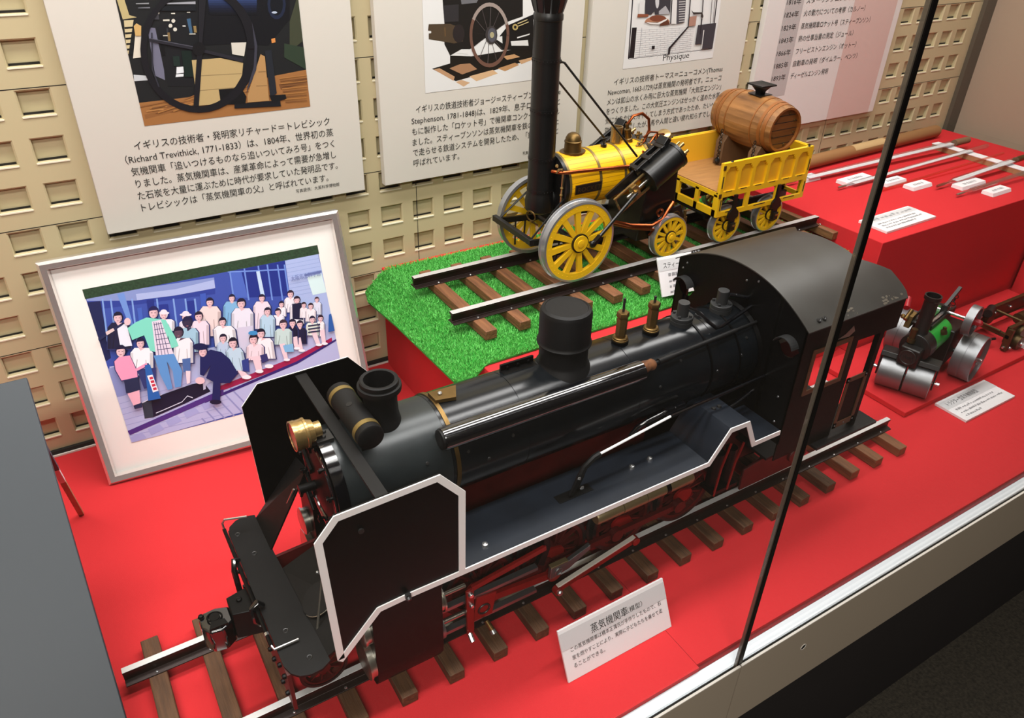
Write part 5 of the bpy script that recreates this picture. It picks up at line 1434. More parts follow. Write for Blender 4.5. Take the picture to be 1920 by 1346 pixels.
# regulator turrets with pipes into the cab
for x, pth in ((.679, [(.681, YC - .004, .360), (.690, YC - .014, .3560), (.700, YC - .030, .344), (.709, YC - .036, .336), (.720, YC - .036, .336), (.782, YC - .026, .345)]), (.7515, [(.757, YC - .005, .3600), (.768, YC - .010, .358), (.776, YC - .016, .356), (.783, YC - .018, .355)])):
    b = MB(); b.lathe([(.0152, -.008), (.0152, .0035), (.0142, .0040), (.0152, .0046), (.0152, .0090), (.0146, .0096)], (x, YC, .3365), (0, 0, 1), 28); b.lathe([(.0080, .0090), (.0080, .0290), (.0076, .0295)], (x, YC, .3365), (0, 0, 1), 24)
    for k in range(4): a = k * PI / 2 + .5; b.cyl((x + .0115 * math.cos(a), YC + .0115 * math.sin(a), .3455), (x + .0115 * math.cos(a), YC + .0115 * math.sin(a), .3490), .0021, n=8)
    t = b.build('steam_turret', 'turret_grey', L); b = MB(); b.tube(pth, .0027); b.build('turret_pipe', 'gloss_black', t)
b = MB(); b.lathe([(.0062, -.004), (.0062, .0030)], (.7135, YC + .002, .3345), (0, 0, 1), 6); b.lathe([(.0040, .003), (.0040, .0050)], (.7135, YC + .002, .3345), (0, 0, 1), 12); b.build('filler_plug', 'turret_grey', L)
b = MB(); b.box(.405, .452, YC + .017, YC + .020, .328, .3420).box(.405, .452, YC + .006, YC + .017, .3325, .3345)
for x in (.414, .429, .444): b.cyl((x, YC + .017, .3370), (x, YC + .0145, .3370), .0022, n=8)
b.build('angle_bracket', 'loco_black', L)
# long lagged pipe along the near side, corroded joint and thin pipe to the cab
PY, PZ = YC - .0505, ZB + .0465
b = MB().m('gloss_black'); b.lathe([(.0128, .2905), (.0133, .2915), (.0133, .5690)], (0, PY, PZ), X, 28, True); pc = b.build('lagged_pipe', None, L)
b = MB(); b.lathe([(.0118, 0), (.0115, .004), (.0090, .0050), (0, .0030)], (.2920, PY, PZ), -X, 24); b.build('pipe_end_cap', 'matt_black', pc)
b = MB(); b.lathe([(.0060, .569), (.0078, .572), (.0084, .577), (.0072, .584), (.0078, .589), (.0060, .592)], (0, PY + .002, PZ + .002), X, 12); b.build('rusted_joint', 'rust', pc, label='rusty brown joint')
b = MB(); b.tube([(.592, PY + .002, PZ + .002), (.782, PY + .010, PZ + .0065)], .0024, 10).cyl((.600, PY + .0024, PZ + .0022), (.625, PY + .0035, PZ + .0028), .0043, n=12).cyl((.625, PY + .0035, PZ + .0028), (.742, PY + .008, PZ + .0055), .0034, n=12); b.build('thin_pipe', 'matt_black', pc)
# feed pipes low on the boiler side
b = MB(); b.tube([(.560, YC - .058, .226), (.566, YC - .062, .240), (.580, YC - .065, .248), (.604, YC - .066, .252), (.632, YC - .066, .2535)], .0034, 10).cyl((.608, YC - .066, .2524), (.622, YC - .066, .2530), .0056, n=6).cyl((.624, YC - .066, .2530), (.640, YC - .066, .2538), .0052, n=6); b.build('feed_pipe', 'gloss_black', L)
b = MB(); b.tube([(.690, YC - .068, .204), (.715, YC - .069, .214), (.745, YC - .066, .218), (.781, YC - .062, .226)], .0032, 10); b.build('injector_pipe', 'gloss_black', L)
# running boards with raised section
RW = .1228
for s in (-1, 1):
    yo = YC + s * RW; yi = YC + s * .046; zb = .1945
    path = [(.262, zb), (.6425, zb), (.6725, .2395), (.7080, .2385), (.7290, zb + .001), (.7790, zb + .001)]
    b = MB(); t = .0022
    for (xa, za), (xb, zc) in zip(path, path[1:]):
        b.hexa([(xa, yo, za - t), (xb, yo, zc - t), (xb, yi, zc - t), (xa, yi, za - t)], [(xa, yo, za), (xb, yo, zc), (xb, yi, zc), (xa, yi, za)])
    rb = b.build('running_board', 'plate_blue', L, label='dark steel running board with a raised hump')
    b = MB(); y2 = yo + s * .0014; hh = .0074
    ex = [(.126, .1400), (.1745, .1935), (.2100, .1950), (.262, zb)] + path[1:]
    pts = []
    for i, (xa, za) in enumerate(ex):
        if i < len(ex) - 1:
            xb, zc = ex[i + 1]; d = Vector((xb - xa, 0, zc - za)).normalized(); 
        n = Vector((-d.z, 0, d.x)); 
        if 0 < i < len(ex) - 1:
            p0 = Vector((xa - ex[i - 1][0], 0, za - ex[i - 1][1])).normalized(); m = (Vector((-p0.z, 0, p0.x)) + n).normalized(); n = m / max(.5, m.dot(n))
        pts.append((Vector((xa, 0, za)), Vector((xa, 0, za)) - n * hh))
    for (p, q), (p2, q2) in zip(pts, pts[1:]):
        b.hexa([(p.x, yo, p.z), (p2.x, yo, p2.z), (q2.x, yo, q2.z), (q.x, yo, q.z)], [(p.x, y2, p.z), (p2.x, y2, p2.z), (q2.x, y2, q2.z), (q.x, y2, q.z)])
    b.build('white_edging', 'white_paint', rb, label='white painted edge strip')
    for x, y in ((.315, .1045), (.548, .081), (.579, .080)):
        MB().lathe([(.0040, 0), (.0034, .0030), (.0014, .0034), (.0012, .0022), (0, .0020)], (x, YC + s * y, zb), (0, 0, 1), 12).build('board_screw', 'screw', rb)
    for x in (.684, .694): MB().lathe([(.0034, 0), (.0028, .0024), (0, .0026)], (x, YC + s * .080, .2390), (0, 0, 1), 10).build('hump_screw', 'steel_dark', rb)
    if s < 0:
        b = MB(); b.box(.428, .479, .5560, .5700, zb + .0001, zb + .0005); b.build('board_slot', 'black_seal', rb)
# reversing rod
b = MB().m('matt_black'); b.bar((.447, .560, .197), (.459, .560, .222), .003, .006, X).bar((.455, .563, .203), (.463, .563, .222), .004, .008, X).tube([(.459, .563, .214), (.467, .563, .232), (.480, .562, .243), (.488, .5615, .2455)], .0040, 8).m('white_paint').tube([(.486, .5615, .245), (.600, .563, .2600)], .0017, 8).m('gloss_black').tube([(.600, .563, .2600), (.782, .572, .2585)], .0024, 8).m('screw').lathe([(.0032, 0), (0, .003)], (.462, .558, .204), (0, -1, 0), 8).lathe([(.0026, 0), (0, .003)], (.4545, .556, .224), (0, -1, 0), 8); b.build('reversing_rod', None, L)
# smoke deflectors
DP = [(.126, .1400), (.1205, .3150), (.1420, .3400), (.2520, .3430), (.2800, .3085), (.2790, .1945), (.2100, .1950), (.1745, .1935)]
for s in (-1, 1):
    yo = YC + s * RW
    b = MB(); b.prism([(x, yo, z) for x, z in DP], (0, -s * .0018, 0)); df = b.build('smoke_deflector', 'loco_black', L)
    b = MB(); w = .0078; cx = Vector((.2, 0, .25)); P = [Vector((x, 0, z)) for x, z in DP]
    run = [P[0], P[1], P[2], P[3], P[4], P[5]]; q = []
    for i, p in enumerate(run):
        d1 = (run[i] - run[i - 1]).normalized() if i else None; d2 = (run[i + 1] - p).normalized() if i < len(run) - 1 else None
        n1 = Vector((d1.z, 0, -d1.x)) if d1 else None; n2 = Vector((d2.z, 0, -d2.x)) if d2 else None
        n = (n1 + n2).normalized() if n1 and n2 else (n1 or n2); k = w / (n.dot(n1 or n2)); q.append(p + n * k)
    for i in range(len(run) - 1):
        o4 = [run[i], run[i + 1], q[i + 1], q[i]]; b.hexa([(p.x, yo + s * .0001, p.z) for p in o4], [(p.x, yo + s * .0014, p.z) for p in o4])
    b.build('white_edging', 'white_paint', df, label='white painted border')
    b = MB(); b.cyl((.1665, yo, .3090), (.1665, yo + s * .002, .3090), .0030, n=12).build('deflector_bolt', 'steel_dark', df)
    if s < 0: b = MB(); b.bar((.2085, yo - .004, .198), (.2085, yo - .004, .191), .004, .006, X).cyl((.2085, yo - .001, .1955), (.2085, yo - .008, .1925), .0026, n=8).build('edge_bolt', 'steel_dark', df)
b = MB(); b.box(.1855, .1990, YC - RW + .001, YC + RW - .001, .3360, .3385); b.build('cross_bar', 'matt_black', L, .0003)
# front deck, buffer beam and sloping plates
FD = .147; b = MB(); hw = .1265
pts = [(.0930, YC - hw), (.1185, YC - hw + .002), (.1120, YC + hw), (.0860, YC + hw)]
cor = [(.0745, YC + hw - .016), (.0748, YC - hw + .018), (.0790, YC - hw + .006)]
dk = [(.0855, YC - hw - .0005), (.0960, YC - hw - .0040), (.1080, YC - hw - .0035), (.1185, YC - hw + .002), (.1105, YC + hw), (.0980, YC + hw + .0035), (.0870, YC + hw + .0015), (.0775, YC + hw - .006), (.0738, YC + hw - .018), (.0745, YC - hw + .020), (.0785, YC - hw + .007)]
b.prism([(x, y, FD) for x, y in dk], (0, 0, -.003)); dkO = b.build('front_deck', 'deck_black', L)
for x, y in ((.083, YC + .103), (.092, YC + .062), (.090, YC - .065), (.101, YC - .110)): MB().torus((x, y, FD), (0, 0, 1), .0026, .0007, 14, 5).build('deck_rivet', 'steel_dark', dkO)
b = MB(); b.box(.0745, .0785, YC - .118, YC + .118, .085, FD - .003); bb = b.build('buffer_beam', 'dark_red', L)
for y in (-.108, -.092, -.060, -.045, .040, .058, .085, .100):
    for z in (.132, .104): MB().bolt((.0745, YC + y, z), (-1, 0, 0), .0030, .004).build('beam_bolt', 'loco_black', bb)
b = MB(); b.cyl((.0705, YC - .080, .1515), (.0705, YC + .115, .1515), .0022, n=8); lv = b.build('coupling_lever', 'loco_black', bb)
b = MB(); b.tube([(.0705, YC + .114, .1515), (.0700, YC + .1145, .1620), (.0730, YC + .1130, .1680), (.098, YC + .104, .1690)], .0015, 6); b.m('screw').tube([(.0705, YC - .080, .1515), (.0720, YC - .0850, .1500), (.098, YC - .0850, .1500)], .0014, 6).cyl((.0705, YC - .066, .1515), (.0705, YC - .062, .1515), .0028, n=8); b.build('lever_handle', 'steel_dark', lv)
for y0, sg in ((.056, 1), (-.030, -1)):
    b = MB(); b.tube([(.074, YC + y0, .128), (.066, YC + y0, .140), (.066, YC + y0 + .004, .156), (.072, YC + y0 + .006, .160), (.078, YC + y0 + .008, .150)] if sg < 0 else [(.072, YC + y0, .152), (.067, YC + y0 - .004, .158), (.064, YC + y0 - .012, .150), (.064, YC + y0 - .022, .120), (.066, YC + y0 - .040, .100), (.067, YC + y0 - .060, .102)], .0034, 8); b.build('brake_hose', 'gloss_black', bb)
b = MB(); b.prism([(.046, YC - .013, .1440), (.0745, YC - .020, .1440), (.0745, YC + .020, .1440), (.046, YC + .014, .1440)], (0, 0, -.040)); b.lathe([(.0035, .144), (.0030, .147), (0, .1465)], (.058, YC + .004, 0), (0, 0, 1), 12); cb = b.build('coupler_pocket', 'loco_black', bb, .001)
b = MB(); kp = [(.046, -.010), (.046, .012), (.032, .017), (.018, .016), (.0125, .007), (.013, -.004), (.020, -.0155), (.034, -.018)]
b.prism([(x, YC + y, .1330) for x, y in kp], (0, 0, -.034)); kn = b.build('coupler', 'gloss_black', L, .002)
b = MB(); b.torus((.029, YC + .003, .1345), (.1, .1, 1), .0078, .0009, 24, 6); b.cyl((.029, YC + .003, .125), (.029, YC + .003, .1350), .0058, n=16).ball((.016, YC + .010, .1345), .0035, 8).prism([(.020, YC - .014, .1330), (.040, YC - .014, .1330), (.038, YC - .006, .1330), (.024, YC - .004, .1330)], (0, 0, .0035)); b.build('coupler_pin', 'loco_black', kn)
b = MB(); b.hexa([(.1100, YC + .058, FD - .001), (.1100, YC + .121, FD - .001), (.1705, YC + .117, .224), (.1640, YC + .045, .262)], [(.1118, YC + .058, FD - .002), (.1118, YC + .121, FD - .002), (.1720, YC + .117, .222), (.1655, YC + .045, .260)]); b.build('sloping_plate', 'deck_black', L)
b = MB(); b.hexa([(.1150, YC - .118, FD - .002), (.1125, YC + .024, FD - .002), (.1600, YC + .014, .176), (.1720, YC - .118, .176)], [(.1165, YC - .118, FD - .004), (.1140, YC + .024, FD - .004), (.1615, YC + .014, .174), (.1735, YC - .118, .174)]); ap = b.build('apron_plate', 'deck_black', L)
b = MB(); n_ = Vector((-.5, 0, .86)); c_ = Vector((.1330, YC - .052, .1592)); b.m('matt_black').lathe([(.0205, 0), (.0205, .0016), (0, .0016)], c_, n_, 32); b.m('silver').torus(c_ + n_ * .0009, n_, .0208, .0006, 32, 5, 1.9, 4.4).m('screw').ball(c_ + Vector((.010, .030, .0075)), .0022, 8).ball(c_ + Vector((.012, .026, .0085)), .0020, 8); b.build('hatch_cover', None, ap)
for s in (-1, 1):
    b = MB(); b.tube([(.1200, YC + s * .080, FD), (.1480, YC + s * .052, .232)], .0014, 6); b.build('brace_rod', 'silver', L)
b = MB(); b.hexa([(.176, YC - .040, .165), (.262, YC - .040, .165), (.262, YC + .040, .165), (.176, YC + .040, .165)], [(.172, YC - .036, .226), (.266, YC - .036, .226), (.266, YC + .036, .226), (.172, YC + .036, .226)]); b.build('smokebox_saddle', 'loco_black', L)
# frames
for s in (-1, 1):
    b = MB(); b.prism([(.085, YC + s * .052, .085), (.86, YC + s * .052, .085), (.86, YC + s * .052, .150), (.60, YC + s * .052, .172), (.085, YC + s * .052, .140)], (0, -s * .004, 0)); b.build('main_frame', 'dark_red', L)
# cylinders
for s in (-1, 1):
    y0 = YC + s * .080; yo = YC + s * .1195
    b = MB(); pf = [(y0, .052), (yo - s * .022, .0475), (yo - s * .008, .052), (yo - s * .0008, .066), (yo, .085), (yo, .122), (yo - s * .001, .190), (y0 - s * .014, .192), (y0 - s * .014, .06)]
    b.prism([(.1690, y, z) for y, z in pf], (.0830, 0, 0)); cy = b.build('cylinder_block', 'loco_black', L, .0006)
    for x, d in ((.1690, -1), (.2520, 1)):
        for z, r in ((.135, .0165), (.088, .0235)):
            if d > 0 and r > .02: continue
            b = MB(); b.m('silver').lathe([(r, 0), (r, .0052)], (x, y0 + s * .018, z), X * d, 32).lathe([(r + .0016, .0054), (r + .0016, .0078), (r * .8, .0095)], (x, y0 + s * .018, z), X * d, 32); b.build('cylinder_cover', None, cy, label='bright metal cylinder cover')
    b = MB(); b.lathe([(.0195, .0), (.0195, .006), (.010, .007)], (.252, y0 + s * .016, .088), X, 28); b.build('cylinder_cover', 'steel', cy)
# driving wheels
def spoked(b, c, r, w, s, mt, ns, hub, mt_hub=None, rimt=.12):
    """spoked wheel centre: rim, spokes, hub; axis along Y"""
    c = Vector(c); b.m(mt); b.lathe([(r * (1 - rimt), -w / 2), (r, -w / 2), (r, w / 2), (r * (1 - rimt), w / 2), (r * (1 - rimt), -w / 2)], c, (0, 1, 0), 40, False)
    for k in range(ns):
        a = 2 * PI * k / ns + .1; d = Vector((math.cos(a), 0, math.sin(a))); b.bar(c + d * hub * .8, c + d * r * (1 - rimt * .6), r * .055 + .0006, w * .55, (0, 1, 0))
    b.m(mt_hub or mt).cyl(c - Vector((0, w * .62, 0)), c + Vector((0, w * .62, 0)), hub, n=20)
    return b
for s in (-1, 1):
    for k, x in enumerate((.667, .554, .441, .328)):
        yw = YC + s * .0668
        b = MB(); spoked(b, (x, yw, .0883), .0455, .009, s, 'dark_red', 14, .012); 
        b.m('loco_red').prism([(x + .012 * math.cos(t) + (.010 if math.cos(t - 2.6) > 0 else 0) * -math.cos(.5), yw + s * .005, .0883 + .012 * math.sin(t)) for t in [i * PI / 8 for i in range(16)]], (0, s * .004, 0))
        wh = b.build('driving_wheel', None, L); b = MB(); b.lathe([(.0452, -.0045), (.0508, -.0045), (.0512, .0035), (.0550, .0045), (.0550, .0062), (.0452, .0062)] if s > 0 else [(.0452, .0045), (.0508, .0045), (.0512, -.0035), (.0550, -.0045), (.0550, -.0062), (.0452, -.0062)], (x, yw - s * .0, .0883), (0, -1, 0) , 48, False); b.build('tyre', 'steel_dark', wh)
    for x in (.122,):
        b = MB(); spoked(b, (x, YC + s * .0668, .066), .025, .008, s, 'dark_red', 10, .008); b.m('steel_dark').lathe([(.025, -.005), (.0285, -.005), (.0285, .004), (.025, .004)], (x, YC + s * .0668, .066), (0, 1, 0), 36, False); b.build('leading_wheel', None, L)
    b = MB(); spoked(b, (.865, YC + s * .0668, .070), .029, .008, s, 'dark_red', 10, .008); b.m('steel_dark').lathe([(.029, -.005), (.0325, -.005), (.0325, .004), (.029, .004)], (.865, YC + s * .0668, .070), (0, 1, 0), 36, False); b.build('trailing_wheel', None, L)
b = MB()
for x in (.667, .554, .441, .328, .122, .865): b.cyl((x, YC - .06, .0883 if .2 < x < .8 else .068), (x, YC + .06, .0883 if .2 < x < .8 else .068), .006, n=12)
b.build('axles', 'steel_dark', L)
# rods and valve gear
for s in (-1, 1):
    Y = lambda d: YC + s * d
    b = MB().m('dark_red'); 
    for xa, xb in ((.328, .441), (.441, .554), (.554, .667)): b.bar((xa - .018, Y(.0800), .0805), (xb - .018, Y(.0800), .0805), .006, .0100)
    for x in (.328, .441, .554, .667): b.cyl((x - .018, Y(.0765), .0805), (x - .018, Y(.0860), .0805), .0100, n=16)
    b.build('coupling_rod', None, L)
    b = MB().m('loco_red').bar((.318, Y(.094), .0890), (.423, Y(.094), .0780), .0055, .0110).cyl((.423, Y(.0900), .0785), (.423, Y(.0990), .0785), .0100, n=16); b.build('connecting_rod', None, L)
    b = MB().m('loco_red'); b.prism([(.300, Y(.098), .068), (.328, Y(.098), .068), (.334, Y(.098), .104), (.306, Y(.098), .108)], (0, s * .004, 0)); b.m('steel_dark').torus((.316, Y(.1022), .083), (0, 1, 0), .0075, .0016, 20, 6); ch = b.build('crosshead', None, L, .0006)
    b = MB(); b.m('brass_dull').cyl((.318, Y(.104), .062), (.321, Y(.114), .053), .0030, n=10).m('steel').cyl((.321, Y(.114), .053), (.3215, Y(.118), .050), .0042, n=10); b.build('lubricator', 'brass_dull', ch)
    b = MB(); b.bar((.252, Y(.096), .108), (.395, Y(.096), .108), .008, .005).bar((.252, Y(.096), .0665), (.395, Y(.096), .0665), .008, .005); b.build('slide_bar', 'steel', L)
    b = MB(); b.cyl((.252, Y(.098), .088), (.305, Y(.098), .088), .0032, n=10).cyl((.252, Y(.098), .135), (.292, Y(.098), .135), .0028, n=10); b.build('piston_rod', 'silver', L)
    b = MB(); b.prism([(.290, Y(.102), .130), (.300, Y(.102), .132), (.3005, Y(.102), .060), (.299, Y(.102), .052), (.291, Y(.102), .052)], (0, s * .004, 0)); lv_ = b.build('combination_lever', 'loco_red', L, .0006)
    b = MB(); b.bolt((.295, Y(.106), .1255), (0, s, 0), .0036, .004).bolt((.296, Y(.106), .1065), (0, s, 0), .0030, .004).cyl((.2945, Y(.104), .054), (.2945, Y(.113), .047), .0032, n=8); b.build('lever_pins', 'screw', lv_)
    b = MB(); b.bar((.298, Y(.103), .1310), (.402, Y(.103), .1450), .004, .0075); b.build('radius_rod', 'loco_red', L)
    b = MB(); b.prism([(.392, Y(.096), .118), (.402, Y(.096), .112), (.410, Y(.096), .140), (.408, Y(.096), .168), (.398, Y(.096), .172), (.400, Y(.096), .140)], (0, s * .007, 0)); b.m('loco_black').box(.388, .412, min(Y(.090), Y(.096)), max(Y(.090), Y(.096)), .135, .185); b.build('expansion_link', 'dark_red', L, .0006)
    b = MB(); b.prism([(.409, Y(.102), .087), (.438, Y(.102), .092), (.470, Y(.102), .110), (.470, Y(.102), .118), (.436, Y(.102), .106), (.410, Y(.102), .106)], (0, s * .006, 0)); b.m('steel').torus((.4215, Y(.1085), .0960), (0, 1, 0), .0052, .0012, 16, 5); b.m('tan_pipe').box(.410, .436, min(Y(.101), Y(.1085)), max(Y(.101), Y(.1085)), .1062, .1085); b.build('return_crank', 'dark_red', L, .0006)
    b = MB().m('loco_red'); b.bar((.4225, Y(.106), .0600), (.5490, Y(.104), .0835), .0058, .0085); b.cyl((.549, Y(.101), .0835), (.549, Y(.110), .0835), .0062, n=14).cyl((.4225, Y(.103), .060), (.4225, Y(.112), .060), .0060, n=14)
    b.m('painted_lit_edge').bar((.4225, Y(.106), .0655), (.5490, Y(.104), .0890), .0062, .0022); b.m('screw').bolt((.4225, Y(.112), .060), (0, s, 0), .0040, .004); b.build('eccentric_rod', None, L, .0004, label='red eccentric rod with its lit upper edge painted pale')  # pale strip on the rod paints in the light along its top
    b = MB(); b.lathe([(.0080, .468), (.0092, .470), (.0092, .508)], (0, Y(.112), .1695), X, 20).lathe([(.0094, .509), (.0094, .546)], (0, Y(.112), .1695), X, 20).lathe([(.0092, .547), (.0092, .580)], (0, Y(.112), .1695), X, 20).lathe([(.0094, .586), (.0092, .625), (.0080, .627)], (0, Y(.112), .1695), X, 20); rs = b.build('air_reservoir', 'tan_pipe', L)
    b = MB(); b.lathe([(.0097, .579), (.0097, .586)], (0, Y(.112), .1695), X, 20); b.build('reservoir_strap', 'loco_black', rs)
    b = MB(); b.cyl((.700, Y(.090), .105), (.700, Y(.090), .165), .0100, n=18).cyl((.722, Y(.094), .108), (.722, Y(.094), .168), .0085, n=18).box(.688, .735, min(Y(.080), Y(.106)), max(Y(.080), Y(.106)), .100, .106); inj = b.build('air_pump', 'loco_black', L)
    b = MB(); b.tube([(.713, Y(.108), .104), (.718, Y(.108), .150), (.730, Y(.106), .182)], .0018, 6).tube([(.690, Y(.106), .100), (.694, Y(.106), .150), (.706, Y(.104), .188)], .0018, 6); b.build('pump_pipes', 'loco_red', inj)
    b = MB(); b.prism([(.770, Y(.084), .060), (.900, Y(.084), .060), (.915, Y(.084), .075), (.905, Y(.084), .105), (.860, Y(.084), .118), (.770, Y(.084), .100)], (0, s * .004, 0)); b.cyl((.880, Y(.088), .085), (.880, Y(.092), .085), .012, n=16); b.build('trailing_frame', 'dark_red', L, .001)
b = MB(); b.hexa([(.690, YC - .048, .085), (.860, YC - .048, .075), (.860, YC + .048, .075), (.690, YC + .048, .085)], [(.690, YC - .055, .215), (.860, YC - .055, .215), (.860, YC + .055, .215), (.690, YC + .055, .215)]); b.build('firebox', 'loco_black', L)
# cab
CX = .782; CW = .1225; SB = .138
def roofz(d): return .3995 - .0445 * (abs(d) / .128) ** 2.1
b = MB()
out = [(-CW, SB + .03)] + [(-CW, .352)] + [(-CW + CW * 2 * i / 20, roofz(-CW + CW * 2 * i / 20) - .001) for i in range(21)] + [(CW, .352), (CW, SB + .03)]
def holed(b, x, w, outer, hole_c, hole_r):
    """front sheet split into strips around two round windows"""
    N = 60; ys = [-CW + 2 * CW * i / N for i in range(N + 1)]
    for a, c in zip(ys, ys[1:]):
        m = (a + c) / 2; top0, top1 = roofz(a) - .001, roofz(c) - .001; spans = [(SB + .03, SB + .03, None, None)]
        segs = [[SB + .03, SB + .03, top0, top1]]
        for hy, hz in hole_c:
            ra, rc = (max(0, hole_r ** 2 - (q - hy) ** 2) ** .5 for q in (a, c))
            if ra > 0 or rc > 0:
                s = segs.pop(); segs.append([s[0], s[1], hz - ra, hz - rc]); segs.append([hz + ra, hz + rc, s[2], s[3]])
        for z0, z1, z2, z3 in segs:
            b.hexa([(x, YC + a, z0), (x, YC + c, z1), (x, YC + c, z3), (x, YC + a, z2)], [(x + w, YC + a, z0), (x + w, YC + c, z1), (x + w, YC + c, z3), (x + w, YC + a, z2)])
holed(b, CX, .002, None, [(.100, .3190), (-.100, .3190)], .0150); bmesh.ops.remove_doubles(b.bm, verts=b.bm.verts, dist=1e-5); fs = b.build('cab_front', 'loco_black', L)
for s in (-1, 1):
    b = MB(); R_ = .0165; n = 12
    for i in range(n):
        a0 = math.radians(20 + 140 * i / n); a1 = math.radians(20 + 140 * (i + 1) / n); q = lambda a, r: (YC + s * .100 + r * math.cos(a), .3190 + r * math.sin(a))
        p = [q(a0, R_), q(a1, R_), q(a1, R_ + .001), q(a0, R_ + .001)]; b.hexa([(CX, y, z) for y, z in p], [(CX - .014, y, z) for y, z in p])
    b.build('window_hood', 'turret_grey', fs)
for y, z in ((-.104, .240), (-.108, .200), (.112, .345), (.112, .270), (-.030, .385), (-.010, .378), (.105, .356)): MB().lathe([(.0018, 0), (.0012, .0014), (0, .0015)], (CX, YC + y, z), -X, 8).build('sheet_rivet', 'steel', fs)
b = MB(); b.lathe([(RB + .002, .776), (RB + .004, .782)], (0, YC, ZB), X, 48, False); b.build('boiler_collar', 'loco_black', fs)
XE = .962
for s in (-1, 1):
    yo = YC + s * CW; t = -s * .002
    def pan(pts, mt, name, par, thick=t, yy=yo): 
        b = MB(); b.prism([(x, yy, z) for x, z in pts], (0, thick, 0)); return b.build(name, mt, par)
    b = MB()
    for pts in ([(CX, SB), (.902, SB), (.902, .244), (CX, .244)], [(CX, .244), (.806, .244), (.806, .318), (CX, .318)], [(.886, .244), (.902, .244), (.902, .318), (.886, .318)], [(CX, .318), (.902, .318), (.902, .356), (CX, .356)], [(.902, .306), (.988, .303), (.988, .356), (.902, .356)]):
        b.prism([(x, yo, z) for x, z in pts], (0, t, 0))
    sd = b.build('cab_side', 'cab_brown', L)
    b = MB(); w = .0065; y1 = yo + s * .0014
    for pts in ([(.806, .244), (.886, .244), (.880, .251), (.812, .251)], [(.806, .318), (.886, .318), (.880, .311), (.812, .311)], [(.806, .244), (.812, .251), (.812, .311), (.806, .318)], [(.886, .244), (.880, .251), (.880, .311), (.886, .318)]):
        b.prism([(x, y1, z) for x, z in pts], (0, t * .9, 0))
    b.build('window_frame', 'trim_brown', sd, label='brown window frame')
    b = MB(); b.prism([(.8405, yo, .251), (.8445, yo, .251), (.8445, yo, .311), (.8405, yo, .311)], (0, t, 0)); b.build('window_bar', 'cab_brown', sd)
    b = MB().m('cab_brown'); b.prism([(.907, yo, SB + .02), (.947, yo, SB + .02), (.947, yo, .238), (.907, yo, .238)], (0, t, 0)); b.m('trim_brown')
    for x0, x1, z0, z1 in ((.904, .950, SB + .012, SB + .022), (.904, .950, .233, .241), (.904, .910, SB + .012, .241), (.944, .950, SB + .012, .241)): b.box(x0, x1, min(yo, y1), max(yo, y1), z0, z1)
    dr_ = b.build('cab_door', None, sd)
    for x, z in ((.907, SB + .017), (.947, SB + .017), (.907, .237), (.947, .237), (.927, SB + .017)): MB().ball((x, y1, z), .0014, 6).build('door_screw', 'steel', dr_)
    b = MB(); b.box(.952, .961, min(yo, yo + t * 4), max(yo, yo + t * 4), SB, .305); b.build('rear_post', 'cab_brown', sd)
    b = MB(); b.box(.862, 1.000, min(yo - s * .02, YC + s * .1345), max(yo - s * .02, YC + s * .1345), SB - .005, SB - .001); b.build('footplate', 'matt_black', L)
b = MB(); b.box(.78, .985, YC - .112, YC + .112, SB - .006, SB - .002); b.build('cab_floor', 'matt_black', L)
# cab roof with cut-back rear edge
b = MB(); N = 32; RWd = .1275; rows = []
for i in range(N + 1):
    d = -RWd + 2 * RWd * i / N; a = abs(d); xe = .952 if a < .055 else .952 + .036 * min(1, (a - .055) / .032)
    if a > .118: xe -= .006 * (a - .118) / .0095
    rows.append((d, roofz(d), xe))
top = [[b.bm.verts.new((x, YC + d, z)) for x in (CX - .0035, CX + .06, CX + .12, xe)] for d, z, xe in rows]; bot = [[b.bm.verts.new((v.co.x, v.co.y, v.co.z - .0016)) for v in r] for r in top]
for i in range(N):
    for j in range(3): b.face([top[i][j], top[i + 1][j], top[i + 1][j + 1], top[i][j + 1]]); b.face([bot[i][j + 1], bot[i + 1][j + 1], bot[i + 1][j], bot[i][j]])
    for j in (0, 3): b.face([top[i][j], bot[i][j], bot[i + 1][j], top[i + 1][j]], False)
for i in (0, N):
    for j in range(3): b.face([top[i][j], top[i][j + 1], bot[i][j + 1], bot[i][j]], False)
rf = b.build('cab_roof', 'roof_grey', L)
for x in (.805, .815): 
    for s in (-1, 1): MB().lathe([(.0036, 0), (.0030, .0026), (.0014, .0026), (0, .0012)], (x, YC + s * .118, roofz(.118)), (0, s * .6, .8), 10).build('roof_screw', 'steel_dark', rf)
b = MB()
for k in range(26):
    x = random.choice([random.uniform(.925, .975), random.uniform(.93, .965), random.uniform(.85, .88)]); d = random.uniform(.117, .1268); z = roofz(d) + .0002; r = random.uniform(.0012, .0035)
    b.prism([(x + r * random.uniform(.5, 1.3) * math.cos(t), YC - d + r * .5 * math.sin(t), roofz(d - r * .5 * math.sin(t)) + .0001) for t in [0, 1.1, 2.2, 3.2, 4.2, 5.3]], (0, -.00005, .0002))
b.prism([(.852, YC - CW - .0003, .322), (.866, YC - CW - .0003, .326), (.880, YC - CW - .0003, .336), (.886, YC - CW - .0003, .326), (.876, YC - CW - .0003, .320)], (0, -.0003, 0)); b.build('worn_paint', 'silver', rf, label='bare metal where the paint is chipped')
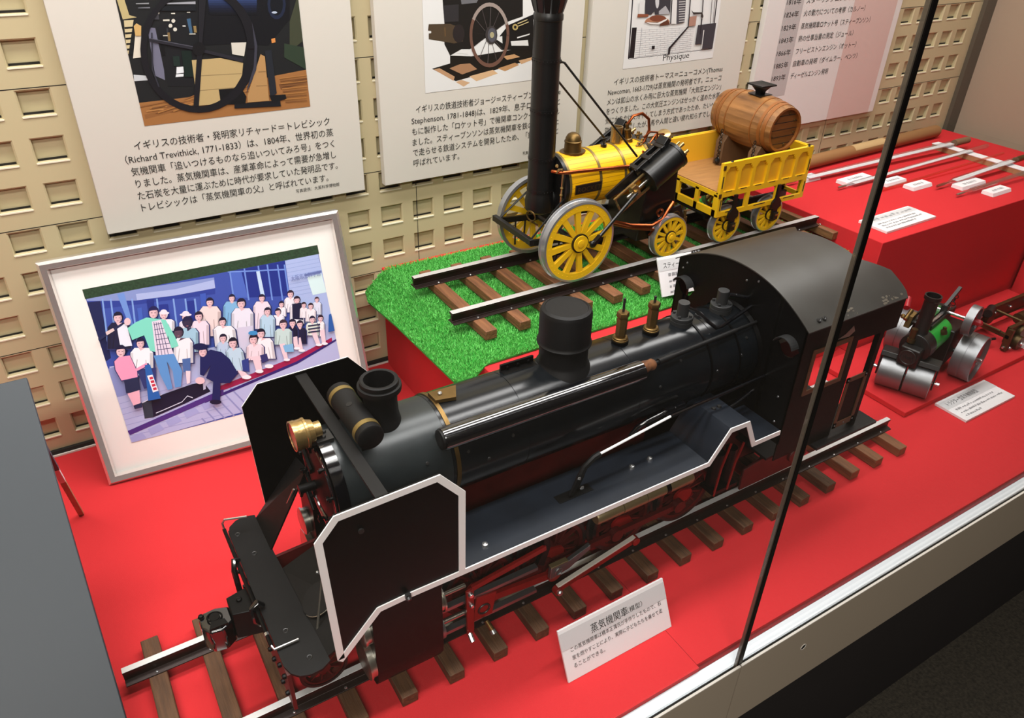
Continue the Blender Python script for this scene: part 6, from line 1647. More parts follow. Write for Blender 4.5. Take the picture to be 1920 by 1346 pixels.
# backhead fittings seen through the side windows
b = MB(); b.box(.784, .876, YC - .056, YC + .060, .140, .288); b.lathe([(.052, .784), (.052, .800), (.046, .802)], (0, YC, ZB), X, 32); b.build('backhead', 'loco_black', L)  # box added to block the camera's view through the near front window
b = MB(); b.cyl((.803, YC - .03, .262), (.845, YC - .03, .262), .016, n=16).cyl((.803, YC + .02, .300), (.835, YC + .02, .300), .010, n=16).box(.803, .870, YC - .06, YC - .02, .225, .245).cyl((.850, YC + .035, .262), (.866, YC + .035, .262), .022, n=18); b.build('backhead_fittings', 'turret_grey', L)

# ---------------------------------------------------------------- caption cards
def card(name, label, o, u, v, w, h, th, title, rows, band, tsize, tx, mark=False):
    """o lower-left corner of the face, u along the text, v up the face; th thickness behind the face"""
    u = Vector(u).normalized(); v = Vector(v).normalized(); n = u.cross(v); o = Vector(o)
    r = thing(name, label, 'caption card', o)
    b = MB(); b.hexa([o, o + u * w, o + u * w + v * h, o + v * h], [p - n * th for p in (o, o + u * w, o + u * w + v * h, o + v * h)]); b.build('card', 'card_white', r, .0003)
    b = MB(); e = n * .0003; b.poly([o + v * band[0] + e, o + u * w + v * band[0] + e, o + u * w + v * band[1] + e, o + v * band[1] + e]); b.build('title_band', 'card_grey', r, normals=False)
    b = MB()
    for t, x0, x1, z, s in title: text_mesh(b, t, o + v * z, u, v, x0, x1, s, 'ink', .0005)
    for t, x0, x1, z, s in rows: text_mesh(b, t, o + v * z, u, v, x0, x1, s, 'ink', .0005)
    if mark:
        rr = random.Random(5); b.m('ink_grey')
        for x0, x1, z, s in mark:
            x = x0
            while x < x1:
                k = s * rr.uniform(.5, .9); p = o + v * (z + rr.uniform(0, .15) * s) + n * .0005; hh = s * rr.uniform(.35, .75)
                b.poly([p + u * x, p + u * (x + k), p + u * (x + k) + v * hh, p + u * x + v * hh]); x += s * 1.05
    b.build('caption_text', None, r, normals=False); return r
card('caption_card', 'white leaning caption card in front of the black locomotive', (.3845, .4525, .0004), (1, 0, 0), (0, .030, .0615), .1675, .0705, .003,
     [('蒸気機関車', .046, .104, .0478, .0135), ('（模型）', .104, .128, .0490, .0082)],
     [('この蒸気機関車は橋本正満氏が手作りしたもので、石', .012, .157, .0375, .0068), ('炭を燃やすことにより、実際に子どもたちを乗せて走', .012, .157, .0265, .0068), ('ることができる。', .012, .060, .0155, .0068)], (.0425, .0655), 0, 0)
card('caption_card', 'white caption card behind the cab, leaning on the turf track', (.853, .8655, .2262), (1, -.12, 0), (.12 * .030, .030, .0605), .082, .0685, .003,
     [('スティーブンソン', .010, .078, .0490, .0110)], [], (.0440, .0640), 0, 0, [(.018, .072, .0335, .007), (.018, .072, .0235, .007), (.018, .072, .0135, .007), (.018, .05, .004, .006)])
card('caption_card', 'white caption card lying flat below the toy road roller', (1.3335, .5240, .0052), (1, .002, 0), (0, 1, 0), .1620, .0640, .005,
     [('トラクター型蒸気機関模型', .014, .112, .0445, .0120)], [], (.0375, .0595), 0, 0, [(.014, .135, .0275, .0062), (.014, .150, .0175, .0062), (.014, .060, .0075, .0062)])
card('caption_card', 'white caption card lying flat on the tall red plinth', (1.3915, .8200, .2572), (1, .02, 0), (-.02, 1, 0), .1660, .0660, .005,
     [], [], (.0420, .0620), 0, 0, [(.012, .150, .0470, .0125), (.016, .140, .0300, .0068), (.016, .150, .0200, .0068), (.016, .110, .0100, .0068)])
# ---------------------------------------------------------------- small yellow early locomotive on the turf track
ZR = .2575                                                    # rail head of the turf track
YL = 1.013
RK = thing('yellow_locomotive', 'small yellow early steam locomotive with a tall black chimney', 'model locomotive', (.80, YL, ZR))
def part(b, name, mt=None, par=None, **k): return b.build(name, mt, par or RK, **k)
def yellow_wheel(root, c, r, s, ns, wid=.010):
    c = Vector(c); b = MB(); r1 = r * .955; hub = r * .155 if r > .05 else r * .2; b.m('yellow')
    b.lathe([(r * .79, -wid * .35), (r1, -wid * .35), (r1, wid * .35), (r * .79, wid * .35), (r * .79, -wid * .35)], c, (0, 1, 0), 48, False)
    for k in range(ns):
        a = 2 * PI * k / ns + .12; d = Vector((math.cos(a), 0, math.sin(a))); t = Vector((-d.z, 0, d.x)); w0, w1 = r * .058, r * .075; h = wid * .28
        p, q = c + d * hub * .8, c + d * r * .82; b.hexa([p - t * w0 - Vector((0, h, 0)), p + t * w0 - Vector((0, h, 0)), p + t * w0 + Vector((0, h, 0)), p - t * w0 + Vector((0, h, 0))], [q - t * w1 - Vector((0, h, 0)), q + t * w1 - Vector((0, h, 0)), q + t * w1 + Vector((0, h, 0)), q - t * w1 + Vector((0, h, 0))])
    if r > .05:
        for k in range(36):
            a = 2 * PI * k / 36; b.ball(c + Vector((math.cos(a) * r * .87, s * wid * .36, math.sin(a) * r * .87)), r * .011, 5)
    w = b.build('wheel', None, root)
    b = MB().m('rocket_black'); b.cyl(c + Vector((0, s * wid * .2, 0)), c + Vector((0, s * wid * .62, 0)), hub * 1.5, n=28); b.m('yellow').cyl(c + Vector((0, s * wid * .3, 0)), c + Vector((0, s * wid * .78, 0)), hub * 1.28, n=28).lathe([(hub * .6, wid * .78), (hub * .6, wid * .9), (hub * .25, wid * .95), (0, wid * .95)], c, (0, s, 0), 20); b.build('hub', None, w)
    b = MB(); g = r * .93
    b.lathe([(r * .95, wid * .42), (r, wid * .38), (r, -wid * .80), (r * 1.03, -wid * .92), (r * 1.03, -wid * 1.1), (r * .95, -wid * 1.1), (r * .95, wid * .42)], c, (0, s, 0), 64, False); b.build('tyre', 'tyre', w, label='bright steel tyre'); return w
for s, y in ((-1, .9410), (1, 1.0850)): yellow_wheel(RK, (.7190, y, ZR + .0705), .0700, s, 12)
for s, y in ((-1, .9410), (1, 1.0850)): yellow_wheel(RK, (.9215, y, ZR + .0395), .0390, s, 12, .009)
b = MB(); b.cyl((.719, .945, ZR + .0705), (.719, 1.081, ZR + .0705), .0045, n=12).cyl((.9215, .945, ZR + .0395), (.9215, 1.081, ZR + .0395), .0036, n=12); part(b, 'axle', 'rocket_black')
# boiler: object offset makes the plank stripes run round the barrel axis
BZ, BR = ZR + .153, .0460
b = MB(); b.lathe([(BR - .001, .712), (BR, .714), (BR, .8880)], (0, YL, BZ), X, 72); bo = part(b, 'boiler', 'yellow_planks')
for x in (.7150, .776, .828, .884):
    b = MB(); b.lathe([(BR, x - .0025), (BR + .0009, x - .0025), (BR + .0009, x + .0025), (BR, x + .0025)], (0, YL, BZ), X, 64, False); b.build('boiler_band', 'band_brass', bo, label='thin brass band')
b = MB().m('rocket_black'); b.lathe([(BR - .003, .7125), (BR + .002, .7125), (BR + .002, .706), (BR - .004, .704), (.018, .7035), (0, .7035)], (0, YL, BZ), X, 64); 
for k in range(32): a = 2 * PI * k / 32; b.ball((.7045, YL + (BR - .006) * math.cos(a), BZ + (BR - .006) * math.sin(a)), .0012, 5)
part(b, 'smokebox_front')
b = MB().m('brass_dull'); b.prism([(.724, YL - BR * .985, .4000), (.777, YL - BR * .985, .4000), (.777, YL - BR * 1.005, .4160), (.724, YL - BR * 1.005, .4160)], (0, -.0012, 0)); b.m('rocket_black'); b.prism([(.7255, YL - BR * .987 - .0012, .4012), (.7755, YL - BR * .987 - .0012, .4012), (.7755, YL - BR * 1.003 - .0012, .4148), (.7255, YL - BR * 1.003 - .0012, .4148)], (0, -.0004, 0))
tv = Vector((0, -BR * .02, .016)).normalized(); text_mesh(b, 'ROCKET', (.7285, YL - BR * .99 - .0018, .4035), (1, 0, 0), tv, 0, .046, .0115, 'brass_dull', .0005); b.build('name_plate', None, bo, label='black name plate with brass letters', normals=False)
# chimney
CXX = .6865
b = MB(); b.lathe([(.0150, .362), (.0240, .368), (.0250, .382), (.0225, .394), (.0215, .400), (.0212, .66), (.0224, .661), (.0224, .668), (.0212, .670), (.0212, .720), (.0185, .720), (.0180, .62), (0, .62)], (CXX, YL, 0), (0, 0, 1), 40); b.cyl((CXX, YL, .378), (.722, YL, .386), .0215, n=28); ch = part(b, 'chimney', 'rocket_black')
for z in (.402, .455, .5300, .6050, .6640):
    b = MB(); b.lathe([(.0214, z - .0032), (.0219, z - .0032), (.0219, z + .0032), (.0214, z + .0032)], (CXX, YL, 0), (0, 0, 1), 40, False)
    for k in range(24): a = 2 * PI * k / 24; b.ball((CXX + .0219 * math.cos(a), YL + .0219 * math.sin(a), z), .0009, 4)
    b.build('riveted_ring', 'rocket_black', ch)
b = MB()
for k in range(14):
    a = 2 * PI * k / 14; u = Vector((math.cos(a), math.sin(a), 0)); t = Vector((-u.y, u.x, 0)); c0 = Vector((CXX, YL, .672)) + u * .0218
    b.prism([c0 - t * .0036, c0 + t * .0036, c0 + t * .0050 + u * .005 + Vector((0, 0, .018)), c0 + u * .010 + Vector((0, 0, .030)), c0 - t * .0050 + u * .005 + Vector((0, 0, .018))], -u * .0008)
b.build('crown', 'rocket_black', ch)
for p in ([(.7055, 1.004, .6020), (.712, 1.001, .6000), (.8430, .9620, .4480)], [(.7050, 1.026, .5820), (.8500, 1.058, .4500)]):
    b = MB(); b.tube(p, .0018, 8).ball(p[0], .0036, 8); part(b, 'chimney_stay', 'rocket_black')
# fittings on the boiler
b = MB(); z0 = BZ + BR
b.prism([(.747 + .0235 * math.cos(t), YL + .0180 * math.sin(t), z0 - .0045) for t in [i * PI / 10 for i in range(20)]], (0, 0, .0050)); b.lathe([(.0150, 0), (.0142, .004), (.0138, .016), (.0145, .0165), (.0145, .0180), (.0132, .019), (.0125, .0235), (.0095, .0285), (.0050, .0312), (0, .0320)], (.747, YL, z0 - .001), (0, 0, 1), 32); part(b, 'brass_dome', 'brass_dull')
b = MB(); b.lathe([(.0098, -.008), (.0098, .0250), (.0104, .0255), (.0104, .0275), (.0080, .0275), (.0075, .020), (0, .02)], (.8400, YL + .004, z0), (0, 0, 1), 28); part(b, 'brass_cup', 'brass')
b = MB(); b.cyl((.808, YL - .004, z0 - .004), (.808, YL - .004, z0 + .004), .0052, n=16).cyl((.808, YL - .004, z0), (.808, YL - .004, z0 + .013), .0014, n=8).bar((.802, YL - .004, z0 + .013), (.814, YL - .004, z0 + .013), .002, .002); part(b, 'lock_valve', 'rocket_black')
# safety valve, gauge and copper loops over the firebox
b = MB(); b.lathe([(.0068, -.006), (.0068, .010), (.0055, .011), (.0055, .022), (.0062, .0225), (.0062, .027), (.003, .028), (.003, .036)], (.866, YL, z0 - .004), (-.25, 0, 1), 20); part(b, 'safety_valve', 'brass_dull')
b = MB(); b.tube([(.858, YL, z0 + .030), (.866, YL - .004, z0 + .044), (.880, YL - .010, z0 + .048), (.892, YL - .014, z0 + .038), (.894, YL - .016, z0 + .020), (.886, YL - .016, z0 + .002), (.878, YL - .012, z0 - .006)], .0026, 8); part(b, 'copper_loop', 'copper')
b = MB(); b.tube([(.880, YL - .020, z0 + .010), (.888, YL - .026, z0 + .020), (.902, YL - .028, z0 + .018), (.906, YL - .026, z0 + .004), (.900, YL - .022, z0 - .010)], .0018, 8).tube([(.905, YL - .006, z0 - .010), (.916, YL - .010, z0 + .008), (.930, YL - .014, z0 + .008), (.938, YL - .014, z0 - .002)], .0015, 6).tube([(.872, YL - .030, z0 - .010), (.890, YL - .034, z0 - .022), (.905, YL - .030, z0 - .034)], .0022, 8); part(b, 'thin_pipes', 'copper')
b = MB(); b.lathe([(.0120, 0), (.0132, .001), (.0132, .012), (.0122, .0140), (.0060, .0165), (0, .0165)], (.9400, YL - .006, z0 - .006), (-.45, -.25, .85), 28); b.cyl((.940, YL - .003, z0 - .022), (.9395, YL - .004, z0 - .005), .003, n=10); part(b, 'pressure_gauge', 'brass')
b = MB()
for p in ((.872, YL - .018, z0 - .004), (.884, YL - .014, z0 + .000), (.896, YL - .018, z0 - .008), (.890, YL - .028, z0 - .014), (.906, YL - .012, z0 - .012), (.876, YL + .016, z0 + .002), (.895, YL + .012, z0 + .004)):
    b.cyl(Vector(p) - Vector((0, 0, .010)), Vector(p) + Vector((0, 0, .006)), .0030, n=10); b.cyl(Vector(p) + Vector((-.006, 0, 0)), Vector(p) + Vector((.006, -.002, .002)), .0022, n=8)
part(b, 'brass_cocks', 'brass')
# firebox and underframe
b = MB(); b.prism([(.866, YL - .047, .288), (.950, YL - .047, .288), (.945, YL - .047, .425), (.925, YL - .047, .450), (.888, YL - .047, .452), (.880, YL - .047, .400)], (0, .094, 0)); fx = part(b, 'firebox', 'rocket_black', bevel=.002)
for s in (-1, 1):
    y = YL + s * .0530; b = MB(); b.bar((.636, y, .3360), (.720, y, .3290), .005, .010).bar((.700, y, .3290), (.965, y, .3120), .005, .011).prism([(.895, y - .0025, .295), (.948, y - .0025, .290), (.968, y - .0025, .318), (.955, y - .0025, .345), (.925, y - .0025, .338), (.900, y - .0025, .320)], (0, .005, 0)); part(b, 'side_frame', 'rocket_black')
b = MB(); b.m('brass_dull').prism([(.946 + .009 * math.cos(t), YL - .0557, .329 + .0055 * math.sin(t)) for t in [i * PI / 8 for i in range(16)]], (0, -.0008, 0)); b.m('rocket_black').prism([(.946 + .0072 * math.cos(t), YL - .0565, .329 + .0038 * math.sin(t)) for t in [i * PI / 8 for i in range(16)]], (0, -.0004, 0)); part(b, 'oval_plate')
b = MB(); b.box(.6320, .6400, YL - .058, YL + .062, .3340, .3440); part(b, 'front_beam', 'rocket_black', bevel=.0008)
for s in (-1, 1):
    b = MB(); b.tube([(.640, YL + s * .050, .342), (.722, YL + s * .040, .4080)], .0017, 6).tube([(.674, YL + s * .0530, .330), (.674, YL + s * .0530, .284)], .0016, 6).tube([(.694, YL + s * .0530, .328), (.690, YL + s * .050, .290)], .0016, 6); part(b, 'frame_stay', 'rocket_black')
b = MB(); b.torus((.664, YL - .010, .362), (1, .3, .2), .0090, .0014, 20, 6).tube([(.664, YL - .010, .353), (.676, YL - .014, .345)], .0016, 6); part(b, 'draw_ring', 'brass_dull')
# copper steam pipes
b = MB(); b.tube([(.6900, YL - .026, .4390), (.6960, YL - .040, .4400), (.7100, YL - .0450, .4395), (.7420, YL - .0450, .4375), (.860, YL - .0460, .4290), (.884, YL - .0460, .4290)], .0030, 10); part(b, 'copper_pipe', 'copper')
b = MB(); b.tube([(.7000, YL + .030, .4180), (.7060, YL + .046, .4190), (.7220, YL + .0510, .4200), (.860, YL + .0500, .4160)], .0030, 8); part(b, 'copper_pipe', 'copper')
b = MB(); b.tube([(.7005, YL - .0380, .332), (.7005, YL - .0400, .372), (.7005, YL - .0420, .436), (.6980, YL - .0420, .4460), (.692, YL - .0410, .4460), (.689, YL - .040, .4400)], .0016, 8); b.m('brass').ball((.7005, YL - .0405, .402), .0030, 8); b.ball((.7005, YL - .0412, .414), .0030, 8).ball((.689, YL - .040, .4520), .0030, 8); part(b, 'thin_copper_pipe', 'copper')
b = MB(); b.tube([(.790, YL - .048, .350), (.800, YL - .058, .344), (.835, YL - .064, .332), (.880, YL - .068, .324), (.905, YL - .066, .330), (.922, YL - .060, .344), (.940, YL - .05, .350)], .0034, 8).tube([(.800, YL - .052, .338), (.840, YL - .066, .326), (.884, YL - .070, .317), (.878, YL - .066, .306)], .0026, 8); part(b, 'lower_copper_pipes', 'copper')
b = MB(); b.torus((.897, YL - .066, .345), (0, 1, 0), .0060, .0022, 20, 6); part(b, 'pipe_coil', 'copper')
b = MB(); b.cyl((.972, YL - .052, .292), (.972, YL - .052, .318), .0052, n=14).cyl((.972, YL - .052, .318), (.972, YL - .052, .330), .0030, n=10).cyl((.972, YL - .052, .270), (.972, YL - .052, .292), .0060, n=12); part(b, 'feed_pump', 'brass_dull')
# inclined cylinders, slide bars, crossheads and connecting rods
for s in (-1, 1):
    y = YL + s * .0705; A = Vector((.8530, y, .4110)); D = Vector((.790, 0, .6131)).normalized(); D = Vector((.854, 0, .52)).normalized(); N2 = Vector((-D.z, 0, D.x))
    b = MB().m('rocket_black'); b.lathe([(.0215, 0), (.0236, .001), (.0236, .006), (.0226, .0065), (.0226, .0655), (.0236, .066), (.0236, .0715), (.0215, .0725)], A, D, 40); cyl_ = part(b, 'steam_cylinder')
    b = MB(); c = A + D * .030 + N2 * .022 + Vector((0, -s * .014, 0)); b.bar(c - D * .040 - Vector((0, .007, 0)), c + D * .034 - Vector((0, .007, 0)), .006, .014, N2); b.bar(c - D * .040 + Vector((0, .009, 0)), c + D * .034 + Vector((0, .009, 0)), .006, .014, N2)
    for q in (-.034, -.008, .022): b.bar(c + D * q + N2 * .004 - Vector((0, .012, 0)), c + D * q + N2 * .004 + Vector((0, .012, 0)), .008, .008, N2)
    b.bar(c + D * .026 + N2 * .004, c + D * .040 + N2 * .010, .022, .010, N2); b.build('valve_chest', 'rocket_black', cyl_, bevel=.001)
    b = MB(); e = A + D * .0725; b.cyl(e + N2 * .008, e + N2 * .008 + D * .016, .0032, n=10).cyl(e - N2 * .010, e - N2 * .010 + D * .013, .0052, n=12).cyl(e - N2 * .010 + D * .013, e - N2 * .010 + D * .020, .0030, n=10); b.cyl(e + N2 * .016, e + N2 * .016 + D * .010, .0018, n=8); b.build('brass_fittings', 'brass', cyl_)
    b = MB(); b.bar(A + N2 * .0150 - D * .068, A + N2 * .0150, .004, .0026, N2).bar(A - N2 * .0150 - D * .068, A - N2 * .0150, .004, .0026, N2); b.bar(A + N2 * .0165 - D * .066, A - N2 * .0165 - D * .066, .0036, .0030, D); b.build('slide_bars', 'brass', cyl_)
    b = MB(); b.cyl(A - D * .045, A, .0030, n=12); b.build('piston_rod', 'silver', cyl_)
    X0 = A - D * .028; b = MB(); b.bar(X0 - N2 * .013, X0 + N2 * .013, .012, .010, D).cyl(X0 - Vector((0, .009, 0)), X0 + Vector((0, .009, 0)), .0050, n=14).bar(X0 - D * .006, X0 + D * .008, .010, .016, N2); b.build('crosshead', 'brass', cyl_)
    pin = Vector((.7420, y - s * .0, ZR + .0665)); b = MB(); b.tube([X0 + Vector((0, s * .007, 0)), pin + Vector((0, s * .012, 0))], .0030, 8).ball(pin + Vector((0, s * .012, 0)), .0068, 10, (1, .6, 1)).cyl(pin - Vector((0, s * .004, 0)), pin + Vector((0, s * .016, 0)), .0030, n=10); b.bar(pin + Vector((0, s * .012, 0)), pin + Vector((0, s * .012, 0)) + (X0 - pin).normalized() * .018, .006, .008, (0, 1, 0)); part(b, 'connecting_rod', 'rocket_black')
    b = MB(); y3 = YL + s * .0560; b.prism([(.778, y3, .393), (.783, y3, .386), (.866, y3, .418), (.866, y3, .450), (.846, y3, .437)], (0, s * .004, 0)); part(b, 'cylinder_plate', 'rocket_black')

# ---------------------------------------------------------------- yellow tender with its water barrel
TD = thing('yellow_tender', 'small yellow tender carrying a wooden water barrel', 'model wagon', (1.14, YL, ZR))
x0, x1, zb, zm, zt = 1.0200, 1.2515, .3170, .3580, .4180
for s in (-1, 1):
    yo = YL + s * .0830; yi = yo - s * .0050; ya, yb = min(yo, yi), max(yo, yi)
    b = MB().m('yellow'); b.box(x0, x1, ya, yb, zt - .0085, zt); b.box(x0, x1, ya, yb, zm - .0040, zm + .0070); b.box(x0, x1, ya, yb, zb, zb + .0090)
    n = 6; pw = .0078
    for k in range(n + 1):
        x = x0 + (x1 - x0 - pw) * k / n; b.box(x, x + pw, ya, yb, zm + .007, zt - .0085)
        if k < n:
            xa, xb = x + pw, x0 + (x1 - x0 - pw) * (k + 1) / n; m = (xa + xb) / 2; r = (xb - xa) * .5; zc = zt - .0085
            # stepped arch at the head of each opening
            for q0, q1, dz in ((xa, xa + r * .20, .0075), (xa + r * .20, xa + r * .42, .0034), (xb - r * .42, xb - r * .20, .0034), (xb - r * .20, xb, .0075)): b.box(q0, q1, ya, yb, zc - dz, zc)
    for x in (x0, x0 + .070, x0 + .150, x1 - .009): b.box(x, x + .009, ya, yb, zb + .009, zm - .004)
    sp = b.build('side_panel', None, TD)
    b = MB(); yk = yi - s * .0035; b.box(x0, x1, min(yi, yk), max(yi, yk), zm + .002, zt - .001); b.build('side_boards', 'yellow_inner', sp)
    for x in (x0 + .020, x1 - .012):
        b = MB(); b.ball((x, (yo + yi) / 2, zt), .0028, 6, (1.4, .8, .8)); b.build('corner_nut', 'rocket_black', sp)
    b = MB()
    for k in range(n):
        xa = x0 + (x1 - x0 - pw) * k / n + pw; q0, q1 = min(yi, yi + s * .0004), max(yi, yi + s * .0004); b.box(xa, xa + .0028, q0, q1, zm + .012, zt - .024)
        q0, q1 = min(yo, yo + s * .0004), max(yo, yo + s * .0004); b.box(xa + .006, xa + .022, q0, q1, zm + .0055, zm + .0068)
    for xa in (x0 + .022, x0 + .095, x0 + .175): b.box(xa, xa + .030, min(yo, yo + s * .0004), max(yo, yo + s * .0004), zb + .0066, zb + .0080)
    for xa in (x0 + .0015, x1 - .0045): b.box(xa, xa + .0022, min(yo, yo + s * .0004), max(yo, yo + s * .0004), zm + .014, zt - .024); b.box(xa + .0035 * (xa < 1.1), xa + .0022 + .0035 * (xa < 1.1), min(yo, yo + s * .0004), max(yo, yo + s * .0004), zb + .012, zm - .008)
    b.build('dark_slits', 'slot_dark', sp, label='narrow dark slits beside the posts')
    b = MB(); b.box(x0 - .0015, x0 + .004, min(yo + s * .0014, yo), max(yo + s * .0014, yo), zt - .012, zt - .004).box(x0 - .0015, x0 + .004, min(yo + s * .0014, yo), max(yo + s * .0014, yo), zm - .004, zm + .004); b.build('corner_plates', 'brass_dull', sp)
    for xw in (1.0600, 1.1740):
        yh = yo + s * .0010; b = MB(); b.prism([(xw - .0035, yh, .3560), (xw + .0035, yh, .3560), (xw + .0040, yh, .330), (xw + .0120, yh, .322), (xw + .0130, yh, .312), (xw + .006, yh, .308), (xw + .0065, yh, .284), (xw - .0065, yh, .284), (xw - .006, yh, .308), (xw - .0130, yh, .312), (xw - .0120, yh, .322), (xw - .0040, yh, .330)], (0, s * .004, 0)); b.box(xw - .0055, xw + .0055, min(yh + s * .004, yh + s * .008), max(yh + s * .004, yh + s * .008), .288, .302); hg = b.build('axle_guard', 'rocket_black', TD)
        b = MB(); b.box(xw - .003, xw + .005, min(yh + s * .008, yh + s * .0095), max(yh + s * .008, yh + s * .0095), .296, .299); b.build('oil_box_lid', 'brass', hg)
b = MB()
for za, zc in ((zt - .0085, zt), (zm - .004, zm + .007), (zb, zb + .009)): b.box(x1 - .005, x1, YL - .078, YL + .078, za, zc)
for y in (-.078, -.040, 0, .035, .070): b.box(x1 - .005, x1, YL + y, YL + y + .0078, zb, zt)
b.box(x1 - .0080, x1 - .005, YL - .078, YL + .078, zm, zt - .001); b.build('end_panel', 'yellow', TD)
b = MB()
for za, zc in ((zm - .004, zm + .0045), (zb, zb + .009)): b.box(x0, x0 + .006, YL - .078, YL + .078, za, zc)
for y in (-.078, -.030, .022, .070): b.box(x0, x0 + .006, YL + y, YL + y + .0085, zb, zm)
b.box(x0, x0 + .006, YL - .078, YL + .078, zb + .009, zb + .0125); b.build('front_frame', 'yellow', TD)
b = MB(); b.box(x0 + .001, x1 - .005, YL - .0775, YL + .0775, zm + .0035, zm + .0065); dkk = b.build('deck', 'deck_wood', TD)
b = MB(); b.tube([(1.056, YL - .066, .3640), (1.056, YL - .066, .3720), (1.047, YL - .066, .3740)], .0018, 8).cyl((1.050, YL - .066, .3700), (1.064, YL - .066, .3700), .0024, n=10); b.build('water_tap', 'silver', dkk)
for s in (-1, 1):
    for xw in (1.0600, 1.1740): yellow_wheel(TD, (xw, YL + s * .0720, ZR + .0355), .0352, s, 12, .009)
b = MB()
for xw in (1.060, 1.174): b.cyl((xw, YL - .07, ZR + .0355), (xw, YL + .07, ZR + .0355), .0036, n=10)
for y in (-.050, .046): b.box(x0 + .008, x1 - .008, YL + y, YL + y + .006, .300, .322)
b.build('underframe', 'rocket_black', TD)
# barrel lying across the tender
BX, BZ2 = 1.1740, .4545; y0, y1 = .9420, 1.0935
b = MB().m('barrel_wood'); N = 26; prof = []
for k in range(13):
    t = k / 12; prof.append((.0405 + .0095 * math.sin(PI * t) ** .9, (y1 - y0) * t))
b.lathe(prof, (BX, y0, BZ2), (0, 1, 0), N, False)
b.m('hoop').lathe([(.0405, 0), (.0362, .0002), (.0358, .0050)], (BX, y0, BZ2), (0, 1, 0), N, False); b.lathe([(.0358, y1 - y0 - .005), (.0405, y1 - y0)], (BX, y0, BZ2), (0, 1, 0), N, False)
ba = b.build('water_barrel', None, TD, sharp=10)
for e, yy in ((1, y0 + .005), (-1, y1 - .005)):
    b = MB().m('barrel_end'); b.lathe([(0, 0), (.0362, 0), (.0362, .0015)], (BX, yy, BZ2), (0, e, 0), 40, False)
    for z in (-.026, -.013, 0, .0125, .025): h = (.0355 ** 2 - z * z) ** .5; b.m('slot_dark').box(BX - h, BX + h, yy - .0004, yy + .0002, BZ2 + z - .0005, BZ2 + z + .0005)
    b.build('barrel_head', None, ba)
    if e > 0:
        for a in (.5, 1.25, 2.5, 3.5, 5.0, 6.0):
            b = MB(); b.lathe([(.0026, 0), (.0022, .0014), (0, .0010)], (BX + .030 * math.cos(a), yy - .0004, BZ2 + .030 * math.sin(a)), (0, -1, 0), 8); b.build('head_bolt', 'brass_dull', ba)
for t0, t1 in ((.07, .115), (.135, .175), (.27, .285), (.70, .715), (.825, .865), (.885, .93)):
    f = lambda t: .0405 + .0095 * math.sin(PI * t) ** .9; b = MB(); h0, h1 = (y1 - y0) * t0, (y1 - y0) * t1
    b.lathe([(f(t0) - .0004, h0), (f(t0) + .0007, h0), (f(t1) + .0007, h1), (f(t1) - .0004, h1)], (BX, y0, BZ2), (0, 1, 0), 52, False); b.build('hoop', 'hoop', ba)
b = MB()
for k in range(N): 
    a = 2 * PI * k / N
b.lathe([(.0220, 0), (.0220, .0012)], (BX - .004, YL, BZ2 + .0488), (0, 0, 1), 4, ph=PI / 4); b.lathe([(.0085, .001), (.0095, .006), (.0190, .0160), (.0270, .0165), (.0270, .0190), (.0250, .0192), (.0200, .0170), (0, .0150)], (BX - .004, YL, BZ2 + .0488), (0, 0, 1), 4, ph=PI / 4); b.build('filler_funnel', 'rocket_black', ba)
for y in (.968, 1.052):
    b = MB(); b.prism([(BX - .046, y - .010, zm + .0068), (BX + .046, y - .010, zm + .0068), (BX + .046, y - .010, .410), (BX + .036, y - .010, .424), (BX + .018, y - .010, .4085), (BX, y - .010, .4050), (BX - .018, y - .010, .4085), (BX - .036, y - .010, .424), (BX - .046, y - .010, .410)], (0, .020, 0)); ck = b.build('barrel_cradle', 'chock_wood', TD, bevel=.001)
    b = MB()
    for k in range(9):
        a = k / 8; p = Vector((BX - .049, y - .004, .370 + .062 * a)); b.torus(p, (1, 0, 0) if k % 2 else (0, 1, 0), .0030, .0009, 10, 5)
    b.ball((BX - .050, y - .004, .374), .006, 8); b.build('chain', 'rocket_black', ck)
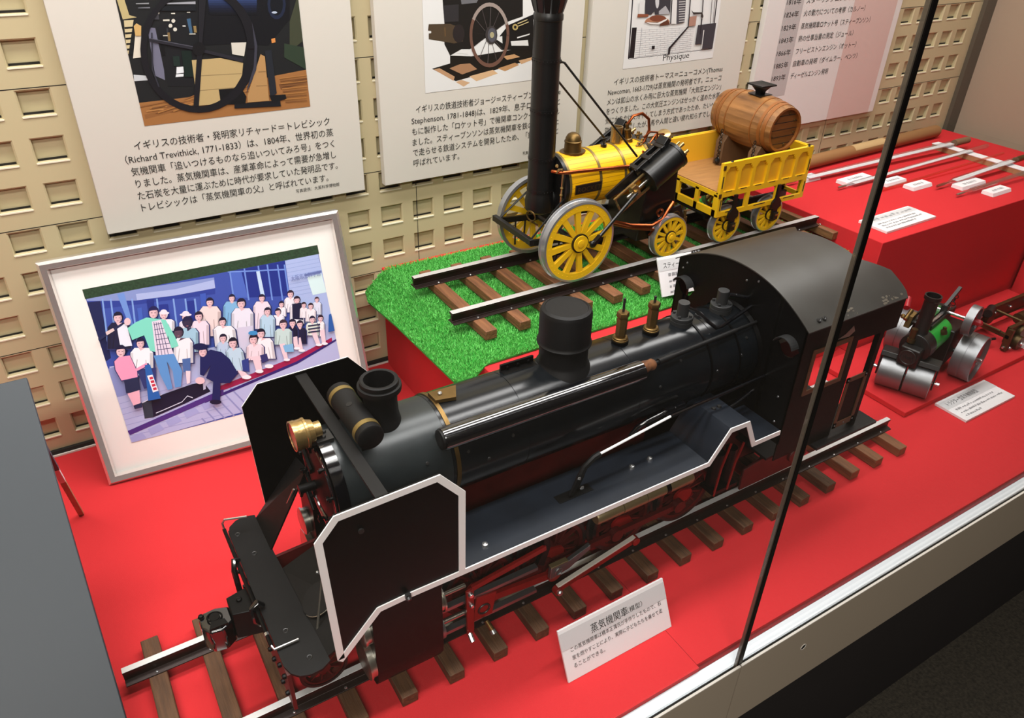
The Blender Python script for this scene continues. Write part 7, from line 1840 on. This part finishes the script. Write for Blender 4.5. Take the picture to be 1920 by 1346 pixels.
# ---------------------------------------------------------------- thermometers and glass tubes on the tall plinth
PT = .2524
rest = thing('tube_rest', 'white-topped wooden bar holding up the glass thermometers', 'tube rest', (2.01, .98, PT))
b = MB(); b.box(1.996, 2.022, .806, 1.128, PT, PT + .0125); b.build('wooden_bar', 'pale_wood', rest)
b = MB(); b.box(1.995, 2.023, .805, 1.129, PT + .0126, PT + .0142); b.build('white_pad', 'foam', rest)
def therm(label, p, q, r, kind):
    p = Vector(p); q = Vector(q); d = (q - p).normalized(); n = (q - p).length; o = thing('glass_thermometer', label, 'thermometer', p, 0, 'glass thermometers on the tall plinth')
    u = Vector((0, 0, 1)); u = (u - d * u.dot(d)).normalized(); s = d.cross(u)
    tr_ = 'tube_red' if kind == 'c' else 'tube_glass'
    b = MB(); st = r * 3.5; bu = r * (5.5 if kind != 'c' else 3)
    b.lathe([(0, 0), (r * .45, r * .2), (r * .50, bu * .6), (r * .42, bu), (r, bu + st), (r, n - r), (r * .8, n - r * .2), (0, n)], p, d, 14, False); b.build('glass_tube', tr_, o)
    if kind != 'c':
        b = MB(); w = r * .86; e = r * .10
        b.bar(p + d * (bu + st * 1.1), q - d * (.07 if kind == 'b' else .02), w * 2, e * 2, u) if kind in 'abe' or True else None
        b.build('scale_strip', 'scale_white' if kind != 'e' else 'tube_glass', o)
    b = MB(); b.lathe([(0, r * .1), (r * .40, r * .4), (r * .42, bu * .6), (r * .12, bu), (r * .06, bu + st), (r * .06, n * .45), (0, n * .45)], p + u * r * .05, d, 8, False); b.build('liquid_column', {'a': 'silver', 'b': 'silver', 'c': 'bulb_brown', 'd': 'bulb_brown', 'e': 'silver'}[kind], o)
    if kind == 'a': b = MB(); b.cyl(q - d * .012, q + d * .045, r * 1.12, n=16); b.build('end_cap', 'cork', o, label='brown end cap')
    if kind == 'd': b = MB(); b.cyl(q - d * .010, q + d * .025, r * .95, n=16); b.build('end_cap', 'brass_dull', o, label='dull brass end cap')
RZ = PT + .0142
therm('thick glass thermometer with brown end cap, nearest the wall', (1.420, 1.107, PT + .0082), (2.035, 1.087, RZ + .0082), .0076, 'a')
therm('white thermometer with a clear empty glass end, second from the wall', (1.508, 1.033, PT + .0066), (2.085, 1.034, RZ + .0066), .0058, 'b')
therm('thin reddish glass thermometer in the middle of the row', (1.578, .981, PT + .0036), (2.075, .984, RZ + .0036), .0030, 'c')
therm('thick thermometer with a dark red forked bulb', (1.716, .929, PT + .0082), (2.040, .931, RZ + .0082), .0074, 'd')
therm('plain clear glass tube nearest the front of the tall plinth', (1.712, .877, PT + .0064), (2.060, .872, RZ + .0064), .0058, 'e')
def label_block(label, x, y, w, d, rot=0., z=PT + .0003):
    r = thing('label_block', label, 'label', (x, y, z), rot, 'small white label blocks', local=True)
    b = MB(); h = .0075; b.hexa([(-w / 2, -d / 2, 0), (w / 2, -d / 2, 0), (w / 2, d / 2, 0), (-w / 2, d / 2, 0)], [(-w / 2 + .001, -d / 2 + .003, h), (w / 2 - .001, -d / 2 + .003, h), (w / 2 - .001, d / 2, h), (-w / 2 + .001, d / 2, h)]); b.build('block', 'foam', r)
    b = MB().m('ink_grey'); rr = random.Random(x); xx = -w * .26
    while xx < w * .24:
        k = rr.uniform(.003, .0055); b.poly([(xx, -.004 + rr.uniform(0, .002), h + .0003), (xx + k, -.004, h + .0003), (xx + k, .0045, h + .0003), (xx, .0045 - rr.uniform(0, .003), h + .0003)]); xx += .0075
    b.build('printed_mark', None, r, normals=False)
label_block('white label block half hidden behind the yellow tender', 1.507, 1.114, .050, .028)
label_block('widest white label block, just behind the dark glass joint', 1.596, 1.056, .098, .030, .04)
label_block('white label block in front of the white thermometer with clear end', 1.664, 1.006, .076, .027, .02)
label_block('white label block beside the thin reddish thermometer', 1.696, .961, .072, .028, .02)
label_block('white label block under the thermometer with dark red bulb', 1.814, .910, .096, .028, .02)
label_block('white label block in front of the plain clear tube', 1.828, .852, .076, .028, .02)
label_block('white label block on the low red board at the right edge', 1.705, .6085, .060, .020, 0, .0118)
pole = thing('cardboard_tube', 'long brown cardboard tube lying along the foot of the wall', 'tube', (1.72, 1.18, PT))
a_, b_ = Vector((1.345, 1.158, PT + .0165)), Vector((2.105, 1.190, PT + .0165)); b = MB(); d = b_ - a_; b.lathe([(.0125, .002), (.0160, 0), (.0160, d.length - .006), (.0140, d.length), (0, d.length)], a_, d, 28); tb = b.build('tube', 'brown_tube', pole)
b = MB(); c0 = a_ + d * .50; u = d.normalized(); 
ang = [PI * .15 + PI * .45 * i / 8 for i in range(9)]; sdv = Vector((-u.y, u.x, 0))
for i in range(8):
    q = [c0 + (-sdv * math.cos(t) + Vector((0, 0, 1)) * math.sin(t)) * .0163 for t in (ang[i], ang[i + 1])]; b.poly([q[0], q[0] + u * .13, q[1] + u * .13, q[1]])
b.build('paper_sticker', 'sticker', tb, label='pale paper sticker')

# ---------------------------------------------------------------- toy road roller (built lengthwise, front towards -x)
RO = thing('road_roller', 'toy steam road roller with green boiler and grey rollers', 'toy road roller', (1.449, .679, .0118), .222, local=True)
def rp(b, name, mt=None, par=None, **k): return b.build(name, mt, par or RO, **k)
for s in (-1, 1):
    b = MB().m('roller_grey'); c = (-.008, s * .064, .0475); w = .0195
    b.lathe([(.0440, -w), (.0475, -w), (.0475, -.0012), (.0466, -.0009), (.0466, .0009), (.0475, .0012), (.0475, w), (.0440, w)], c, (0, 1, 0), 56, False); b.lathe([(.0440, w), (.0440, -w)], c, (0, 1, 0), 56, False); wh = rp(b, 'rear_roller')
    b = MB(); b.lathe([(0, -.002), (.0440, -.002), (.0440, .002), (0, .002)], (-.008, s * .064 + s * .010, .0475), (0, 1, 0), 40, False); b.build('red_disc', 'roller_red', wh, label='red inner disc')
    b = MB(); b.m('screw').cyl((-.008, s * .066, .0475), (-.008, s * .088, .0475), .0040, n=12).ball((.012, s * .077, .028), .0028, 8); b.build('axle_nut', None, wh)
b = MB(); b.cyl((-.008, -.06, .0475), (-.008, .06, .0475), .004, n=12); rp(b, 'rear_axle', 'steel_dark')
b = MB(); b.prism([(-.048, -.034, .028), (.034, -.034, .028), (.034, -.034, .088), (.012, -.034, .104), (-.048, -.034, .104)], (0, .068, 0)); rp(b, 'horn_plates', 'roller_black', bevel=.002)
b = MB().m('roller_green'); b.lathe([(.0275, -.118), (.0275, -.040)], (0, 0, .094), X, 36); rp(b, 'boiler')
b = MB(); b.lathe([(.0262, -.150), (.0285, -.149), (.0285, -.119), (.0277, -.118)], (0, 0, .094), X, 36); b.prism([(-.128, -.026, .072), (-.150, -.026, .072), (-.154, -.026, .060), (-.140, -.026, .052), (-.120, -.026, .062)], (0, .052, 0)); sbx = rp(b, 'smokebox', 'roller_black', bevel=.001)
b = MB(); b.box(-.172, -.150, -.0185, .0185, .064, .102); hd = rp(b, 'front_casting', 'roller_black', bevel=.003); b = MB(); b.torus((-.1725, 0, .083), X, .0140, .0016, 28, 6).lathe([(0, 0), (.0125, .0002)], (-.1725, 0, .083), -X, 24, False)
for k in range(5): b.bar((-.1735, -.009 + .004 * k, .078 + .002 * (k % 2)), (-.1735, -.007 + .004 * k, .087 - .002 * (k % 3)), .0014, .0014)
b.build('round_emblem', 'steel_dark', hd)
b = MB(); b.lathe([(.0165, -.006), (.0140, .002), (.0125, .006), (.0125, .076), (.0150, .079), (.0150, .086), (.0125, .086), (.0118, .03), (0, .03)], (-.131, .004, .112), (0, 0, 1), 32); chm = rp(b, 'chimney', 'roller_black')
b = MB(); b.cyl((-.150, .010, .112), (-.150, .010, .132), .0058, n=14).cyl((-.150, .010, .104), (-.150, .010, .112), .0075, n=14); rp(b, 'steering_post', 'bronze')
# fork and front drum, steered to the near side
st = .21; cs, sn = math.cos(st), math.sin(st); FC = Vector((-.1470, 0, 0))
def F(x, y, z): return (FC.x + x * cs - y * sn, FC.y + x * sn + y * cs, z)
b = MB(); R2 = .0325
for y0_, y1_ in ((-.0470, -.0012), (.0012, .0470)): b.lathe([(R2 - .002, y0_), (R2, y0_ + .001), (R2, y1_ - .001), (R2 - .002, y1_)], F(0, 0, R2 + .0003), (-sn, cs, 0), 48)
dru = rp(b, 'front_drum', 'roller_grey')
b = MB(); b.cyl(F(0, -.058, R2), F(0, .058, R2), .0030, n=10); b.cyl(F(0, -.060, R2), F(0, -.054, R2), .0046, n=10).cyl(F(0, .054, R2), F(0, .060, R2), .0046, n=10); b.build('drum_axle', 'screw', dru)
b = MB()
for s in (-1, 1):
    b.hexa([F(-.010, s * .0485, .022), F(.010, s * .0485, .022), F(.010, s * .0515, .022), F(-.010, s * .0515, .022)], [F(-.014, s * .0485, .068), F(.016, s * .0485, .068), F(.016, s * .0515, .068), F(-.014, s * .0515, .068)])
b.hexa([F(-.016, -.0515, .0680), F(.018, -.0515, .0680), F(.018, .0515, .0680), F(-.016, .0515, .0680)], [F(-.012, -.0515, .0770), F(.014, -.0515, .0770), F(.014, .0515, .0770), F(-.012, .0515, .0770)]); rp(b, 'fork', 'roller_black', bevel=.001)
# motion on top of the boiler
b = MB(); b.box(-.112, .010, -.006, .034, .1225, .1250).box(-.112, .010, -.0075, -.0045, .116, .130).box(-.112, .010, .0325, .0355, .112, .130); mp = rp(b, 'motion_plate', 'roller_black')
b = MB(); b.cyl((-.100, .000, .1310), (-.010, .000, .1310), .0032, n=12).cyl((-.100, .024, .1310), (-.020, .024, .1310), .0036, n=12); b.build('piston_rods', 'screw', mp)
b = MB(); b.box(-.090, -.015, .006, .018, .1250, .1310); b.build('green_cylinder', 'green_dark', mp, label='green painted cylinder block')
b = MB(); b.cyl((-.092, -.022, .116), (-.092, -.028, .120), .0060, n=14).cyl((-.092, -.024, .116), (-.092, -.024, .128), .0036, n=10); b.build('oil_cup', 'bronze', mp)
b = MB(); b.prism([(-.118, .030, .112), (-.085, .030, .112), (-.095, .030, .138), (-.112, .030, .134)], (0, .010, 0)).cyl((-.120, .040, .128), (-.098, .040, .140), .004, n=10); b.ball((-.118, .046, .132), .005, 8); b.build('valve_gear', 'brass_dull', mp)
b = MB(); b.cyl((-.100, .050, .142), (-.078, .058, .152), .0062, n=14); b.build('pink_sleeve', 'roller_red', mp, label='red rubber sleeve')
b = MB(); b.box(-.044, -.030, -.006, .006, .120, .146).bar((-.040, 0, .144), (.002, -.004, .172), .006, .006); lev = rp(b, 'regulator_lever', 'roller_black')
b = MB()
for k in range(4): b.torus((-.004 - .002 * k, -.004, .162 - .007 * k), (1, 0, 0) if k % 2 else (0, 1, 0), .0042, .0008, 12, 5)
b.build('chain', 'roller_black', lev)
b = MB(); b.m('roller_grey').lathe([(.0265, -.0075), (.0305, -.0075), (.0305, .0075), (.0265, .0075), (.0265, -.0075)], (-.032, -.050, .1310), (0, 1, 0), 44, False); fw_ = rp(b, 'flywheel')
b = MB(); b.lathe([(0, -.002), (.0268, -.002), (.0268, .002), (0, .002)], (-.032, -.049, .1310), (0, 1, 0), 36, False).cyl((-.032, -.048, .131), (-.032, -.064, .131), .0070, n=14).ball((-.032, -.064, .131), .0064, 10); b.build('flywheel_disc', 'roller_red', fw_, label='red flywheel centre')
b = MB(); b.cyl((-.032, -.046, .131), (-.032, .040, .131), .0030, n=10); b.build('crankshaft', 'screw', fw_)

# ---------------------------------------------------------------- bronze chassis on the low board, running out of the frame
CH = thing('bronze_chassis', 'bare bronze wagon chassis behind the toy road roller', 'model wagon chassis', (1.75, .66, .0118))
for y, nm in ((.6350, 'side_rail'), (.7060, 'side_rail')):
    b = MB(); b.box(1.628, 1.905, y - .003, y + .003, .0300, .0640).box(1.628, 1.905, y - .005, y + .003, .0620, .0655).box(1.628, 1.905, y - .005, y + .003, .0285, .0310); sr = b.build('side_rail', 'bronze', CH)
    for x, z in ((1.642, .054), (1.700, .048), (1.76, .048), (1.82, .048)):
        b = MB(); b.bolt((x, y - .003, z), (0, -1, 0), .0036, .004); b.build('bolt', 'screw', sr)
    b = MB(); b.cyl((1.675, y - .012, .0450), (1.675, y - .003, .0450), .0140, n=28); b.build('bearing_boss', 'bronze', sr)
b = MB(); b.box(1.622, 1.630, .6260, .7180, .0420, .0500).box(1.622, 1.630, .622, .634, .0150, .064); b.cyl((1.620, .645, .0535), (1.620, .700, .0535), .0022, n=8); fb = b.build('front_bar', 'bronze', CH)
b = MB(); b.bolt((1.622, .628, .022), (-1, 0, 0), .0030, .004).bolt((1.634, .622, .020), (0, -1, 0), .0030, .004); b.build('bar_bolts', 'screw', fb)
for x in (1.66, 1.86):
    for s, y in ((-1, .622), (1, .722)):
        b = MB(); b.cyl((x, y - .007, .0270), (x, y + .007, .0270), .0150 if x < 1.7 else .0155, n=28); w = b.build('wheel', 'bronze' , CH); b = MB(); b.bolt((x, y + s * .007, .0270), (0, s, 0), .0046, .005); b.build('wheel_nut', 'screw', w)
    b = MB(); b.cyl((x, .625, .0270), (x, .720, .0270), .0030, n=10); b.build('axle', 'steel_dark', CH)
b = MB(); b.cyl((1.640, .690, .0680), (1.672, .700, .0680), .0090, n=16); b.build('round_cap', 'roller_black', CH)
b = MB(); b.cyl((1.70, .644, .055), (1.70, .700, .055), .0030, n=10).cyl((1.715, .66, .050), (1.80, .66, .050), .012, n=18); b.build('cross_shaft', 'bronze', CH)
b = MB(); b.cyl((1.555, .668, .0320), (1.622, .650, .0320), .0030, n=10); b.build('draw_bar', 'roller_black', CH)
